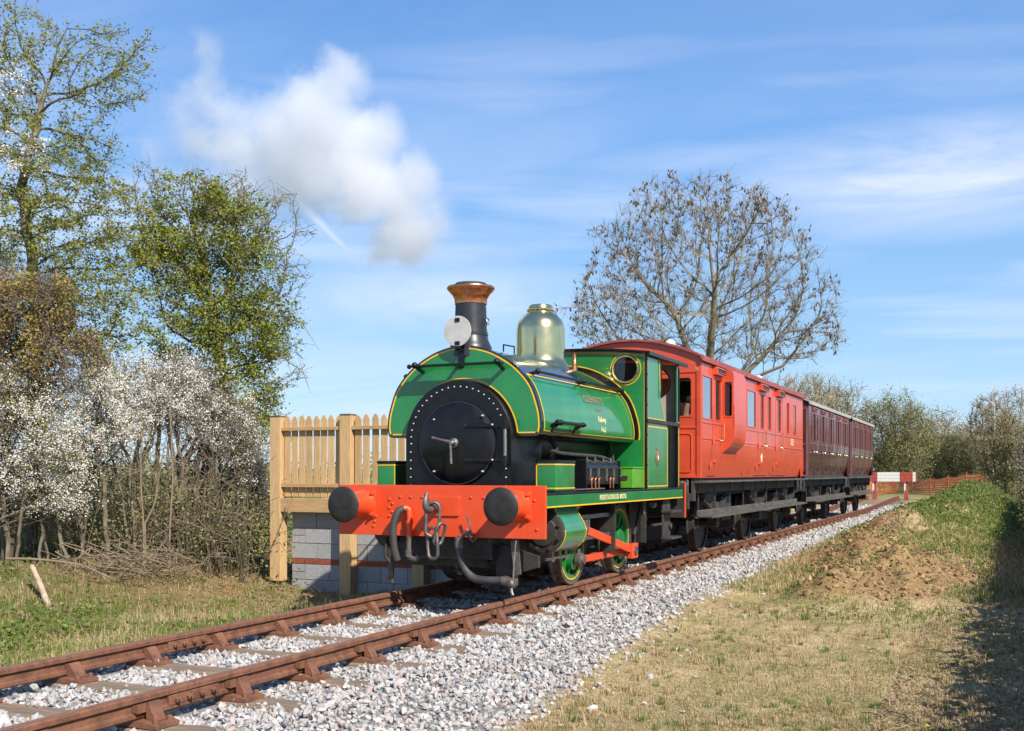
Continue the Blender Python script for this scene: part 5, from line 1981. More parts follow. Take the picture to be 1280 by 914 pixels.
        for wy in wheels:
            mb = MB()
            mb.prism([(wy - .46, 1.03), (wy + .46, 1.03), (wy + .16, .72), (wy + .15, .40), (wy + .07, .40), (wy + .07, .75), (wy - .07, .75), (wy - .07, .40), (wy - .15, .40), (wy - .16, .72)], YZ, s * .955, s * .975)
            mb.build('axle_guard', 'chassis_grey', t, 0)
            mb = MB()
            mb.prism(rrect(wy - .10, wy + .10, .42, .66, .04), YZ, s * .93, s * 1.10)
            ab = mb.build('axlebox', 'grimy_black', t, 0, .006)
            mb = MB()
            for k in range(6):
                l = .72 - .11 * k
                pts = [(wy + l * u, .70 + k * .022 + .16 * (u * u) * (l / .72) ** 2) for u in np.linspace(-1, 1, 9)]
                mb.ribbon(pts, [(a, b + .018) for a, b in pts], YZ, s * 1.0, s * 1.08)
            mb.box(*ss(.99, 1.09), wy - .05, wy + .05, .66, .86)
            for u in (-1, 1):
                mb.bar((s * 1.04, wy + u * .72, .88), (s * 1.04, wy + u * .74, 1.05), .05, .03)
            mb.build('leaf_spring', 'chassis_grey', ab, 20)
        if s > 0:
            mb = MB()
            for q in (wheels[0] + .9, wheels[-1] - 1.2):
                mb.box(.55, .95, q, q + .75, .50, .92)
                mb.cyl((.3, q + .9, .75), (.3, q + 1.5, .75), .16, 16)
            mb.tube([(.85, y0 + .6, .98), (.85, y1 - .6, .98)], .025, 6)
            mb.build('brake_gear', 'chassis_grey', t, 30, .006)
    for wy in wheels:
        mb = MB()
        r = spec['wheel_r']
        mb.cyl((-.95, wy, r), (.95, wy, r), .065, 16)
        for s in (1, -1):
            d = Vector((s, 0, 0))
            o = Vector((s * .68, wy, r))
            mb.lathe(o, d, [(0, r + .026), (.012, r + .028), (.034, r + .003), (.125, r - .003), (.125, r - .055), (.09, r - .06), (.075, .17), (.11, .14), (.11, .08)], 40, cap=False)
            mb.lathe(o, d, [(0, r + .026), (0, r - .05), (.04, r - .06), (.055, .1)], 40, cap=False)
        mb.build('wheelset', 'grimy_black', t, 35)
    return t


def coaches():
    ZA, ZB = 2.225, 2.885
    y0, y1 = 16.68, 26.22
    D = lambda a, b, w, hd, hood, zt=3.10: (a, b, 1.30, zt, (w[0], w[1], ZA, ZB) if w else None, hd, hood)
    spec = dict(hw=1.22, eave=3.165, top=3.50, tuck=.105, bead='coach_red', beads=(2.155, 1.90), handle='brass', hood='coach_red', hood_at=(2.955, .13, .085), roof='roof_red', gutter='roof_red',
                windows=[(16.76, 17.36, ZA, ZB), (20.06, 20.80, ZA, ZB), (24.99, 25.25, ZA, ZB)],
                doors=[D(17.42, 18.08, (17.60, 17.98), True, True), D(21.06, 21.80, (21.26, 21.60), True, True), D(21.83, 22.50, (22.0, 22.33), False, False), D(22.84, 23.56, (23.03, 23.42), True, True), D(23.59, 24.60, (24.13, 24.40), False, False)],
                end_windows=[(.52, 1.08), (-1.08, -.52)], parts=[20.0, 22.6, 24.7], hangers=9, wheel_r=.50, vents=[18.0, 25.4],
                gaps=[(18.18, 19.14)], extra=[])
    t = carriage('red_carriage', 'bright red six wheeled carriage with lookout bulge, behind the locomotive', y0, y1, 'coach_red', spec, [18.29, 21.87, 25.25], 'carriages of the train')
    # the guard's lookout: a bulge with a window looking forward
    mb = MB()
    xo, xi = 1.395, 1.205
    prof = catmull([(1.212, 1.70), (1.27, 1.745), (1.33, 1.80), (1.375, 1.87), (xo, 1.96)], 5) + [(xo, 3.0), (xo - .03, 3.08), (1.215, 3.13)]
    ya, yb = 18.19, 19.12
    # skin: outer face, rear cheek, front cheek with an opening
    n = len(prof)
    vs = [(x, ya, z) for x, z in prof] + [(x, yb, z) for x, z in prof]
    mb.add(vs, [(i, i + 1, n + i + 1, n + i) for i in range(n - 1)])
    for z_a, z_b in zip([p[1] for p in prof[:-1]], [p[1] for p in prof[1:]]):
        pass
    zz = [p[1] for p in prof]
    xx = [p[0] for p in prof]
    for yq, hole_ in ((ya, True), (yb, False)):
        cuts = sorted(set(zz + [2.30, 2.90]))
        for c, d in zip(cuts[:-1], cuts[1:]):
            x_c, x_d = np.interp(c, zz, xx), np.interp(d, zz, xx)
            if hole_ and 2.30 <= c and d <= 2.90:
                mb.add([(xi, yq, c), (1.235, yq, c), (1.235, yq, d), (xi, yq, d)], [(0, 1, 2, 3)])
                mb.add([(1.37, yq, c), (x_c, yq, c), (x_d, yq, d), (1.37, yq, d)], [(0, 1, 2, 3)])
            else:
                mb.add([(xi, yq, c), (x_c, yq, c), (x_d, yq, d), (xi, yq, d)], [(0, 1, 2, 3)])
    dk = mb.build('lookout', 'coach_red', t, 40)
    mb = MB()
    mb.box(1.235, 1.37, ya + .012, ya + .018, 2.30, 2.90)
    mb.build('pane', 'pane_glass', dk, 0)
    mb = MB()
    mb.ribbon(rrect(1.225, 1.38, 2.29, 2.91, .01), rrect(1.240, 1.365, 2.31, 2.89, .03), XZ, ya - .008, ya + .004, closed=True)
    mb.tube([(1.40, ya + .01, 1.98), (1.41, ya - .005, 2.3), (1.40, ya + .01, 2.5)], .010, 6)
    mb.build('lookout_frame', 'coach_red', dk, 0)
    letters('1831', .22, 'cream_letter', t, (1.232, 24.76, 2.03), 0, 1.0)
    mb = MB()
    q = [(math.cos(a), math.sin(a)) for a in np.linspace(0, 2 * PI, 20, endpoint=False)]
    x_ = side_x(1.63, 1.22, 1.265, 1.95, .105) + .004
    mb.prism([(21.45 + .05 * a, 1.67 + .125 * b) for a, b in q], YZ, x_ - .01, x_ + .012)
    mb.prism([(21.45 + .085 * a, 1.66 + .05 * b) for a, b in q], YZ, x_ - .01, x_ + .009)
    mb.build('crest', 'cream_letter', t, 0)
    # two older brown carriages
    for nm, lab, a, b, nc, wh in (('maroon_carriage', 'dark maroon carriage with many narrow doors, middle of the train', 27.22, 34.92, 5, [29.0, 33.15]),
                                  ('maroon_carriage', 'shorter dark maroon carriage at the tail of the train', 35.72, 41.86, 4, [37.3, 40.45])):
        pitch = (b - a - .3) / nc
        wins, doors, parts = [], [], []
        za, zb = 2.16, 2.84
        for k in range(nc):
            c = a + .15 + pitch * (k + .5)
            wins += [(c - .60, c - .34, za, zb), (c + .34, c + .60, za, zb)]
            doors.append((c - .29, c + .29, 1.30, 3.06, (c - .19, c + .19, za, zb), True, True))
            if k:
                parts.append(a + .15 + pitch * k)
        sp = dict(hw=1.20, eave=3.10, top=3.42, tuck=.15, bead='maroon_bead', beads=(2.09, 1.86), handle='brass', hood='board_red', hood_at=(2.90, .10, .045), roof='roof_white', gutter='roof_white',
                  windows=wins, doors=doors, end_windows=[], rear_windows=[(.45, 1.05), (-1.05, -.45)] if b > 40 else [], parts=parts, hangers=7, wheel_r=.48)
        carriage(nm, lab, a, b, 'coach_maroon', sp, wh, 'carriages of the train')


coaches()


def passenger():
    """A person standing at the end window of the red carriage."""
    px, py, pz = 0.87, 17.08, 1.19
    t = thing('person', 'person in cream jacket and dark cap seated behind the end window of the red carriage', 'person', (px, py, pz))

    def skinned(name, verts, edges, radii, mat, levels=2):
        bmk = bmesh.new()
        sl = bmk.verts.layers.skin.verify()
        vv = [bmk.verts.new(v) for v in verts]
        for i, (v, r) in enumerate(zip(vv, radii)):
            v[sl].radius = (r, r)
            v[sl].use_root = (i == 0)
        for a, b in edges:
            bmk.edges.new((vv[a], vv[b]))
        me = bpy.data.meshes.new(name)
        bmk.to_mesh(me)
        bmk.free()
        o = bpy.data.objects.new(name, me)
        COL.objects.link(o)
        o.parent = t
        sk = o.modifiers.new('skin', 'SKIN')
        sk.use_smooth_shade = True
        sb = o.modifiers.new('sub', 'SUBSURF')
        sb.levels = sb.render_levels = levels
        me.materials.append(M[mat])
        return o
    # facing the locomotive (-y), seated: hip at .50, head centre at 1.28
    bv = [(0, 0, .52), (0, -.01, .72), (0, 0, .92), (0, .0, 1.03), (0, -.01, 1.10), (0, -.02, 1.18), (0, -.02, 1.29), (0, -.01, 1.36),
          (.15, 0, .98), (.16, -.08, .74), (.13, -.28, .64), (.11, -.36, .65), (-.18, 0, .98), (-.23, -.06, .74), (-.17, -.28, .64), (-.15, -.36, .65),
          (.10, -.20, .50), (.11, -.44, .50), (.11, -.42, .10), (-.10, -.20, .50), (-.11, -.44, .50), (-.11, -.42, .10), (.11, -.54, .04), (-.11, -.54, .04)]
    be = [(0, 1), (1, 2), (2, 3), (3, 4), (4, 5), (5, 6), (6, 7), (2, 8), (8, 9), (9, 10), (10, 11), (2, 12), (12, 13), (13, 14), (14, 15), (0, 16), (16, 17), (17, 18), (0, 19), (19, 20), (20, 21), (18, 22), (21, 23)]
    br = [.14, .13, .14, .07, .055, .075, .10, .07, .06, .05, .036, .035, .06, .05, .036, .035, .085, .065, .05, .085, .065, .05, .04, .04]
    skinned('body', bv, be, br, 'skin')
    jv = [(0, 0, .50), (0, -.01, .72), (0, 0, .92), (0, 0, 1.02), (.15, 0, .98), (.16, -.08, .74), (.135, -.24, .65), (-.18, 0, .98), (-.23, -.06, .74), (-.18, -.24, .65)]
    skinned('jacket', jv, [(0, 1), (1, 2), (2, 3), (2, 4), (4, 5), (5, 6), (2, 7), (7, 8), (8, 9)], [.17, .16, .165, .085, .085, .07, .056, .085, .07, .056], 'jacket')
    tv = [(0, 0, .50), (.10, -.20, .50), (.11, -.44, .50), (.11, -.42, .16), (-.10, -.20, .50), (-.11, -.44, .50), (-.11, -.42, .16)]
    skinned('trousers', tv, [(0, 1), (1, 2), (2, 3), (0, 4), (4, 5), (5, 6)], [.155, .10, .08, .07, .10, .08, .07], 'dark_cloth')
    mb = MB()
    mb.sphere((px, py - .015, pz + 1.34), .113, 18, 10, (1, 1.1, .75))
    mb.prism([(.11 * math.cos(a), -.10 + .10 * math.sin(a)) for a in np.linspace(PI, 2 * PI, 12)], lambda a, b, z: (px + a, py + b, pz + z), 1.335, 1.35)
    mb.build('cap', 'dark_cloth', t, 50)
    mb = MB()
    mb.sphere((px, py - .125, pz + 1.265), .020, 8, 6, (.8, 1.2, 1.2))
    for s in (1, -1):
        mb.sphere((px + s * .105, py - .01, pz + 1.27), .028, 8, 6, (.5, .8, 1.2))
    mb.build('nose_and_ears', 'skin', t, 60)
    mb = MB()
    for s in (1, -1):
        mb.sphere((px + s * .036, py - .112, pz + 1.292), .011, 8, 6)
    mb.bar((px - .025, py - .117, pz + 1.222), (px + .025, py - .117, pz + 1.222), .008, .007)
    mb.build('face', 'dark_cloth', t, 60)

    t.rotation_euler.z = R(-80)


passenger()


# ------------------------------------------------------------------ platform end: block wall and fence
def platform():
    YW = 13.712
    x0, x1 = -4.40, -1.46
    mb = MB()
    mb.box(x0 + .06, x1 - .02, YW + .10, 40.0, -.7, .90)
    tag(mb.build('platform', 'mortar', None, 0), kind='structure')
    w = thing('block_wall', 'grey concrete block wall with one red brick course, under the wooden fence', 'wall', ((x0 + x1) / 2, YW, -.6))
    mb = MB()
    mb.box(x0 + .008, x1 - .008, YW + .014, YW + .09, -.60, .745)
    mb.build('mortar_bed', 'mortar', w, 0)
    rs = random.Random(3)
    L_, g = .440, .011

    def block(a, b, c, d, mat='block_grey', nm='block'):
        m_ = MB()
        e = rs.uniform(-.002, .003)
        m_.box(a, b, YW + e, YW + .086, c, d)
        m_.build(nm, mat, w, 0, .004)
    zs = [(-.50, -.285), (-.274, -.048)]
    up = [(.046, .268), (.279, .503), (.514, .742)]
    for i, (c, d) in enumerate(zs + up):
        cur = x0
        if i in (1, 3):
            # closers cut to half height at the corner
            h = (c + d) / 2
            block(cur, cur + .225, c, h - .005)
            block(cur, cur + .225, h + .005, d)
            cur += .225 + g
        elif i % 2 == 0:
            pass
        while cur < x1 - .02:
            n = min(cur + L_ - (.0 if True else 0), x1)
            block(cur, n, c, d)
            cur = n + g
    cur = x0
    while cur < x1 - .02:
        n = min(cur + .215, x1)
        block(cur, n, -.038, .036, 'brick_red', 'brick')
        cur = n + g
    f = thing('wooden_fence', 'new tan picket fence with square posts standing on the platform end', 'fence', (-3.3, 13.6, -.4))

    def part(nm, mat, *b, bev=.004):
        m_ = MB()
        m_.box(*b)
        return m_.build(nm, mat, f, 0, bev)
    posts = [(-4.675, -4.485, -.30), (-3.415, -3.225, -.50), (-2.185, -1.995, -.55)]
    for i, (a, b, z) in enumerate(posts):
        p = part('post', 'fence_wood', a, b, 13.52, 13.70, z, 2.20)
        m_ = MB()
        m_.prism([(a - .004, 2.2003), (b + .004, 2.2003), (b - .02, 2.222), (a + .02, 2.222)], XZ, 13.515, 13.705)
        m_.build('post_cap', 'post_cap', p, 0)
    part('post', 'fence_wood', -4.43, -4.30, 14.5, 14.62, -.2, .95)
    part('post', 'fence_wood', -1.62, -1.48, 13.54, 13.68, -.4, 1.05)
    for a, b in ((-4.485, -3.415), (-3.225, -2.185), (-1.995, -1.62)):
        for z0_, z1_ in ((1.985, 2.040), (1.130, 1.190)):
            part('fence_rail', 'beam_wood', a, b, 13.545, 13.60, z0_, z1_)
        part('fence_beam', 'beam_wood', a, b, 13.53, 13.60, .755, .965)
        n = int((b - a) / .131)
        for k in range(n):
            cx = a + (b - a) * (k + .5) / n + rs.uniform(-.006, .006)
            hw = .054
            m_ = MB()
            zt = 2.205 + rs.uniform(-.01, .01)
            lean = rs.uniform(-.004, .004)
            m_.prism([(cx - hw, .985), (cx + hw, .985), (cx + hw + lean, zt - .065), (cx + .018 + lean, zt), (cx - .018 + lean, zt), (cx - hw + lean, zt - .065)], XZ, 13.605, 13.627)
            m_.build('picket', 'fence_wood', f, 0, .003)


platform()


# ------------------------------------------------------------------ end of the line
def line_end():
    y, z = 59.4, .10
    t = thing('buffer_stop', 'red and white painted buffer stop board on two posts at the end of the track', 'buffer stop', (0, y, 0))
    seg = [(-1.05, -.38, 'board_red'), (-.38, .72, 'white_paint'), (.72, 1.36, 'board_red'), (1.36, 1.50, 'white_paint'), (1.50, 1.56, 'board_red')]
    for k in range(3):
        for a, b, m in seg:
            mb = MB()
            mb.box(a, b, y, y + .08, .92 + k * .165, 1.075 + k * .165)
            mb.build('board', m, t, 0, .004)
    for x in (-.55, 1.02):
        mb = MB()
        mb.box(x - .09, x + .0, y + .081, y + .30, z - .2, 1.38)
        mb.build('post', 'white_paint', t, 0, .005)
        mb = MB()
        mb.box(x + .001, x + .09, y + .081, y + .30, z - .2, 1.0)
        mb.prism([(y + .30, z - .1), (y + 1.0, z - .1), (y + .30, .85)], YZ, x - .02, x + .06)
        mb.prism([(x - .10, z - .1), (x + .14, z - .1), (x + .05, .5), (x - .0, .5)], XZ, y + .02, y + .079)
        mb.build('post_foot', 'board_red', t, 0, .005)
    # orange plastic barrier mesh on stakes
    pts = [spot(1040, 72), spot(1090, 73), spot(1140, 71), spot(1185, 66), spot(1232, 60)]
    zt = [0.95, 0.92, 0.95, 1.15, 1.5]
    f = thing('barrier_mesh', 'orange plastic safety mesh fence sagging across the far field', 'safety fence', (pts[2][0], pts[2][1], 0))
    pp = catmull([(p[0], p[1], q) for p, q in zip(pts, zt)], 14)
    n = len(pp)
    mb = MB()
    for k in range(9):
        fr = k / 8
        zf = lambda i: float(H(pp[i][0], pp[i][1])) + .05
        line = [Vector((pp[i][0], pp[i][1], zf(i) + (max(pp[i][2] - .10 * abs(math.sin(i * .45)), zf(i) + .5) - zf(i)) * fr)) for i in range(n)]
        for a, b in zip(line[:-1], line[1:]):
            mb.bar(a, b, .02, .045)
    for i in range(n - 1):
        for q in (0, .33, .66):
            x = pp[i][0] * (1 - q) + pp[i + 1][0] * q
            y_ = pp[i][1] * (1 - q) + pp[i + 1][1] * q
            g_ = float(H(x, y_)) + .05
            zt_ = pp[i][2] * (1 - q) + pp[i + 1][2] * q - .10 * abs(math.sin((i + q) * .45))
            mb.bar((x, y_, g_), (x, y_, max(zt_, g_ + .5)), .045, .02)
    mb.build('mesh_sheet', 'orange_mesh', f, 0, kind='stuff')
    for i in range(0, n, 7):
        mb = MB()
        g_ = float(H(pp[i][0], pp[i][1]))
        mb.cyl((pp[i][0], pp[i][1] + .05, g_ - .1), (pp[i][0], pp[i][1] + .05, pp[i][2] + .12), .03, 8)
        mb.build('stake', 'board_red', f, 0)


line_end()


# ------------------------------------------------------------------ plants
def colonize(att, starts, step, di, dk, rg, trop=(0, 0, 0.12), max_iter=220, jitter=0.12, start_par=None):
    """Branches that grow towards a cloud of points: nodes and their parents."""
    att = np.array(att, float)
    pos = [np.array(s, float) for s in starts]
    par = list(start_par) if start_par else [-1] + list(range(len(starts) - 1))
    trop = np.array(trop)
    best = np.full(len(att), 1e9)
    who = np.zeros(len(att), int)
    for i, p in enumerate(pos):
        d = np.linalg.norm(att - p, axis=1)
        m = d < best
        best[m], who[m] = d[m], i
    alive = best > dk
    seen = {}
    for it in range(max_iter):
        act = alive & (best < di)
        if not act.any():
            k = np.where(alive)[0]
            if not len(k):
                break
            act = np.zeros(len(att), bool)
            act[k[np.argmin(best[k])]] = True
        idx = np.where(act)[0]
        w = who[idx]
        P_ = np.array(pos)
        dv = att[idx] - P_[w]
        dv /= np.linalg.norm(dv, axis=1)[:, None] + 1e-9
        new0 = len(pos)
        acc = {}
        for q, v in zip(w, dv):
            acc[q] = acc.get(q, 0) + v
        for q, v in acc.items():
            l = np.linalg.norm(v)
            if l < 1e-3:
                v = rg.normal(size=3)
                l = np.linalg.norm(v)
            v = v / l
            if par[q] >= 0:
                pd = pos[q] - pos[par[q]]
                v = v + 0.55 * pd / (np.linalg.norm(pd) + 1e-9)
            v = v + trop + rg.normal(0, jitter, 3)
            v /= np.linalg.norm(v)
            if seen.get(q, 0) > 3:
                continue
            seen[q] = seen.get(q, 0) + 1
            pos.append(pos[q] + v * step)
            par.append(q)
        if len(pos) == new0:
            alive[idx[:max(1, len(idx) // 4)]] = False
            continue
        for i in range(new0, len(pos)):
            d = np.linalg.norm(att - pos[i], axis=1)
            m = d < best
            best[m], who[m] = d[m], i
        alive &= best > dk
    return np.array(pos), np.array(par)


def radii(pos, par, tip, power=2.3, mx=None):
    n = len(pos)
    acc = np.zeros(n)
    kids = np.zeros(n, int)
    for i in range(1, n):
        kids[par[i]] += 1
    for i in range(n - 1, -1, -1):
        if kids[i] == 0:
            acc[i] = tip ** power
        if par[i] >= 0:
            acc[par[i]] += acc[i]
    r = acc ** (1 / power)
    if mx:
        r = np.where(r > tip, tip + (r - tip) * (mx - tip) / max(r.max() - tip, 1e-6), r)
    return r, kids


class Limbs:
    """Tapered segments joined into one mesh."""

    def __init__(self):
        self.a, self.b, self.ra, self.rb = [], [], [], []

    def seg(self, a, b, ra, rb):
        self.a.append(a)
        self.b.append(b)
        self.ra.append(ra)
        self.rb.append(rb)

    def poly(self, pts, r0, r1):
        n = len(pts)
        for i in range(n - 1):
            self.seg(pts[i], pts[i + 1], r0 + (r1 - r0) * i / (n - 1), r0 + (r1 - r0) * (i + 1) / (n - 1))

    def skeleton(self, pos, par, r):
        for i in range(1, len(pos)):
            if par[i] >= 0:
                self.seg(pos[par[i]], pos[i], min(r[par[i]], r[i] * 1.2), r[i])

    def mesh(self, name, k=5, thin=3, limit=0.02):
        A, B = np.array(self.a), np.array(self.b)
        ra, rb = np.array(self.ra), np.array(self.rb)
        Vs, Fs, off = [], [], 0
        for big in (True, False):
            m = (np.maximum(ra, rb) > limit) == big
            if not m.any():
                continue
            kk = (k if big else thin)
            a, b, r0, r1 = A[m], B[m], ra[m], rb[m]
            d = b - a
            l = np.linalg.norm(d, axis=1)[:, None] + 1e-9
            d = d / l
            b = b + d * r1[:, None] * 0.35
            ref = np.where(np.abs(d[:, 2:3]) > 0.9, np.array([[1.0, 0, 0]]), np.array([[0, 0, 1.0]]))
            u = np.cross(d, ref)
            u /= np.linalg.norm(u, axis=1)[:, None]
            w = np.cross(d, u)
            n = len(a)
            V = np.empty((n, 2 * kk, 3))
            for q in range(kk):
                an = 2 * PI * q / kk
                o = u * math.cos(an) + w * math.sin(an)
                V[:, q] = a + o * r0[:, None]
                V[:, kk + q] = b + o * r1[:, None]
            base = off + np.arange(n)[:, None] * 2 * kk
            for q in range(kk):
                q2 = (q + 1) % kk
                Fs.append(np.concatenate([base + q, base + q2, base + kk + q2, base + kk + q], 1))
            Vs.append(V.reshape(-1, 3))
            off += n * 2 * kk
        return np.concatenate(Vs), np.concatenate(Fs)


def limbs_obj(name, lb, mat, parent=None, kind=None, k=6, limit=0.02, loc=None):
    V, F = lb.mesh(name, k, 3, limit)
    wl = wloc(parent) if parent else Vector(loc if loc is not None else (0, 0, 0))
    me = raw_mesh(name, V - np.array(wl), F, 4)
    return link(name, me, mat, parent, 60, 0, kind, wl)


def leaf_cloud(name, C, size, mat, parent, rg, aspect=0.55, up=None, fold=0.25, kind='stuff', loc=None, dirs=None):
    """Leaves: one four-cornered blade with a crease at each centre C."""
    n = len(C)
    s = size if np.ndim(size) else np.full(n, size)
    if dirs is None:
        # blades turn their faces broadly to the light
        w = rg.normal(size=(n, 3)) * 0.75 + np.array([0, 0, 0.55]) + np.array(SUN)[None] * 0.55
        w /= np.linalg.norm(w, axis=1)[:, None]
        d = np.cross(w, rg.normal(size=(n, 3)))
        d /= np.linalg.norm(d, axis=1)[:, None] + 1e-9
        u = np.cross(w, d)
    else:
        d = dirs + rg.normal(0, .35, (n, 3))
        d /= np.linalg.norm(d, axis=1)[:, None]
        u = np.cross(d, rg.normal(size=(n, 3)))
        u /= np.linalg.norm(u, axis=1)[:, None] + 1e-9
        w = np.cross(d, u)
    h = (s / 2)[:, None]
    V = np.empty((n, 4, 3))
    V[:, 0] = C - d * h
    V[:, 1] = C + u * h * aspect + w * h * fold
    V[:, 2] = C + d * h
    V[:, 3] = C - u * h * aspect + w * h * fold
    b = np.arange(n)[:, None] * 4
    F = np.concatenate([b, b + 1, b + 2, b + 3], 1)
    wl = wloc(parent) if parent else Vector(loc if loc is not None else (0, 0, 0))
    me = raw_mesh(name, V.reshape(-1, 3) - np.array(wl), F, 4)
    o = link(name, me, mat, parent, 0, 0, kind, wl)
    return o


def twig_points(pos, par, kids, r, lim, rg, per, spread):
    """Leaf positions gathered along the thin wood."""
    m = np.where((r < lim) & (par >= 0))[0]
    i = rg.choice(m, per)
    f = rg.uniform(0, 1, per)[:, None]
    p = pos[i] * f + pos[par[i]] * (1 - f)
    return p + rg.normal(0, spread, (per, 3)), pos[i] - pos[par[i]]


def ellipsoid(rg, n, c, rad, hollow=0.0):
    d = rg.normal(size=(n, 3))
    d /= np.linalg.norm(d, axis=1)[:, None]
    q = rg.uniform(hollow ** 3, 1, n) ** (1 / 3)
    return np.array(c) + d * q[:, None] * np.array(rad)


def pix(px, py, Z):
    """World point seen at (px, py) of the photograph at depth Z."""
    x, y = spot(px, Z)
    return np.array([x, y, CAM_Z + (592.0 - py) / 1350.0 * Z])


def img_ell(rg, n, px, py, Z, rx, ry, depth, hollow=0.0):
    """Points in an ellipsoid that spans rx, ry of the picture's pixels at depth Z, and depth metres away from the viewer."""
    c = pix(px, py, Z)
    e = ellipsoid(rg, n, (0, 0, 0), (rx / 1350.0 * Z, ry / 1350.0 * Z, depth), hollow)
    cy, sy = math.cos(YAW), math.sin(YAW)
    right = np.array([cy, sy, 0])
    fwd = np.array([-sy, cy, 0])
    return c + e[:, 0:1] * right + e[:, 1:2] * np.array([0, 0, 1.0]) + e[:, 2:3] * fwd


def add_twigs(lb, pos, par, kids, rg, n, length, r, lim, rad, droop=0.0, tips=None, bend=0.3):
    """Short side twigs off the thin wood; returns their end points and directions."""
    m = np.where((rad < lim) & (par >= 0))[0]
    ends, dirs = [], []
    for i in rg.choice(m, n):
        d = pos[i] - pos[par[i]]
        d = d / (np.linalg.norm(d) + 1e-9) + rg.normal(0, 0.6, 3)
        d[2] -= droop
        d /= np.linalg.norm(d)
        p = pos[i]
        l = length * rg.uniform(0.4, 1.2)
        q1 = p + d * l * 0.5
        d2 = d + rg.normal(0, bend, 3)
        d2 /= np.linalg.norm(d2)
        q2 = q1 + d2 * l * 0.5
        lb.seg(p, q1, r, r * .8)
        lb.seg(q1, q2, r * .8, r * .55)
        ends.append(q2)
        ends.append(q1)
        dirs.append(d2)
        dirs.append(d)
    return np.array(ends), np.array(dirs)


def ash_tree():
    rg = np.random.default_rng(21)
    Z = 46.0
    x, y = spot(884, Z)
    zg = float(H(x, y))
    t = thing('ash_tree', 'large bare ash tree hung with brown seed bunches, beyond the train', 'tree', (x, y, zg))
    A = []
    # rounded crown, wide at its waist, ragged towards the top
    A.append(img_ell(rg, 1500, 878, 345, Z, 150, 118, 4.6, 0.3))
    A.append(img_ell(rg, 480, 812, 400, Z, 104, 66, 3.6))
    A.append(img_ell(rg, 480, 958, 395, Z, 98, 70, 3.6))
    A.append(img_ell(rg, 420, 1000, 418, Z, 55, 42, 3.0))
    A.append(img_ell(rg, 420, 755, 395, Z, 48, 45, 3.0))
    A.append(img_ell(rg, 400, 880, 270, Z, 100, 46, 3.2))
    A = np.concatenate(A)
    base = np.array([x, y, zg])
    st = [base + np.array([0, 0, q]) for q in np.arange(0, 5.1, .45)]
    sp = [-1] + list(range(len(st) - 1))
    fork = len(st) - 1
    cy, sy = math.cos(YAW), math.sin(YAW)
    for k, an in enumerate((-70, -54, -38, -24, -12, -3, 6, 16, 29, 44, 60, 76)):
        d = np.array([math.sin(R(an)) * cy, math.sin(R(an)) * sy, math.cos(R(an))]) + np.array([-sy, cy, 0]) * rg.normal(0, .28)
        prev = fork - int(rg.integers(0, 4))
        p = st[prev].copy()
        for q in range(int(rg.integers(7, 11))):
            d = d + rg.normal(0, .07, 3) + np.array([0, 0, .035])
            d /= np.linalg.norm(d)
            p = p + d * .42
            st.append(p.copy())
            sp.append(prev)
            prev = len(st) - 1
    pos, par = colonize(A, st, 0.42, 2.6, 0.55, rg, (0, 0, 0.16), 120, 0.10, sp)
    r, kids = radii(pos, par, 0.0095, 2.1, 0.31)
    lb = Limbs()
    lb.skeleton(pos, par, r)
    ends, dirs = add_twigs(lb, pos, par, kids, rg, 9500, 0.62, 0.0082, 0.06, r, -0.35)
    limbs_obj('trunk', lb, 'bark_ash', t, None, 7, 0.05)
    # bunches of winged seeds hang below the outer twigs
    c0 = np.array([x, y, 0])
    cc = pix(880, 400, Z)
    rr = np.linalg.norm((ends - cc) / np.array([6.2, 6.2, 6.2]), axis=1)
    keep = rg.uniform(size=len(ends)) < np.clip(.015 + .20 * (rr - .45), .015, .16)
    K = ends[keep]
    q = np.repeat(K, 3, axis=0) + rg.normal(0, .05, (len(K) * 3, 3)) - np.array([0, 0, .08])
    leaf_cloud('seed_bunches', q, rg.uniform(.10, .20, len(q)), 'ash_key', t, rg, .5, dirs=np.tile([0, 0, -1.0], (len(q), 1)))
    print('ash', len(pos), len(lb.a), len(q))


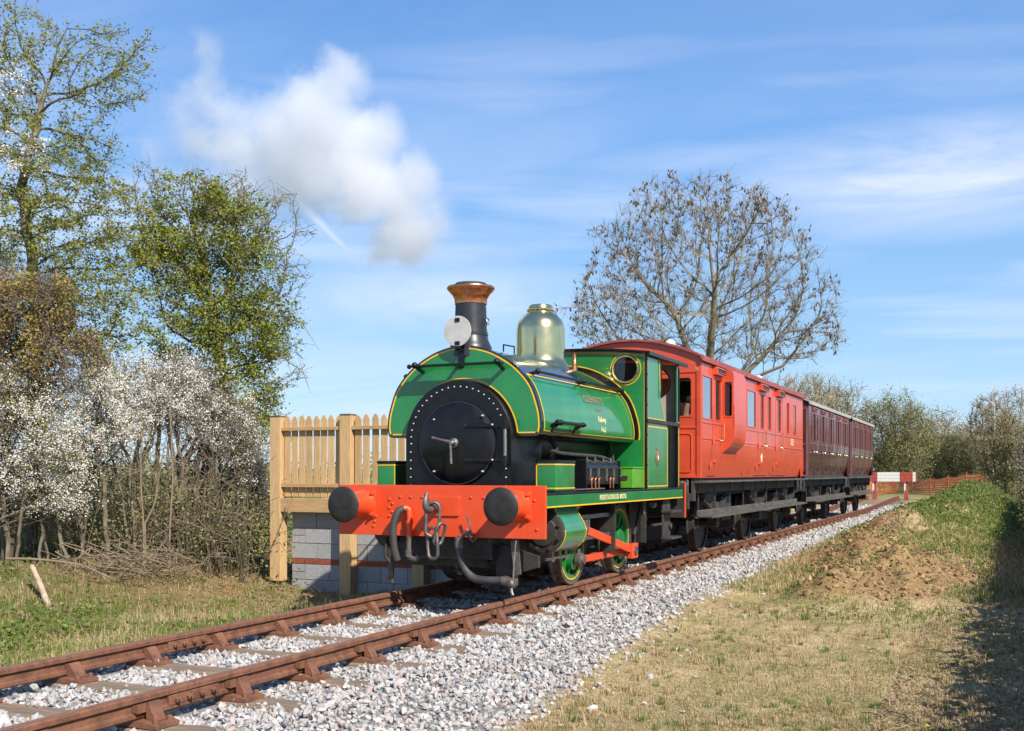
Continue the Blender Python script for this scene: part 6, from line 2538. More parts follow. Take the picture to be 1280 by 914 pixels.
def left_trees():
    rg = np.random.default_rng(5)
    # tall hawthorn-like tree at the picture's left edge
    Z = 17.0
    x, y = spot(22, Z)
    zg = float(H(x, y))
    t = thing('tall_tree', 'tall open tree with fresh yellow green leaves and one white flowering bough', 'tree', (x, y, zg))
    A = np.concatenate([img_ell(rg, 260, 30, 70, Z, 60, 55, .9), img_ell(rg, 300, 130, 90, Z, 62, 60, .9), img_ell(rg, 230, -40, 130, Z, 70, 100, 1.2), img_ell(rg, 300, 55, 190, Z, 95, 75, 1.2),
                        img_ell(rg, 420, 105, 290, Z, 85, 95, 1.3), img_ell(rg, 300, 110, 390, Z, 75, 70, 1.3), img_ell(rg, 200, 10, 300, Z, 70, 90, 1.3), img_ell(rg, 60, 172, 50, Z, 25, 10, .4), img_ell(rg, 40, 20, 22, Z, 20, 12, .4)])
    st = [pix(px, py, Z) for px, py in ((40, 690), (42, 600), (48, 520), (46, 440), (44, 380), (42, 335), (34, 290), (27, 245), (30, 205), (42, 170), (50, 140), (58, 110))]
    full = []
    for a, b in zip(st[:-1], st[1:]):
        for q in np.linspace(0, 1, 4)[:-1]:
            full.append(a * (1 - q) + b * q + rg.normal(0, .015, 3))
    pos, par = colonize(A, full, 0.16, 1.1, 0.22, rg, (0, 0, 0.05), 150, 0.16)
    r, kids = radii(pos, par, 0.0045, 2.1, 0.095)
    lb = Limbs()
    lb.skeleton(pos, par, r)
    ends, dirs = add_twigs(lb, pos, par, kids, rg, 3200, 0.22, 0.004, 0.018, r)
    limbs_obj('trunk', lb, 'bark_grey', t, None, 8, 0.012)
    P1, d1 = twig_points(pos, par, kids, r, 0.02, rg, 15000, .055)
    E = ends[rg.integers(0, len(ends), 19000)] + rg.normal(0, .035, (19000, 3))
    L_ = np.concatenate([P1, E])
    # leaves thin out towards the top of the tree
    keep = rg.uniform(size=len(L_)) < np.clip(1.15 - (L_[:, 2] - 3.5) * 0.14, .30, 1)
    L_ = L_[keep]
    leaf_cloud('foliage', L_, rg.uniform(.035, .062, len(L_)), 'leaf_spring', t, rg, .75)
    wb = np.concatenate([img_ell(rg, 800, 10, 100, Z - .3, 26, 32, .25), img_ell(rg, 900, 34, 190, Z - .3, 34, 34, .25), img_ell(rg, 300, 4, 178, Z - .3, 16, 22, .25)])
    kk = rg.choice(len(wb), 70)
    wb = wb[kk[rg.integers(0, 70, 1500)]] + rg.normal(0, .07, (1500, 3)) * np.array([1, 1, .45])
    leaf_cloud('blossom', wb, rg.uniform(.025, .05, len(wb)), 'blossom', t, rg, .9)

    # ivy-clad tree
    Z = 18.6
    x, y = spot(285, Z)
    zg = float(H(x, y))
    t = thing('ivy_clad_tree', 'bushy tree clad in glossy green ivy with bare twigs at its top', 'tree', (x, y, zg))
    blobs = [(255, 300, 62, 55), (215, 330, 50, 50), (300, 290, 45, 48), (320, 345, 42, 50), (265, 380, 70, 52), (225, 420, 50, 45), (300, 430, 55, 55), (340, 400, 30, 55), (300, 490, 48, 45), (325, 520, 28, 40), (190, 300, 35, 45), (235, 250, 55, 30), (290, 250, 45, 25)]
    A = [img_ell(rg, int(5.2 * a * b / 60) + 30, px, py, Z, a, b, .9) for px, py, a, b in blobs]
    A += [img_ell(rg, 46, 352, 262, Z, 34, 22, .5), img_ell(rg, 40, 180, 225, Z, 26, 28, .5), img_ell(rg, 40, 262, 228, Z, 60, 16, .6), img_ell(rg, 45, 362, 345, Z, 24, 50, .5), img_ell(rg, 30, 366, 440, Z, 18, 40, .4)]
    A = np.concatenate(A)
    st = [pix(px, py, Z) for px, py in ((292, 715), (290, 640), (296, 570), (288, 510), (276, 455), (270, 400))]
    full = []
    for a, b in zip(st[:-1], st[1:]):
        for q in np.linspace(0, 1, 6)[:-1]:
            full.append(a * (1 - q) + b * q + rg.normal(0, .02, 3))
    pos, par = colonize(A, full, 0.17, 1.2, 0.24, rg, (0, 0, 0.04), 150, 0.2)
    r, kids = radii(pos, par, 0.005, 2.1, 0.11)
    lb = Limbs()
    lb.skeleton(pos, par, r)
    ends, dirs = add_twigs(lb, pos, par, kids, rg, 2600, 0.24, 0.0042, 0.02, r)
    # dead twigs standing out of the top and the right side
    for (a0, b0, a1, b1) in ((300, 330, 250, 235), (345, 300, 385, 290), (335, 285, 358, 238), (322, 322, 340, 250), (270, 268, 225, 222), (215, 345, 204, 400), (285, 330, 262, 300), (308, 255, 296, 215), (345, 335, 384, 330), (350, 390, 385, 410), (355, 440, 382, 470)):
        p, q = pix(a0, b0, Z - .5), pix(a1, b1, Z - .5)
        pts = [p * (1 - f) + q * f + rg.normal(0, .03, 3) for f in np.linspace(0, 1, 7)]
        lb.poly(pts, .013, .004)
        for k in range(7):
            s0 = pts[rg.integers(2, 7)]
            lb.poly([s0, s0 + rg.normal(0, .10, 3), s0 + rg.normal(0, .2, 3)], .005, .003)
    limbs_obj('trunk', lb, 'bark_grey', t, None, 7, 0.012)
    # ivy: leaves cling in clumps with gaps between
    L_ = []
    for px, py, a, b in blobs:
        seeds = img_ell(rg, int(a * b / 52), px, py, Z, a * .95, b * .95, .85, .2)
        n_ = int(a * b * 1.12)
        L_.append(seeds[rg.integers(0, len(seeds), n_)] + rg.normal(0, .085, (n_, 3)) * np.array([1.15, 1.15, .75]))
    L_ = np.concatenate(L_)
    leaf_cloud('ivy', L_, rg.uniform(.032, .066, len(L_)), 'leaf_ivy', t, rg, .85)
    P1, d1 = twig_points(pos, par, kids, r, 0.02, rg, 4200, .05)
    far_ = np.concatenate([ends[rg.integers(0, len(ends), 4200)], P1])
    top = rg.uniform(size=len(far_)) < np.clip(1.2 - np.maximum(far_[:, 2] - 5.4, 0) * 0.55, .25, 1)
    far_ = far_[top]
    leaf_cloud('spring_leaves', far_ + rg.normal(0, .03, far_.shape), rg.uniform(.03, .055, len(far_)), 'leaf_spring', t, rg, .7)

    # brown, half-dead ivy thicket at the edge
    Z = 15.8
    x, y = spot(30, Z)
    zg = float(H(x, y))
    t = thing('withered_thicket', 'tangled thicket of brown withered ivy at the left edge', 'bush', (x, y, zg))
    blobs = [(20, 400, 62, 60), (70, 440, 58, 52), (10, 480, 55, 50), (-30, 380, 50, 80), (60, 380, 40, 45), (35, 500, 40, 40)]
    A = np.concatenate([img_ell(rg, 190, px, py, Z, a, b, .8) for px, py, a, b in blobs])
    st = [pix(8 + 2 * math.sin(k), 700 - k * 14, Z) for k in range(16)]
    pos, par = colonize(A, st, 0.15, 1.0, 0.2, rg, (0, 0, 0.05), 120, 0.3)
    r, kids = radii(pos, par, 0.0045, 2.1, 0.09)
    lb = Limbs()
    lb.skeleton(pos, par, r)
    ends, dirs = add_twigs(lb, pos, par, kids, rg, 3800, 0.34, 0.0045, 0.03, r, 0.5, None, .5)
    limbs_obj('trunk', lb, 'twig_brown', t, None, 6, 0.012)
    L_ = []
    for px, py, a, b in blobs:
        seeds = img_ell(rg, int(a * b / 75), px, py, Z, a, b, .8)
        n_ = int(a * b * .95)
        L_.append(seeds[rg.integers(0, len(seeds), n_)] + rg.normal(0, .09, (n_, 3)) * np.array([1, 1, 1.2]))
    L_ = np.concatenate(L_)
    leaf_cloud('withered_leaves', L_, rg.uniform(.03, .065, len(L_)), 'leaf_brown', t, rg, .6)
    G = L_[rg.integers(0, len(L_), 1800)]
    leaf_cloud('ivy', G + rg.normal(0, .05, G.shape), rg.uniform(.04, .07, 1800), 'leaf_ivy', t, rg, .85)


def blossom_bush(label, px, Z, blobs, stems, rg, dens, leaf=0.0, stem_mat='bark_grey', low=None):
    x, y = spot(px, Z)
    zg = float(H(x, y))
    t = thing('blossom_bush', label, 'bush', (x, y, zg), 'white flowering bushes along the lineside')
    A = np.concatenate([img_ell(rg, int(a * b / 14) + 20, bx, by, Z, a, b, d) for bx, by, a, b, d in blobs])
    lb = Limbs()
    allp = []
    for k in range(stems):
        sx, sy = x + rg.normal(0, .30), y + rg.normal(0, .22)
        g = float(H(sx, sy))
        tgt = A[rg.integers(0, len(A))]
        h = max(0.9, (tgt[2] - g) * .55)
        dx, dy = (tgt[0] - sx) * .28, (tgt[1] - sy) * .28
        st = [np.array([sx + dx * (q / h), sy + dy * (q / h), g + q]) + rg.normal(0, .018, 3) for q in np.arange(0, h, .16)]
        sub = A[rg.integers(0, len(A), max(50, len(A) // stems))]
        pos, par = colonize(sub, st, 0.13, 1.2, 0.18, rg, (0, 0, 0.1), 90, 0.18)
        r, kids = radii(pos, par, 0.0042, 2.2, rg.uniform(.018, .034))
        lb.skeleton(pos, par, r)
        e, d = add_twigs(lb, pos, par, kids, rg, 95, 0.34, 0.0034, 0.014, r)
        tw, _ = twig_points(pos, par, kids, r, 0.011, rg, 260, .02)
        allp += [e, tw]
    limbs_obj('stems', lb, stem_mat, t, None, 6, 0.012)
    P_ = np.concatenate(allp)
    P_ = P_[P_[:, 2] > zg + .75 if low is None else P_[:, 2] > low]
    n_ = dens
    # flowers crowd some sprays and leave others bare
    n_ = int(n_ * 3.0)
    bunch = P_[rg.choice(len(P_), max(8, n_ // 14))]
    C = bunch[rg.integers(0, len(bunch), n_)] + rg.normal(0, .040, (n_, 3))
    leaf_cloud('blossom', C, rg.uniform(.015, .030, n_), 'blossom', t, rg, .9)
    if leaf:
        m = int(dens * leaf)
        C = P_[rg.integers(0, len(P_), m)] + rg.normal(0, .05, (m, 3))
        leaf_cloud('foliage', C, rg.uniform(.03, .05, m), 'leaf_spring', t, rg, .7)


def lineside():
    rg = np.random.default_rng(11)
    blossom_bush('dense white blossom bush spilling down to the undergrowth, at the left edge', 25, 15.6, [(30, 520, 60, 60, .8), (-20, 530, 50, 60, .8), (75, 560, 42, 48, .7), (40, 600, 52, 40, .7), (85, 620, 24, 50, .5)], 9, rg, 9500, .35)
    blossom_bush('loose white blossom bush under the open tree, beside the withered ivy', 118, 16.4, [(120, 500, 48, 55, .8), (150, 530, 44, 45, .8), (105, 560, 42, 40, .7)], 8, rg, 6800, .3)
    blossom_bush('tall white blossom bush in front of the gap of sky', 190, 17.4, [(190, 500, 48, 55, .8), (160, 470, 36, 34, .7), (225, 500, 36, 50, .7)], 9, rg, 5800, .12)
    blossom_bush('white blossom bush on dark crowded stems, left of the ivy clad trunk', 255, 17.8, [(255, 515, 50, 52, .8), (232, 475, 40, 34, .7), (285, 540, 34, 44, .7)], 18, rg, 5200, .08)
    blossom_bush('thin blossom bush at the foot of the ivy, nearest the fence', 308, 17.6, [(308, 545, 22, 45, .6), (300, 575, 24, 40, .6), (325, 590, 14, 50, .5)], 10, rg, 2100, .35, 'bark_grey')
    # crowded bare stems under the bushes
    lb, lt = Limbs(), Limbs()
    for k in range(300):
        px = rg.choice([rg.uniform(-20, 322), rg.uniform(190, 322)])
        Z = rg.uniform(16.2, 19.5)
        x, y = spot(px, Z)
        g = float(H(x, y))
        h = rg.uniform(.7, 2.3)
        p = np.array([x, y, g])
        d = np.array([rg.normal(0, .16), rg.normal(0, .16), 1])
        pts = [p]
        for s in range(7):
            d = d + rg.normal(0, .07, 3)
            pts.append(pts[-1] + d / np.linalg.norm(d) * h / 7)
        w = lt if rg.uniform() < .35 else lb
        w.poly(pts, rg.uniform(.004, .013), .003)
        for s in range(rg.integers(2, 7)):
            q = pts[rg.integers(2, 8)]
            v = np.array([rg.normal(0, .3), rg.normal(0, .3), rg.uniform(0, .5)])
            w.poly([q, q + v * .6 + rg.normal(0, .03, 3), q + v], .005, .003)
    o = limbs_obj('undergrowth_stems', lb, 'twig_brown', None, 'stuff', 5, .012)
    o = limbs_obj('undergrowth_twigs', lt, 'twig_tan', None, 'stuff', 5, .012)
    # pale slender saplings standing in front
    for nm, pts_, lab in (('sapling', [(211, 706), (213, 650), (216, 590), (213, 520), (216, 470)], 'slender pale sapling stem standing alone before the dark stems'),
                          ('sapling', [(180, 712), (179, 650), (176, 600), (178, 540)], 'thin pale sapling stem rising from the brush pile'),
                          ('sapling', [(181, 655), (193, 630), (198, 600), (205, 560)], 'leaning pale shoot forking off beside the brush pile')):
        L_ = Limbs()
        P_ = catmull([tuple(pix(a, b, 15.9)) for a, b in pts_], 5)
        P_[0] = (P_[0][0], P_[0][1], float(H(P_[0][0], P_[0][1])) - .02) if 'leaning' not in lab else P_[0]
        if 'leaning' in lab:
            g = spot(182, 15.9)
            P_ = [(g[0], g[1], float(H(*g)) - .02)] + P_
        L_.poly([np.array(p) for p in P_], .017, .006)
        for k in range(8):
            q = np.array(P_[rg.integers(len(P_) // 3, len(P_))])
            v = rg.normal(0, .16, 3) + np.array([0, 0, .12])
            L_.poly([q, q + v * .5, q + v + rg.normal(0, .03, 3)], .005, .003)
        o = limbs_obj(nm, L_, 'twig_tan', None, None, 7, .004, loc=P_[0])
        tag(o, lab, 'sapling', 'pale saplings at the lineside')
    # undergrowth leaves, low and olive, behind and between the stems
    C, S = [], []
    for k in range(330):
        px, Z = rg.uniform(-25, 338), rg.uniform(16.4, 21.5)
        x, y = spot(px, Z)
        g = float(H(x, y))
        n_ = rg.integers(60, 150)
        c = np.array([x, y, g + rg.uniform(.05, 1.15)])
        C.append(c + rg.normal(0, 1, (n_, 3)) * np.array([.28, .28, .26]))
    C = np.concatenate(C)
    leaf_cloud('undergrowth_leaves', C, rg.uniform(.03, .06, len(C)), 'leaf_far', None, rg, .7, loc=(0, 0, 0))
    # a screen of scrub further back
    for k, (px, Z, w, h, mat, lab) in enumerate([(60, 27, 3.2, 1.9, 'leaf_far', 'low olive scrub bush behind the blossom at the left'), (170, 29, 3.4, 1.7, 'leaf_willow', 'yellow green scrub bush seen under the blossom'), (260, 28, 3.0, 1.8, 'leaf_far', 'olive scrub bush behind the dark stems'), (338, 33, 2.6, 1.55, 'leaf_willow', 'yellow green scrub bush beside the fence post')]):
        x, y = spot(px, Z)
        g = float(H(x, y))
        t = thing('scrub_bush', lab, 'bush', (x, y, g), 'scrub bushes behind the blossom')
        A = ellipsoid(rg, 160, (x, y, g + h * .55), (w * .5, w * .4, h * .5))
        L_ = Limbs()
        for a in A:
            b = np.array([x + (a[0] - x) * .5, y + (a[1] - y) * .5, g])
            L_.poly([b, (a + b) / 2 + rg.normal(0, .06, 3), a], .012, .005)
        limbs_obj('stems', L_, 'twig_tan', t, None, 4, .02)
        C = A[rg.integers(0, 160, 3600)] + rg.normal(0, .13, (3600, 3))
        leaf_cloud('foliage', C, rg.uniform(.05, .09, 3600), mat, t, rg, .6)


def far_tree(name, label, cat, px, Z, top, halfw, rg, leaf, nleaf, bare=True, lsize=.16, wood='twig_brown', trunk_r=.16, base=0.25, up=.15, kids_=1100, twig=.02, group='trees and bushes beyond the line'):
    x, y = spot(px, Z)
    g = float(H(x, y))
    t = thing(name, label, cat, (x, y, g), group)
    ztop = CAM_Z + (592 - top) / 1350 * Z
    hw = halfw / 1350 * Z
    hgt = ztop - g
    cz = g + hgt * (base + 1) / 2
    A = ellipsoid(rg, 520, (x, y, cz), (hw, hw * .8, hgt * (1 - base) / 2), .1)
    A = A + rg.normal(0, hw * .06, A.shape)
    st = [np.array([x, y, g + q]) for q in np.arange(-.1, hgt * max(base, .08), hgt * .045)]
    step = hgt * .045
    pos, par = colonize(A, st, step, hgt * .35, step * 1.15, rg, (0, 0, up), 90, .13)
    r, kids = radii(pos, par, twig, 2.1, trunk_r)
    lb = Limbs()
    lb.skeleton(pos, par, r)
    ends, dirs = add_twigs(lb, pos, par, kids, rg, kids_, hgt * .09, twig * .8, trunk_r * .4, r, -.4)
    limbs_obj('trunk', lb, wood, t, None, 5, .05)
    if nleaf:
        nleaf = int(nleaf * 3.9)
        C = np.concatenate([ends[rg.integers(0, len(ends), nleaf // 2)], A[rg.integers(0, len(A), nleaf - nleaf // 2)]]) + rg.normal(0, hgt * .035, (nleaf, 3))
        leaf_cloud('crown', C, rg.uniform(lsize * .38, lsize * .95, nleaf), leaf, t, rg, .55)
    return t


def background():
    rg = np.random.default_rng(31)
    T = [
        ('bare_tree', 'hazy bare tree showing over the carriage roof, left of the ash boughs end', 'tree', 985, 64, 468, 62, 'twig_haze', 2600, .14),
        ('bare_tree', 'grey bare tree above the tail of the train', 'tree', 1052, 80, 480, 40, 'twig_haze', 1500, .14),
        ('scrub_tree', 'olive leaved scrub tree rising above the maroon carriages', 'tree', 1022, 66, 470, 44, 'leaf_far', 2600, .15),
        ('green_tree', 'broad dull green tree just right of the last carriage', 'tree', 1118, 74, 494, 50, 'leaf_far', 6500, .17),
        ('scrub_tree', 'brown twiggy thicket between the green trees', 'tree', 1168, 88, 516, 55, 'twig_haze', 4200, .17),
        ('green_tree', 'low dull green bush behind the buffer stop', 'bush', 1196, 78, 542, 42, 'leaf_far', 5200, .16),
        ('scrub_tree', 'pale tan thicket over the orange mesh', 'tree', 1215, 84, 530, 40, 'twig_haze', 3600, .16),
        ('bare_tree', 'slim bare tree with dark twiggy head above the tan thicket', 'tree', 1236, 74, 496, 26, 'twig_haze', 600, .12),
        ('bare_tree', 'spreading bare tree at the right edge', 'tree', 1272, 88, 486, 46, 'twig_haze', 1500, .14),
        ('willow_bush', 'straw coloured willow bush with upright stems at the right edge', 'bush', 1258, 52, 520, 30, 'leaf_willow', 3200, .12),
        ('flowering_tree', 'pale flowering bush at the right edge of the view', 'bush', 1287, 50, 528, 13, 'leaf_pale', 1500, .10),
        ('bare_tree', 'bare hedgerow tree beyond the hedge, unseen, added for window reflections', 'tree', 1520, 38, 500, 60, 'twig_haze', 1500, .12),  # this and the next two: unseen trees added for the carriage windows to reflect
        ('scrub_tree', 'leafy hedgerow tree beyond the hedge, unseen, added for window reflections', 'tree', 1640, 34, 505, 70, 'leaf_far', 1800, .12),
        ('scrub_tree', 'tan hedgerow bush beyond the hedge, unseen, added for window reflections', 'tree', 1440, 50, 520, 60, 'twig_haze', 1500, .13),
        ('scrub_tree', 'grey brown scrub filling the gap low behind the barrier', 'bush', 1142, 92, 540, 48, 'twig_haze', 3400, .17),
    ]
    for nm, lab, cat, px, Z, top, hw, leaf, n_, ls in T:
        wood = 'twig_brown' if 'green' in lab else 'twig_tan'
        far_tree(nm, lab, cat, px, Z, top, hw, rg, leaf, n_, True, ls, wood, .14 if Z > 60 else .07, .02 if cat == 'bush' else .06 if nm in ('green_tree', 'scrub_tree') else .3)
    # birch with a white trunk
    x, y = spot(1243, 58)
    g = float(H(x, y))
    L_ = Limbs()
    L_.poly([np.array([x, y, g]), np.array([x - .1, y, g + 2]), np.array([x + .02, y, g + 4.2]), np.array([x - .05, y, g + 6])], .08, .02)
    for k in range(60):
        q = np.array([x, y, g + rg.uniform(2.2, 5.9)])
        v = np.array([rg.normal(0, .4), rg.normal(0, .4), rg.uniform(.0, .6)])
        L_.poly([q, q + v * .6, q + v + np.array([0, 0, -.12])], .013, .007)
    tag(limbs_obj('birch_tree', L_, 'birch_bark', None, None, 6, .03, loc=(x, y, g)), 'slender birch with a white trunk before the willow', 'tree')
    # far hedge line all round the fields
    C = []
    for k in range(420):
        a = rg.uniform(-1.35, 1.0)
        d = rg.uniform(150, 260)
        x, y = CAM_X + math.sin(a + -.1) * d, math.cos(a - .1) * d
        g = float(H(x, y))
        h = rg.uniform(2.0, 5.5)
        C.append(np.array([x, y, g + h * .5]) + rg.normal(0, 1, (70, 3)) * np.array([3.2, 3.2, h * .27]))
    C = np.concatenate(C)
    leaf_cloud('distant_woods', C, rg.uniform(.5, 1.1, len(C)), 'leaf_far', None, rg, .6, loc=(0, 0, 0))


def hedge():
    """Hedge along the right: it throws the dark band on the grass."""
    rg = np.random.default_rng(41)
    t = thing('hedge', 'bramble and hawthorn hedge along the right edge casting shade on the grass', 'hedge', (6.4, 16, -.35), None)
    C, A = [], []
    lb = Limbs()
    for y in np.arange(2.5, 44, .30):
        xm = 6.72 + .12 * math.sin(y * .7)
        if y < 14:
            xm += .25
        g = float(H(xm, y))
        h = 1.30 + .2 * math.sin(y * .9) + rg.uniform(-.1, .2)
        seeds = ellipsoid(rg, 18, (xm, y, g + h * .5), (.60, .3, h * .5))
        A.append(seeds)
        for s in seeds:
            b = np.array([xm + rg.normal(0, .15), y + rg.normal(0, .15), g - .02])
            m = (s + b) / 2 + rg.normal(0, .08, 3)
            lb.poly([b, m, s], .010, .004)
            lb.poly([s, s + rg.normal(0, .12, 3), s + rg.normal(0, .22, 3)], .004, .003)
    A = np.concatenate(A)
    limbs_obj('stems', lb, 'twig_brown', t, None, 4, .02)
    n_ = 80000
    C = A[rg.integers(0, len(A), n_)] + rg.normal(0, .12, (n_, 3))
    core = np.stack([rg.normal(6.84, .16, 30000), rg.uniform(2, 44, 30000), rg.uniform(-.35, 1.15, 30000)], -1)
    leaf_cloud('inner_leaves', core, rg.uniform(.09, .16, 30000), 'dead_leaf', t, rg, .9)
    leaf_cloud('foliage', C[:50000], rg.uniform(.04, .075, 50000), 'weed_green', t, rg, .8)
    leaf_cloud('withered_leaves', C[50000:], rg.uniform(.04, .075, 30000), 'dead_leaf', t, rg, .7)


ash_tree()
left_trees()
lineside()
background()
hedge()


# ------------------------------------------------------------------ ground cover
def blades(name, C, h, w, lean, mat, rg, parent=None):
    """Grass: each blade a bent, tapering strip of three triangles."""
    n = len(C)
    a = rg.uniform(0, 2 * PI, n)
    fx, fy = np.cos(a), np.sin(a)
    l1 = lean * rg.uniform(.2, 1.0, n)
    hor1, hor2 = h * .5 * np.sin(l1 * .6), h * (.5 * np.sin(l1 * .6) + .5 * np.sin(np.minimum(l1 * 1.5, 1.62)))
    v1, v2 = h * .5 * np.cos(l1 * .6), h * (.5 * np.cos(l1 * .6) + .5 * np.cos(np.minimum(l1 * 1.5, 1.62)))
    V = np.empty((n, 5, 3))
    px, py = -fy * w, fx * w
    for k, s in ((0, 1), (1, -1)):
        V[:, k] = C + np.stack([px * s * .5, py * s * .5, 0 * h - .005], -1)
    for k, s in ((2, -1), (3, 1)):
        V[:, k] = C + np.stack([fx * hor1 + px * s * .4, fy * hor1 + py * s * .4, v1], -1)
    V[:, 4] = C + np.stack([fx * hor2, fy * hor2, np.maximum(v2, .004)], -1)
    b = np.arange(n)[:, None] * 5
    F = np.concatenate([np.concatenate([b, b + 1, b + 2], 1), np.concatenate([b, b + 2, b + 3], 1), np.concatenate([b + 3, b + 2, b + 4], 1)])
    me = raw_mesh(name, V.reshape(-1, 3), F, 3)
    return link(name, me, mat, parent, 0, 0, 'stuff', Vector((0, 0, 0)))


def scatter(rg, n, x0, x1, y0, y1):
    """More points near the viewer: even over the picture rather than over the ground."""
    u = rg.uniform(0, 1, n)
    y = 1 / (1 / y0 + (1 / y1 - 1 / y0) * u)
    return rg.uniform(x0, x1, n), y


def ground_cover():
    rg = np.random.default_rng(51)
    gnoise = lambda x, y: wob(x, y, 0.75, 12) + 0.5 * wob(x, y, 2.2, 3)
    soil = soil_at
    # right: dry mown grass
    x, y = scatter(rg, 340000, 1.7, 6.4, 3.4, 40)
    C = np.stack([x, y, H(x, y)], -1)
    ok = in_view(C, .12)[0] & (x > ballast_edge(y) + .05 + rg.exponential(.13, len(x)) * (rg.uniform(size=len(x)) > .5)) & (soil(x, y) < rg.uniform(.1, .7, len(x)))
    thin = (wob(x, y, 1.3, 17) + .7 * wob(x, y, 4.5, 27)) < rg.uniform(-.9, .8, len(x))
    C = C[ok & thin]
    dist = np.hypot(C[:, 0] - CAM_X, C[:, 1])
    n = len(C)
    tuft = .55 + .9 * sstep(.2, .9, wob(C[:, 0], C[:, 1], 2.6, 22))
    ol = (wob(C[:, 0], C[:, 1], 1.7, 6) + .5 * wob(C[:, 0], C[:, 1], 5.5, 16) + rg.normal(0, .25, n)) > .12
    for nm, m_, mt in (('dry_grass', ~ol, 'straw'), ('fading_grass', ol, 'straw_olive')):
        q = C[m_]
        blades(nm, q, rg.uniform(.02, .085, len(q)) * tuft[m_], .0032 + dist[m_] * .00026, rg.uniform(1.7, 3.0, len(q)), mt, rg)
    # the same grass further off, where the points above run thin
    x, y = rg.uniform(1.8, 6.2, 90000), rg.uniform(15, 54, 90000)
    C = np.stack([x, y, H(x, y)], -1)
    C = C[in_view(C, .12)[0] & (x > ballast_edge(y) + rg.exponential(.1, len(x))) & (soil(x, y) < rg.uniform(.1, .8, len(x)))]
    dist = np.hypot(C[:, 0] - CAM_X, C[:, 1])
    gr = rg.uniform(size=len(C)) < .25 + .45 * sstep(20, 30, C[:, 1])
    for m_, nm, mt in ((~gr, 'dry_grass', 'straw'), (gr, 'green_grass', 'grass_green')):
        q = C[m_]
        blades(nm, q, rg.uniform(.04, .15, len(q)), .004 + dist[m_] * .0003, rg.uniform(.4, 1.9, len(q)), mt, rg)
    # right: green tufts in patches, thick on the far heaps
    x, y = scatter(rg, 150000, 1.9, 6.2, 3.6, 52)
    C = np.stack([x, y, H(x, y)], -1)
    pg = 0.05 + .62 * sstep(.25, .8, gnoise(x, y)) * (.4 + .6 * sstep(4.4, 2.6, x)) + 1.1 * sstep(12.2, 14.5, y) * sstep(19.5, 16.5, y) * sstep(.05, .5, wob(x, y, 1.7, 4) + .25) + .95 * sstep(23, 29, y) * sstep(.05, .2, heaps(x, y)) + .8 * sstep(.10, .26, heaps(x, y)) * (1 - sstep(.3, .5, heaps(x, y))) * sstep(12, 15, y)
    ok = in_view(C, .12)[0] & (x > ballast_edge(y) + rg.exponential(.25, len(x))) & (soil(x, y) < rg.uniform(.2, .9, len(x))) & (rg.uniform(size=len(x)) < pg)
    C = C[ok]
    dist = np.hypot(C[:, 0] - CAM_X, C[:, 1])
    n = len(C)
    blades('green_grass', C, rg.uniform(.03, .09, n) * (1 + .6 * sstep(12, 18, C[:, 1])), .0035 + dist * .0003, rg.uniform(.2, 1.1, n), 'grass_green', rg)
    # tufts: blades fanning out from one root, straw and green
    for nm, mt, n_t, hh, seedk in (('grass_tufts', 'straw', 1500, .085, 8), ('green_tufts', 'grass_green', 800, .075, 15)):
        x, y = scatter(rg, n_t * 4, 1.9, 6.0, 3.6, 30)
        q = np.stack([x, y, H(x, y)], -1)
        pt = np.clip(.25 + .6 * wob(x, y, 1.4, seedk), .03, 1) + (.5 * sstep(14, 17, y) if mt == 'grass_green' else 0)
        q = q[in_view(q, .12)[0] & (x > ballast_edge(y) + .1) & (rg.uniform(size=len(x)) < pt) & (soil(x, y) < rg.uniform(.3, 1.2, len(x)))]
        nb = rg.integers(9, 26, len(q))
        rid = np.repeat(np.arange(len(q)), nb)
        hs = (hh * rg.uniform(.4, 1.25, len(q)))[rid] * rg.uniform(.5, 1.1, len(rid))
        C = q[rid] + rg.normal(0, .018, (len(rid), 3)) * np.array([1, 1, 0])
        dist = np.hypot(C[:, 0] - CAM_X, C[:, 1])
        blades(nm, C, hs, .0034 + dist * .00025, rg.uniform(.3, 1.5, len(rid)), mt, rg)
    # leafy weeds on the heaps
    x, y = scatter(rg, 110000, 2.2, 6.2, 11, 55)
    C = np.stack([x, y, H(x, y)], -1)
    hp = heaps(x, y)
    pw = .85 * sstep(.08, .25, hp) * np.maximum(1 - soil(x, y) * 1.0, 0.26) * np.clip(.35 + gnoise(x, y), 0.05, 1)
    pw = np.maximum(pw, .75 * sstep(12.6, 14.5, y) * sstep(18.5, 16.0, y) * sstep(2.9, 3.8, x) * np.clip(wob(x, y, 2.1, 14), 0, 1))
    pw = np.maximum(pw, .8 * sstep(25, 31, y) * sstep(.1, .3, hp) * np.clip(.42 + .75 * wob(x, y, 1.1, 6), .10, 1))
    k = in_view(C, .12)[0] & (rg.uniform(size=len(x)) < pw) & (x > ballast_edge(y) + .15)
    C = C[k]
    C[:, 2] += rg.uniform(0, .16, len(C)) * (.5 + .5 * sstep(16, 26, C[:, 1]))
    dist = np.hypot(C[:, 0] - CAM_X, C[:, 1])
    leaf_cloud('weeds', C, rg.uniform(.6, 1.3, len(C)) * (.022 + .0017 * dist), 'weed_green', None, rg, .7, loc=(0, 0, 0))
    # left: lush low weeds, thinning to dirt by the fence
    x, y = scatter(rg, 150000, -15, -1.25, 5.4, 17)
    C = np.stack([x, y, H(x, y)], -1)
    bare = np.maximum(sstep(-5.4, -3.6, x) * sstep(9.8, 11.4, y), .75 * sstep(-9.5, -5.5, x) * sstep(9.0, 11.0, y))
    pw = np.clip(.18 + 1.5 * wob(x, y, 1.3, 22), .02, 1) * (1 - .85 * bare) * (1 - .45 * sstep(-9.0, -5.0, x))
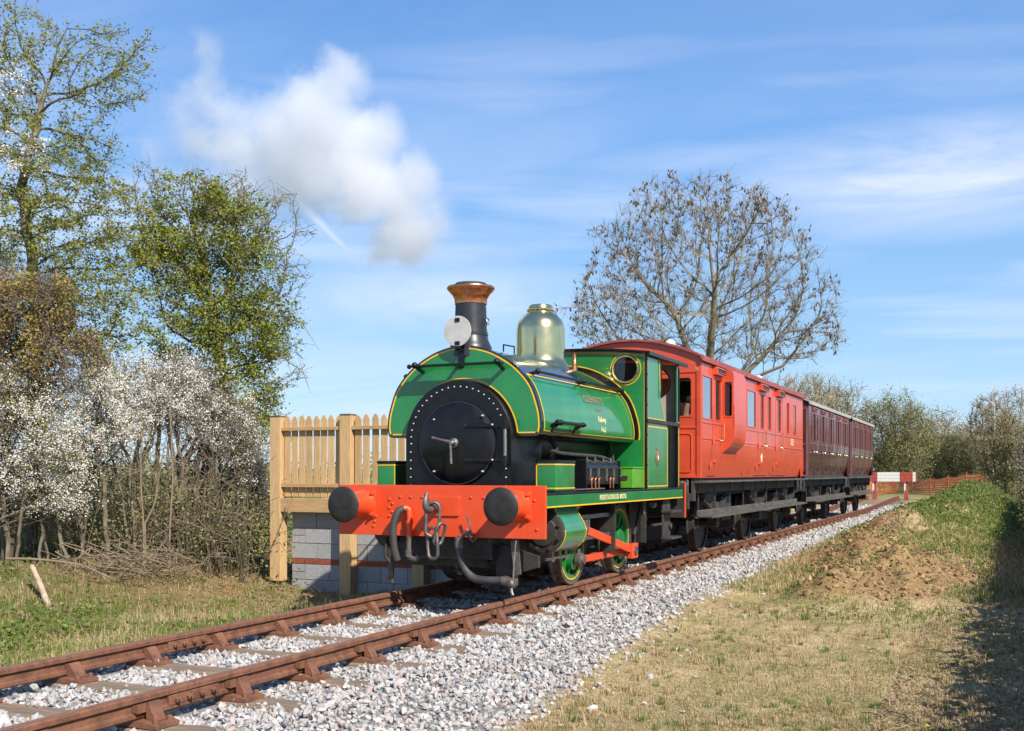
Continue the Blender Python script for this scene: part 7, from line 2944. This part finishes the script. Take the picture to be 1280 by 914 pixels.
    k = in_view(C, .30)[0] & (rg.uniform(size=len(x)) < pw) & (x < -1.32 - rg.exponential(.10, len(x)))
    C = C[k]
    tall = (.03 + .17 * sstep(-1.5, -3.5, C[:, 0])) * (.6 + .9 * np.clip(wob(C[:, 0], C[:, 1], 1.3, 22), 0, 1))
    C[:, 2] += rg.uniform(0, 1, len(C)) * tall
    leaf_cloud('weeds', C, rg.uniform(.03, .075, len(C)), 'weed_green', None, rg, .75, loc=(0, 0, 0))
    x, y = scatter(rg, 75000, -15, -1.25, 5.4, 17)
    C = np.stack([x, y, H(x, y)], -1)
    k = in_view(C, .30)[0] & (x < -1.35) & (rg.uniform(size=len(x)) < np.clip(.55 - .6 * wob(x, y, 1.3, 22), .1, 1) * np.clip(.75 + .8 * wob(x, y, 2.4, 11), .12, 1))
    C = C[k]
    n = len(C)
    blades('dry_grass', C, rg.uniform(.05, .16, n), .006, rg.uniform(.5, 1.6, n), 'straw', rg)
    x, y = scatter(rg, 75000, -15, -1.25, 5.4, 17)
    C = np.stack([x, y, H(x, y)], -1)
    k = in_view(C, .30)[0] & (x < -1.35) & (rg.uniform(size=len(x)) < np.clip(.5 + .6 * wob(x, y, 1.3, 22), .1, 1) * (1 - .7 * sstep(-5.4, -3.6, x) * sstep(9.8, 11.4, y)))
    C = C[k]
    n = len(C)
    blades('green_grass', C, rg.uniform(.06, .18, n), .0065, rg.uniform(.2, 1.1, n), 'grass_green', rg)
    # fallen leaves under the bushes and on the dirt
    x, y = scatter(rg, 26000, -12, -1.4, 8, 19)
    k = (rg.uniform(size=len(x)) < .2 + .8 * sstep(11, 13, y))
    C = np.stack([x, y, H(x, y) + .012], -1)[k]
    leaf_cloud('fallen_leaves', C, rg.uniform(.03, .06, len(C)), 'dead_leaf', None, rg, .7, loc=(0, 0, 0))
    # brown litter in the shade of the hedge
    x, y = scatter(rg, 26000, 4.7, 6.6, 3.6, 34)
    C = np.stack([x, y, H(x, y) + .012], -1)
    leaf_cloud('fallen_leaves', C, rg.uniform(.02, .045, len(C)), 'dead_leaf', None, rg, .6, loc=(0, 0, 0))
    # clods and crumbs of turned soil
    pbr('soil_clod', (0.40, 0.26, 0.13), 0.95, col2=(0.20, 0.12, 0.06), scale=9, bump=.7, bscale=25, island=.25)
    x, y = scatter(rg, 22000, 2.0, 5.6, 12.5, 30)
    k = (soil(x, y) > rg.uniform(.25, 1.3, len(x))) & (wob(x, y, 3.1, 8) > rg.uniform(-.8, .8, len(x)))
    x, y = x[k], y[k]
    tmp = bmesh.new()
    bmesh.ops.create_icosphere(tmp, subdivisions=1, radius=1)
    iv = np.array([v.co[:] for v in tmp.verts])
    ifc = np.array([[v.index for v in f.verts] for f in tmp.faces])
    tmp.free()
    n = len(x)
    s = np.clip(.011 * rg.lognormal(0, .8, n), .006, .055)
    V = (iv[None] * (1 + rg.normal(0, .16, (n, len(iv), 1))) + rg.normal(0, .13, (n, len(iv), 3))) * (s[:, None, None] * rg.uniform(.6, 1.3, (n, 1, 3)))
    V = V + np.stack([x, y, H(x, y) + s * .25], -1)[:, None]
    F = (ifc[None] + (np.arange(n) * len(iv))[:, None, None]).reshape(-1, 3)
    link('soil_clods', raw_mesh('soil_clods', V.reshape(-1, 3), F, 3), 'soil_clod', None, 0, 0, 'stuff', Vector((0, 0, 0)))
    # loose twigs and straws: by the shade on the right and on the left bank
    lb = Limbs()
    for k in range(240):
        if k < 130:
            y = rg.uniform(4.5, 20)
            x = 5.0 + rg.normal(0, .30) - (.3 if y < 8 else 0)
        else:
            y = rg.uniform(9.5, 14.5)
            x = rg.uniform(-9.5, -2.6)
        a = rg.uniform(0, PI)
        l = rg.uniform(.12, .5) * (1 if k < 130 else 1.6)
        pts = []
        for q in np.linspace(-.5, .5, 5):
            xx, yy_ = x + math.cos(a) * l * q + rg.normal(0, .015), y + math.sin(a) * l * q + rg.normal(0, .015)
            pts.append(np.array([xx, yy_, float(H(xx, yy_)) + .02 + abs(rg.normal(0, .03))]))
        lb.poly(pts, rg.uniform(.002, .006), .002)
    limbs_obj('scattered_twigs', lb, 'twig_tan', None, 'stuff', 4, .02)
    for k in range(170):
        y = rg.uniform(8.5, 14.5)
        x = rg.uniform(-9.5, -2.2)
        g = float(H(x, y))
        p = np.array([x, y, g])
        d = np.array([rg.normal(0, .5), rg.normal(0, .5), rg.uniform(.3, 1)])
        l = rg.uniform(.15, .55)
        lb2_pts = [p, p + d * l * .5 + rg.normal(0, .02, 3), p + d * l + np.array([rg.normal(0, .06), rg.normal(0, .06), -.04])]
        if k == 0:
            ds = Limbs()
        ds.poly(lb2_pts, rg.uniform(.002, .005), .0015)
    limbs_obj('dead_stems', ds, 'twig_tan', None, 'stuff', 4, .02)
    # brush pile
    lb = Limbs()
    bx, by = spot(165, 15.6)
    g = float(H(bx, by))
    for k in range(150):
        a = rg.uniform(0, PI)
        l = rg.uniform(.4, 1.5)
        c = np.array([bx + rg.normal(0, .45), by + rg.normal(0, .4), g + abs(rg.normal(0, .22)) + .03])
        d = np.array([math.cos(a), math.sin(a) * .6, rg.normal(0, .3)])
        pts = [c + d * l * q + rg.normal(0, .04, 3) for q in np.linspace(-.5, .5, 6)]
        pts = [np.array([p[0], p[1], max(p[2], float(H(p[0], p[1])) + .012)]) for p in pts]
        lb.poly(pts, rg.uniform(.004, .013), .003)
    o = limbs_obj('brush_pile', lb, 'twig_tan', None, None, 5, .02, loc=(bx, by, g))
    tag(o, 'heap of cut brushwood at the foot of the pale saplings', 'brush pile')
    # the long branch lying on the bank and the cut log leaning from it
    L_ = Limbs()
    P_ = [spot(a, 14.7) for a in (8, 40, 75, 105, 132)]
    pts = [np.array([p[0], p[1], float(H(*p)) + .20 + b]) for p, b in zip(P_, (.0, .03, .045, .03, -.05))]
    pts = [np.array(p) for p in catmull([tuple(p) for p in pts], 6)]
    L_.poly(pts, .020, .010)
    for k in range(6):
        q = pts[rg.integers(3, len(pts))]
        v = np.array([rg.normal(0, .25), rg.normal(0, .2), -.12])
        L_.poly([q, q + v], .008, .004)
    tag(limbs_obj('fallen_branch', L_, 'twig_tan', None, None, 7, .004, loc=pts[0]), 'long pale branch lying across the weeds at the left', 'branch')
    a, b = spot(40, 13.9), spot(61, 13.2)
    ga, gb = float(H(*a)), float(H(*b))
    mb = MB()
    p0, p1 = Vector((a[0], a[1], ga + .30)), Vector((b[0], b[1], gb + .0))
    mb.tube([p0, p0.lerp(p1, .5) + Vector((.01, 0, .01)), p1], [.033, .036, .040], 12)
    tag(mb.build('cut_log', 'cut_log', None, 40), 'short pale cut log leaning in the weeds', 'log')
    # single plants and stones on the grass
    for (px, py, lab) in ((1146, 766, 'yellow dandelion at the foot of the soil heap'), (966, 748, 'yellow dandelion beside the ballast edge'), (1159, 906, 'yellow dandelion in the dry grass near the shade')):
        Z = 1350 * (CAM_Z + .30) / (py - 592)
        x, y = spot(px, Z)
        g = float(H(x, y))
        t = thing('dandelion', lab, 'flower', (x, y, g), 'dandelions in the grass')
        mb = MB()
        mb.tube([(x, y, g - .01), (x + .005, y, g + .05), (x, y - .004, g + .085)], .0025, 6)
        mb.build('stem', 'grass_green', t, 0)
        mb = MB()
        for k in range(22):
            q = 2 * PI * k / 11 + (0.25 if k > 10 else 0)
            r_, zz = (.019, .088) if k < 11 else (.011, .095)
            mb.add([(x, y, g + .084), (x + math.cos(q - .2) * r_, y + math.sin(q - .2) * r_, g + zz), (x + math.cos(q + .2) * r_, y + math.sin(q + .2) * r_, g + zz)], [(0, 1, 2)])
        mb.build('petals', 'dandelion', t, 0)
        mb = MB()
        for k in range(6):
            q = 2 * PI * k / 6
            dx, dy = math.cos(q), math.sin(q)
            mb.add([(x, y, g + .004), (x + dx * .05 - dy * .012, y + dy * .05 + dx * .012, g + .03), (x + dx * .10, y + dy * .10, g + .012), (x + dx * .05 + dy * .012, y + dy * .05 - dx * .012, g + .03)], [(0, 1, 2, 3)])
        mb.build('leaves', 'weed_green', t, 0)
    rs = np.random.default_rng(3)
    for (px, py, s, lab) in ((741, 886, .045, 'white stone lying alone on the dry grass, nearest the camera'), (759, 862, .036, 'pinkish stone on the grass just beyond the lone white stone')):
        Z = 1350 * (CAM_Z + .37) / (py - 592)
        x, y = spot(px, Z)
        v = iv * (1 + rs.normal(0, .14, (len(iv), 1))) * np.array([1, .8, .75]) * s
        me = raw_mesh('stone', v, ifc, 3)
        o = link('stone', me, 'white_paint' if 'white stone lying' in lab else 'stone_pink', None, 0, 0, None, Vector((x, y, float(H(x, y)) + s * .4)))
        tag(o, lab, 'stone', 'loose stones on the grass')


pbr('stone_pink', (0.46, 0.33, 0.25), 0.9, col2=(0.34, 0.25, 0.2), scale=30, bump=.4, bscale=80)
ground_cover()


# ------------------------------------------------------------------ steam
def steam():
    Zs = 20.5
    B = [(262, 95, 34, .45), (275, 140, 44, .5), (222, 150, 50, .50), (208, 190, 46, .46), (200, 155, 36, .40), (262, 62, 28, .40), (245, 185, 50, .50), (285, 170, 50, .60), (300, 195, 52, .6), (345, 175, 55, .8), (395, 150, 55, 1), (425, 100, 36, .95), (418, 75, 20, .8), (380, 205, 55, .95), (440, 190, 52, 1),
         (470, 165, 36, .9), (455, 240, 46, 1), (495, 250, 46, 1), (520, 225, 32, .9), (505, 290, 42, 1), (545, 275, 34, .6), (480, 305, 28, .9), (575, 292, 26, .3), (330, 235, 40, .5), (265, 225, 40, .4)]
    rg = np.random.default_rng(9)
    cs = []
    for px, py, r, w in B:
        c = pix(px, py, Zs + rg.uniform(-.35, .35))
        cs.append((c, r / 1350 * Zs, w))
    lo = np.min([c - r * 1.7 for c, r, w in cs], 0)
    hi = np.max([c + r * 1.7 for c, r, w in cs], 0)
    o0 = (lo + hi) / 2
    mb = MB()
    mb.box(lo[0], hi[0], lo[1], hi[1], lo[2], hi[2])
    m, nt, b = new_mat('steam')
    N, L = nt.nodes, nt.links
    N.remove(b)
    tc = N.new('ShaderNodeTexCoord')
    nz = N.new('ShaderNodeTexNoise')
    nz.inputs['Scale'].default_value = 1.16
    nz.inputs['Detail'].default_value = 8
    nz.inputs['Roughness'].default_value = 0.66
    L.new(tc.outputs['Object'], nz.inputs['Vector'])
    # the same noise nudges the puffs about, so their outlines billow
    off = N.new('ShaderNodeVectorMath')
    off.operation = 'MULTIPLY_ADD'
    L.new(nz.outputs['Color'], off.inputs[0])
    off.inputs[1].default_value = (1.13, 1.13, 1.13)
    ad = N.new('ShaderNodeVectorMath')
    ad.operation = 'SUBTRACT'
    L.new(tc.outputs['Object'], ad.inputs[0])
    ad.inputs[1].default_value = (.565, .565, .565)
    L.new(ad.outputs[0], off.inputs[2])

    def mth(op, a, b_=None, clamp=False):
        q = N.new('ShaderNodeMath')
        q.operation = op
        q.use_clamp = clamp
        for i, v in enumerate((a, b_)):
            if v is None:
                continue
            if isinstance(v, (int, float)):
                q.inputs[i].default_value = v
            else:
                L.new(v, q.inputs[i])
        return q.outputs[0]
    tot = None
    for c, r, w in cs:
        d = N.new('ShaderNodeVectorMath')
        d.operation = 'DISTANCE'
        L.new(off.outputs[0], d.inputs[0])
        d.inputs[1].default_value = tuple(c - o0)
        f = mth('SUBTRACT', 1.0, mth('DIVIDE', d.outputs['Value'], r * 1.6), True)
        f = mth('MULTIPLY', f, w)
        tot = f if tot is None else mth('MAXIMUM', tot, f)
    v = mth('ADD', tot, mth('MULTIPLY', mth('SUBTRACT', nz.outputs['Fac'], 0.5), 1.15))
    v = mth('MULTIPLY', mth('SUBTRACT', v, 0.22), 2.6, True)
    v = mth('MULTIPLY', v, mth('MULTIPLY', tot, 6.0, True))
    v = mth('POWER', v, 1.25)
    dens = mth('MULTIPLY', v, 1.75)
    vs = N.new('ShaderNodeVolumePrincipled')
    vs.inputs['Color'].default_value = (0.955, 0.96, 0.97, 1)
    vs.inputs['Anisotropy'].default_value = 0.1
    L.new(dens, vs.inputs['Density'])
    L.new(vs.outputs[0], N['Material Output'].inputs['Volume'] if False else nt.nodes['Material Output'].inputs['Volume'])
    o = mb.build('steam', m, None, 0, 0, 'stuff', origin=tuple(o0))
    tag(o, 'white cloud of steam drifting left from the chimney', 'steam')


steam()
SC.cycles.volume_step_rate = 0.4
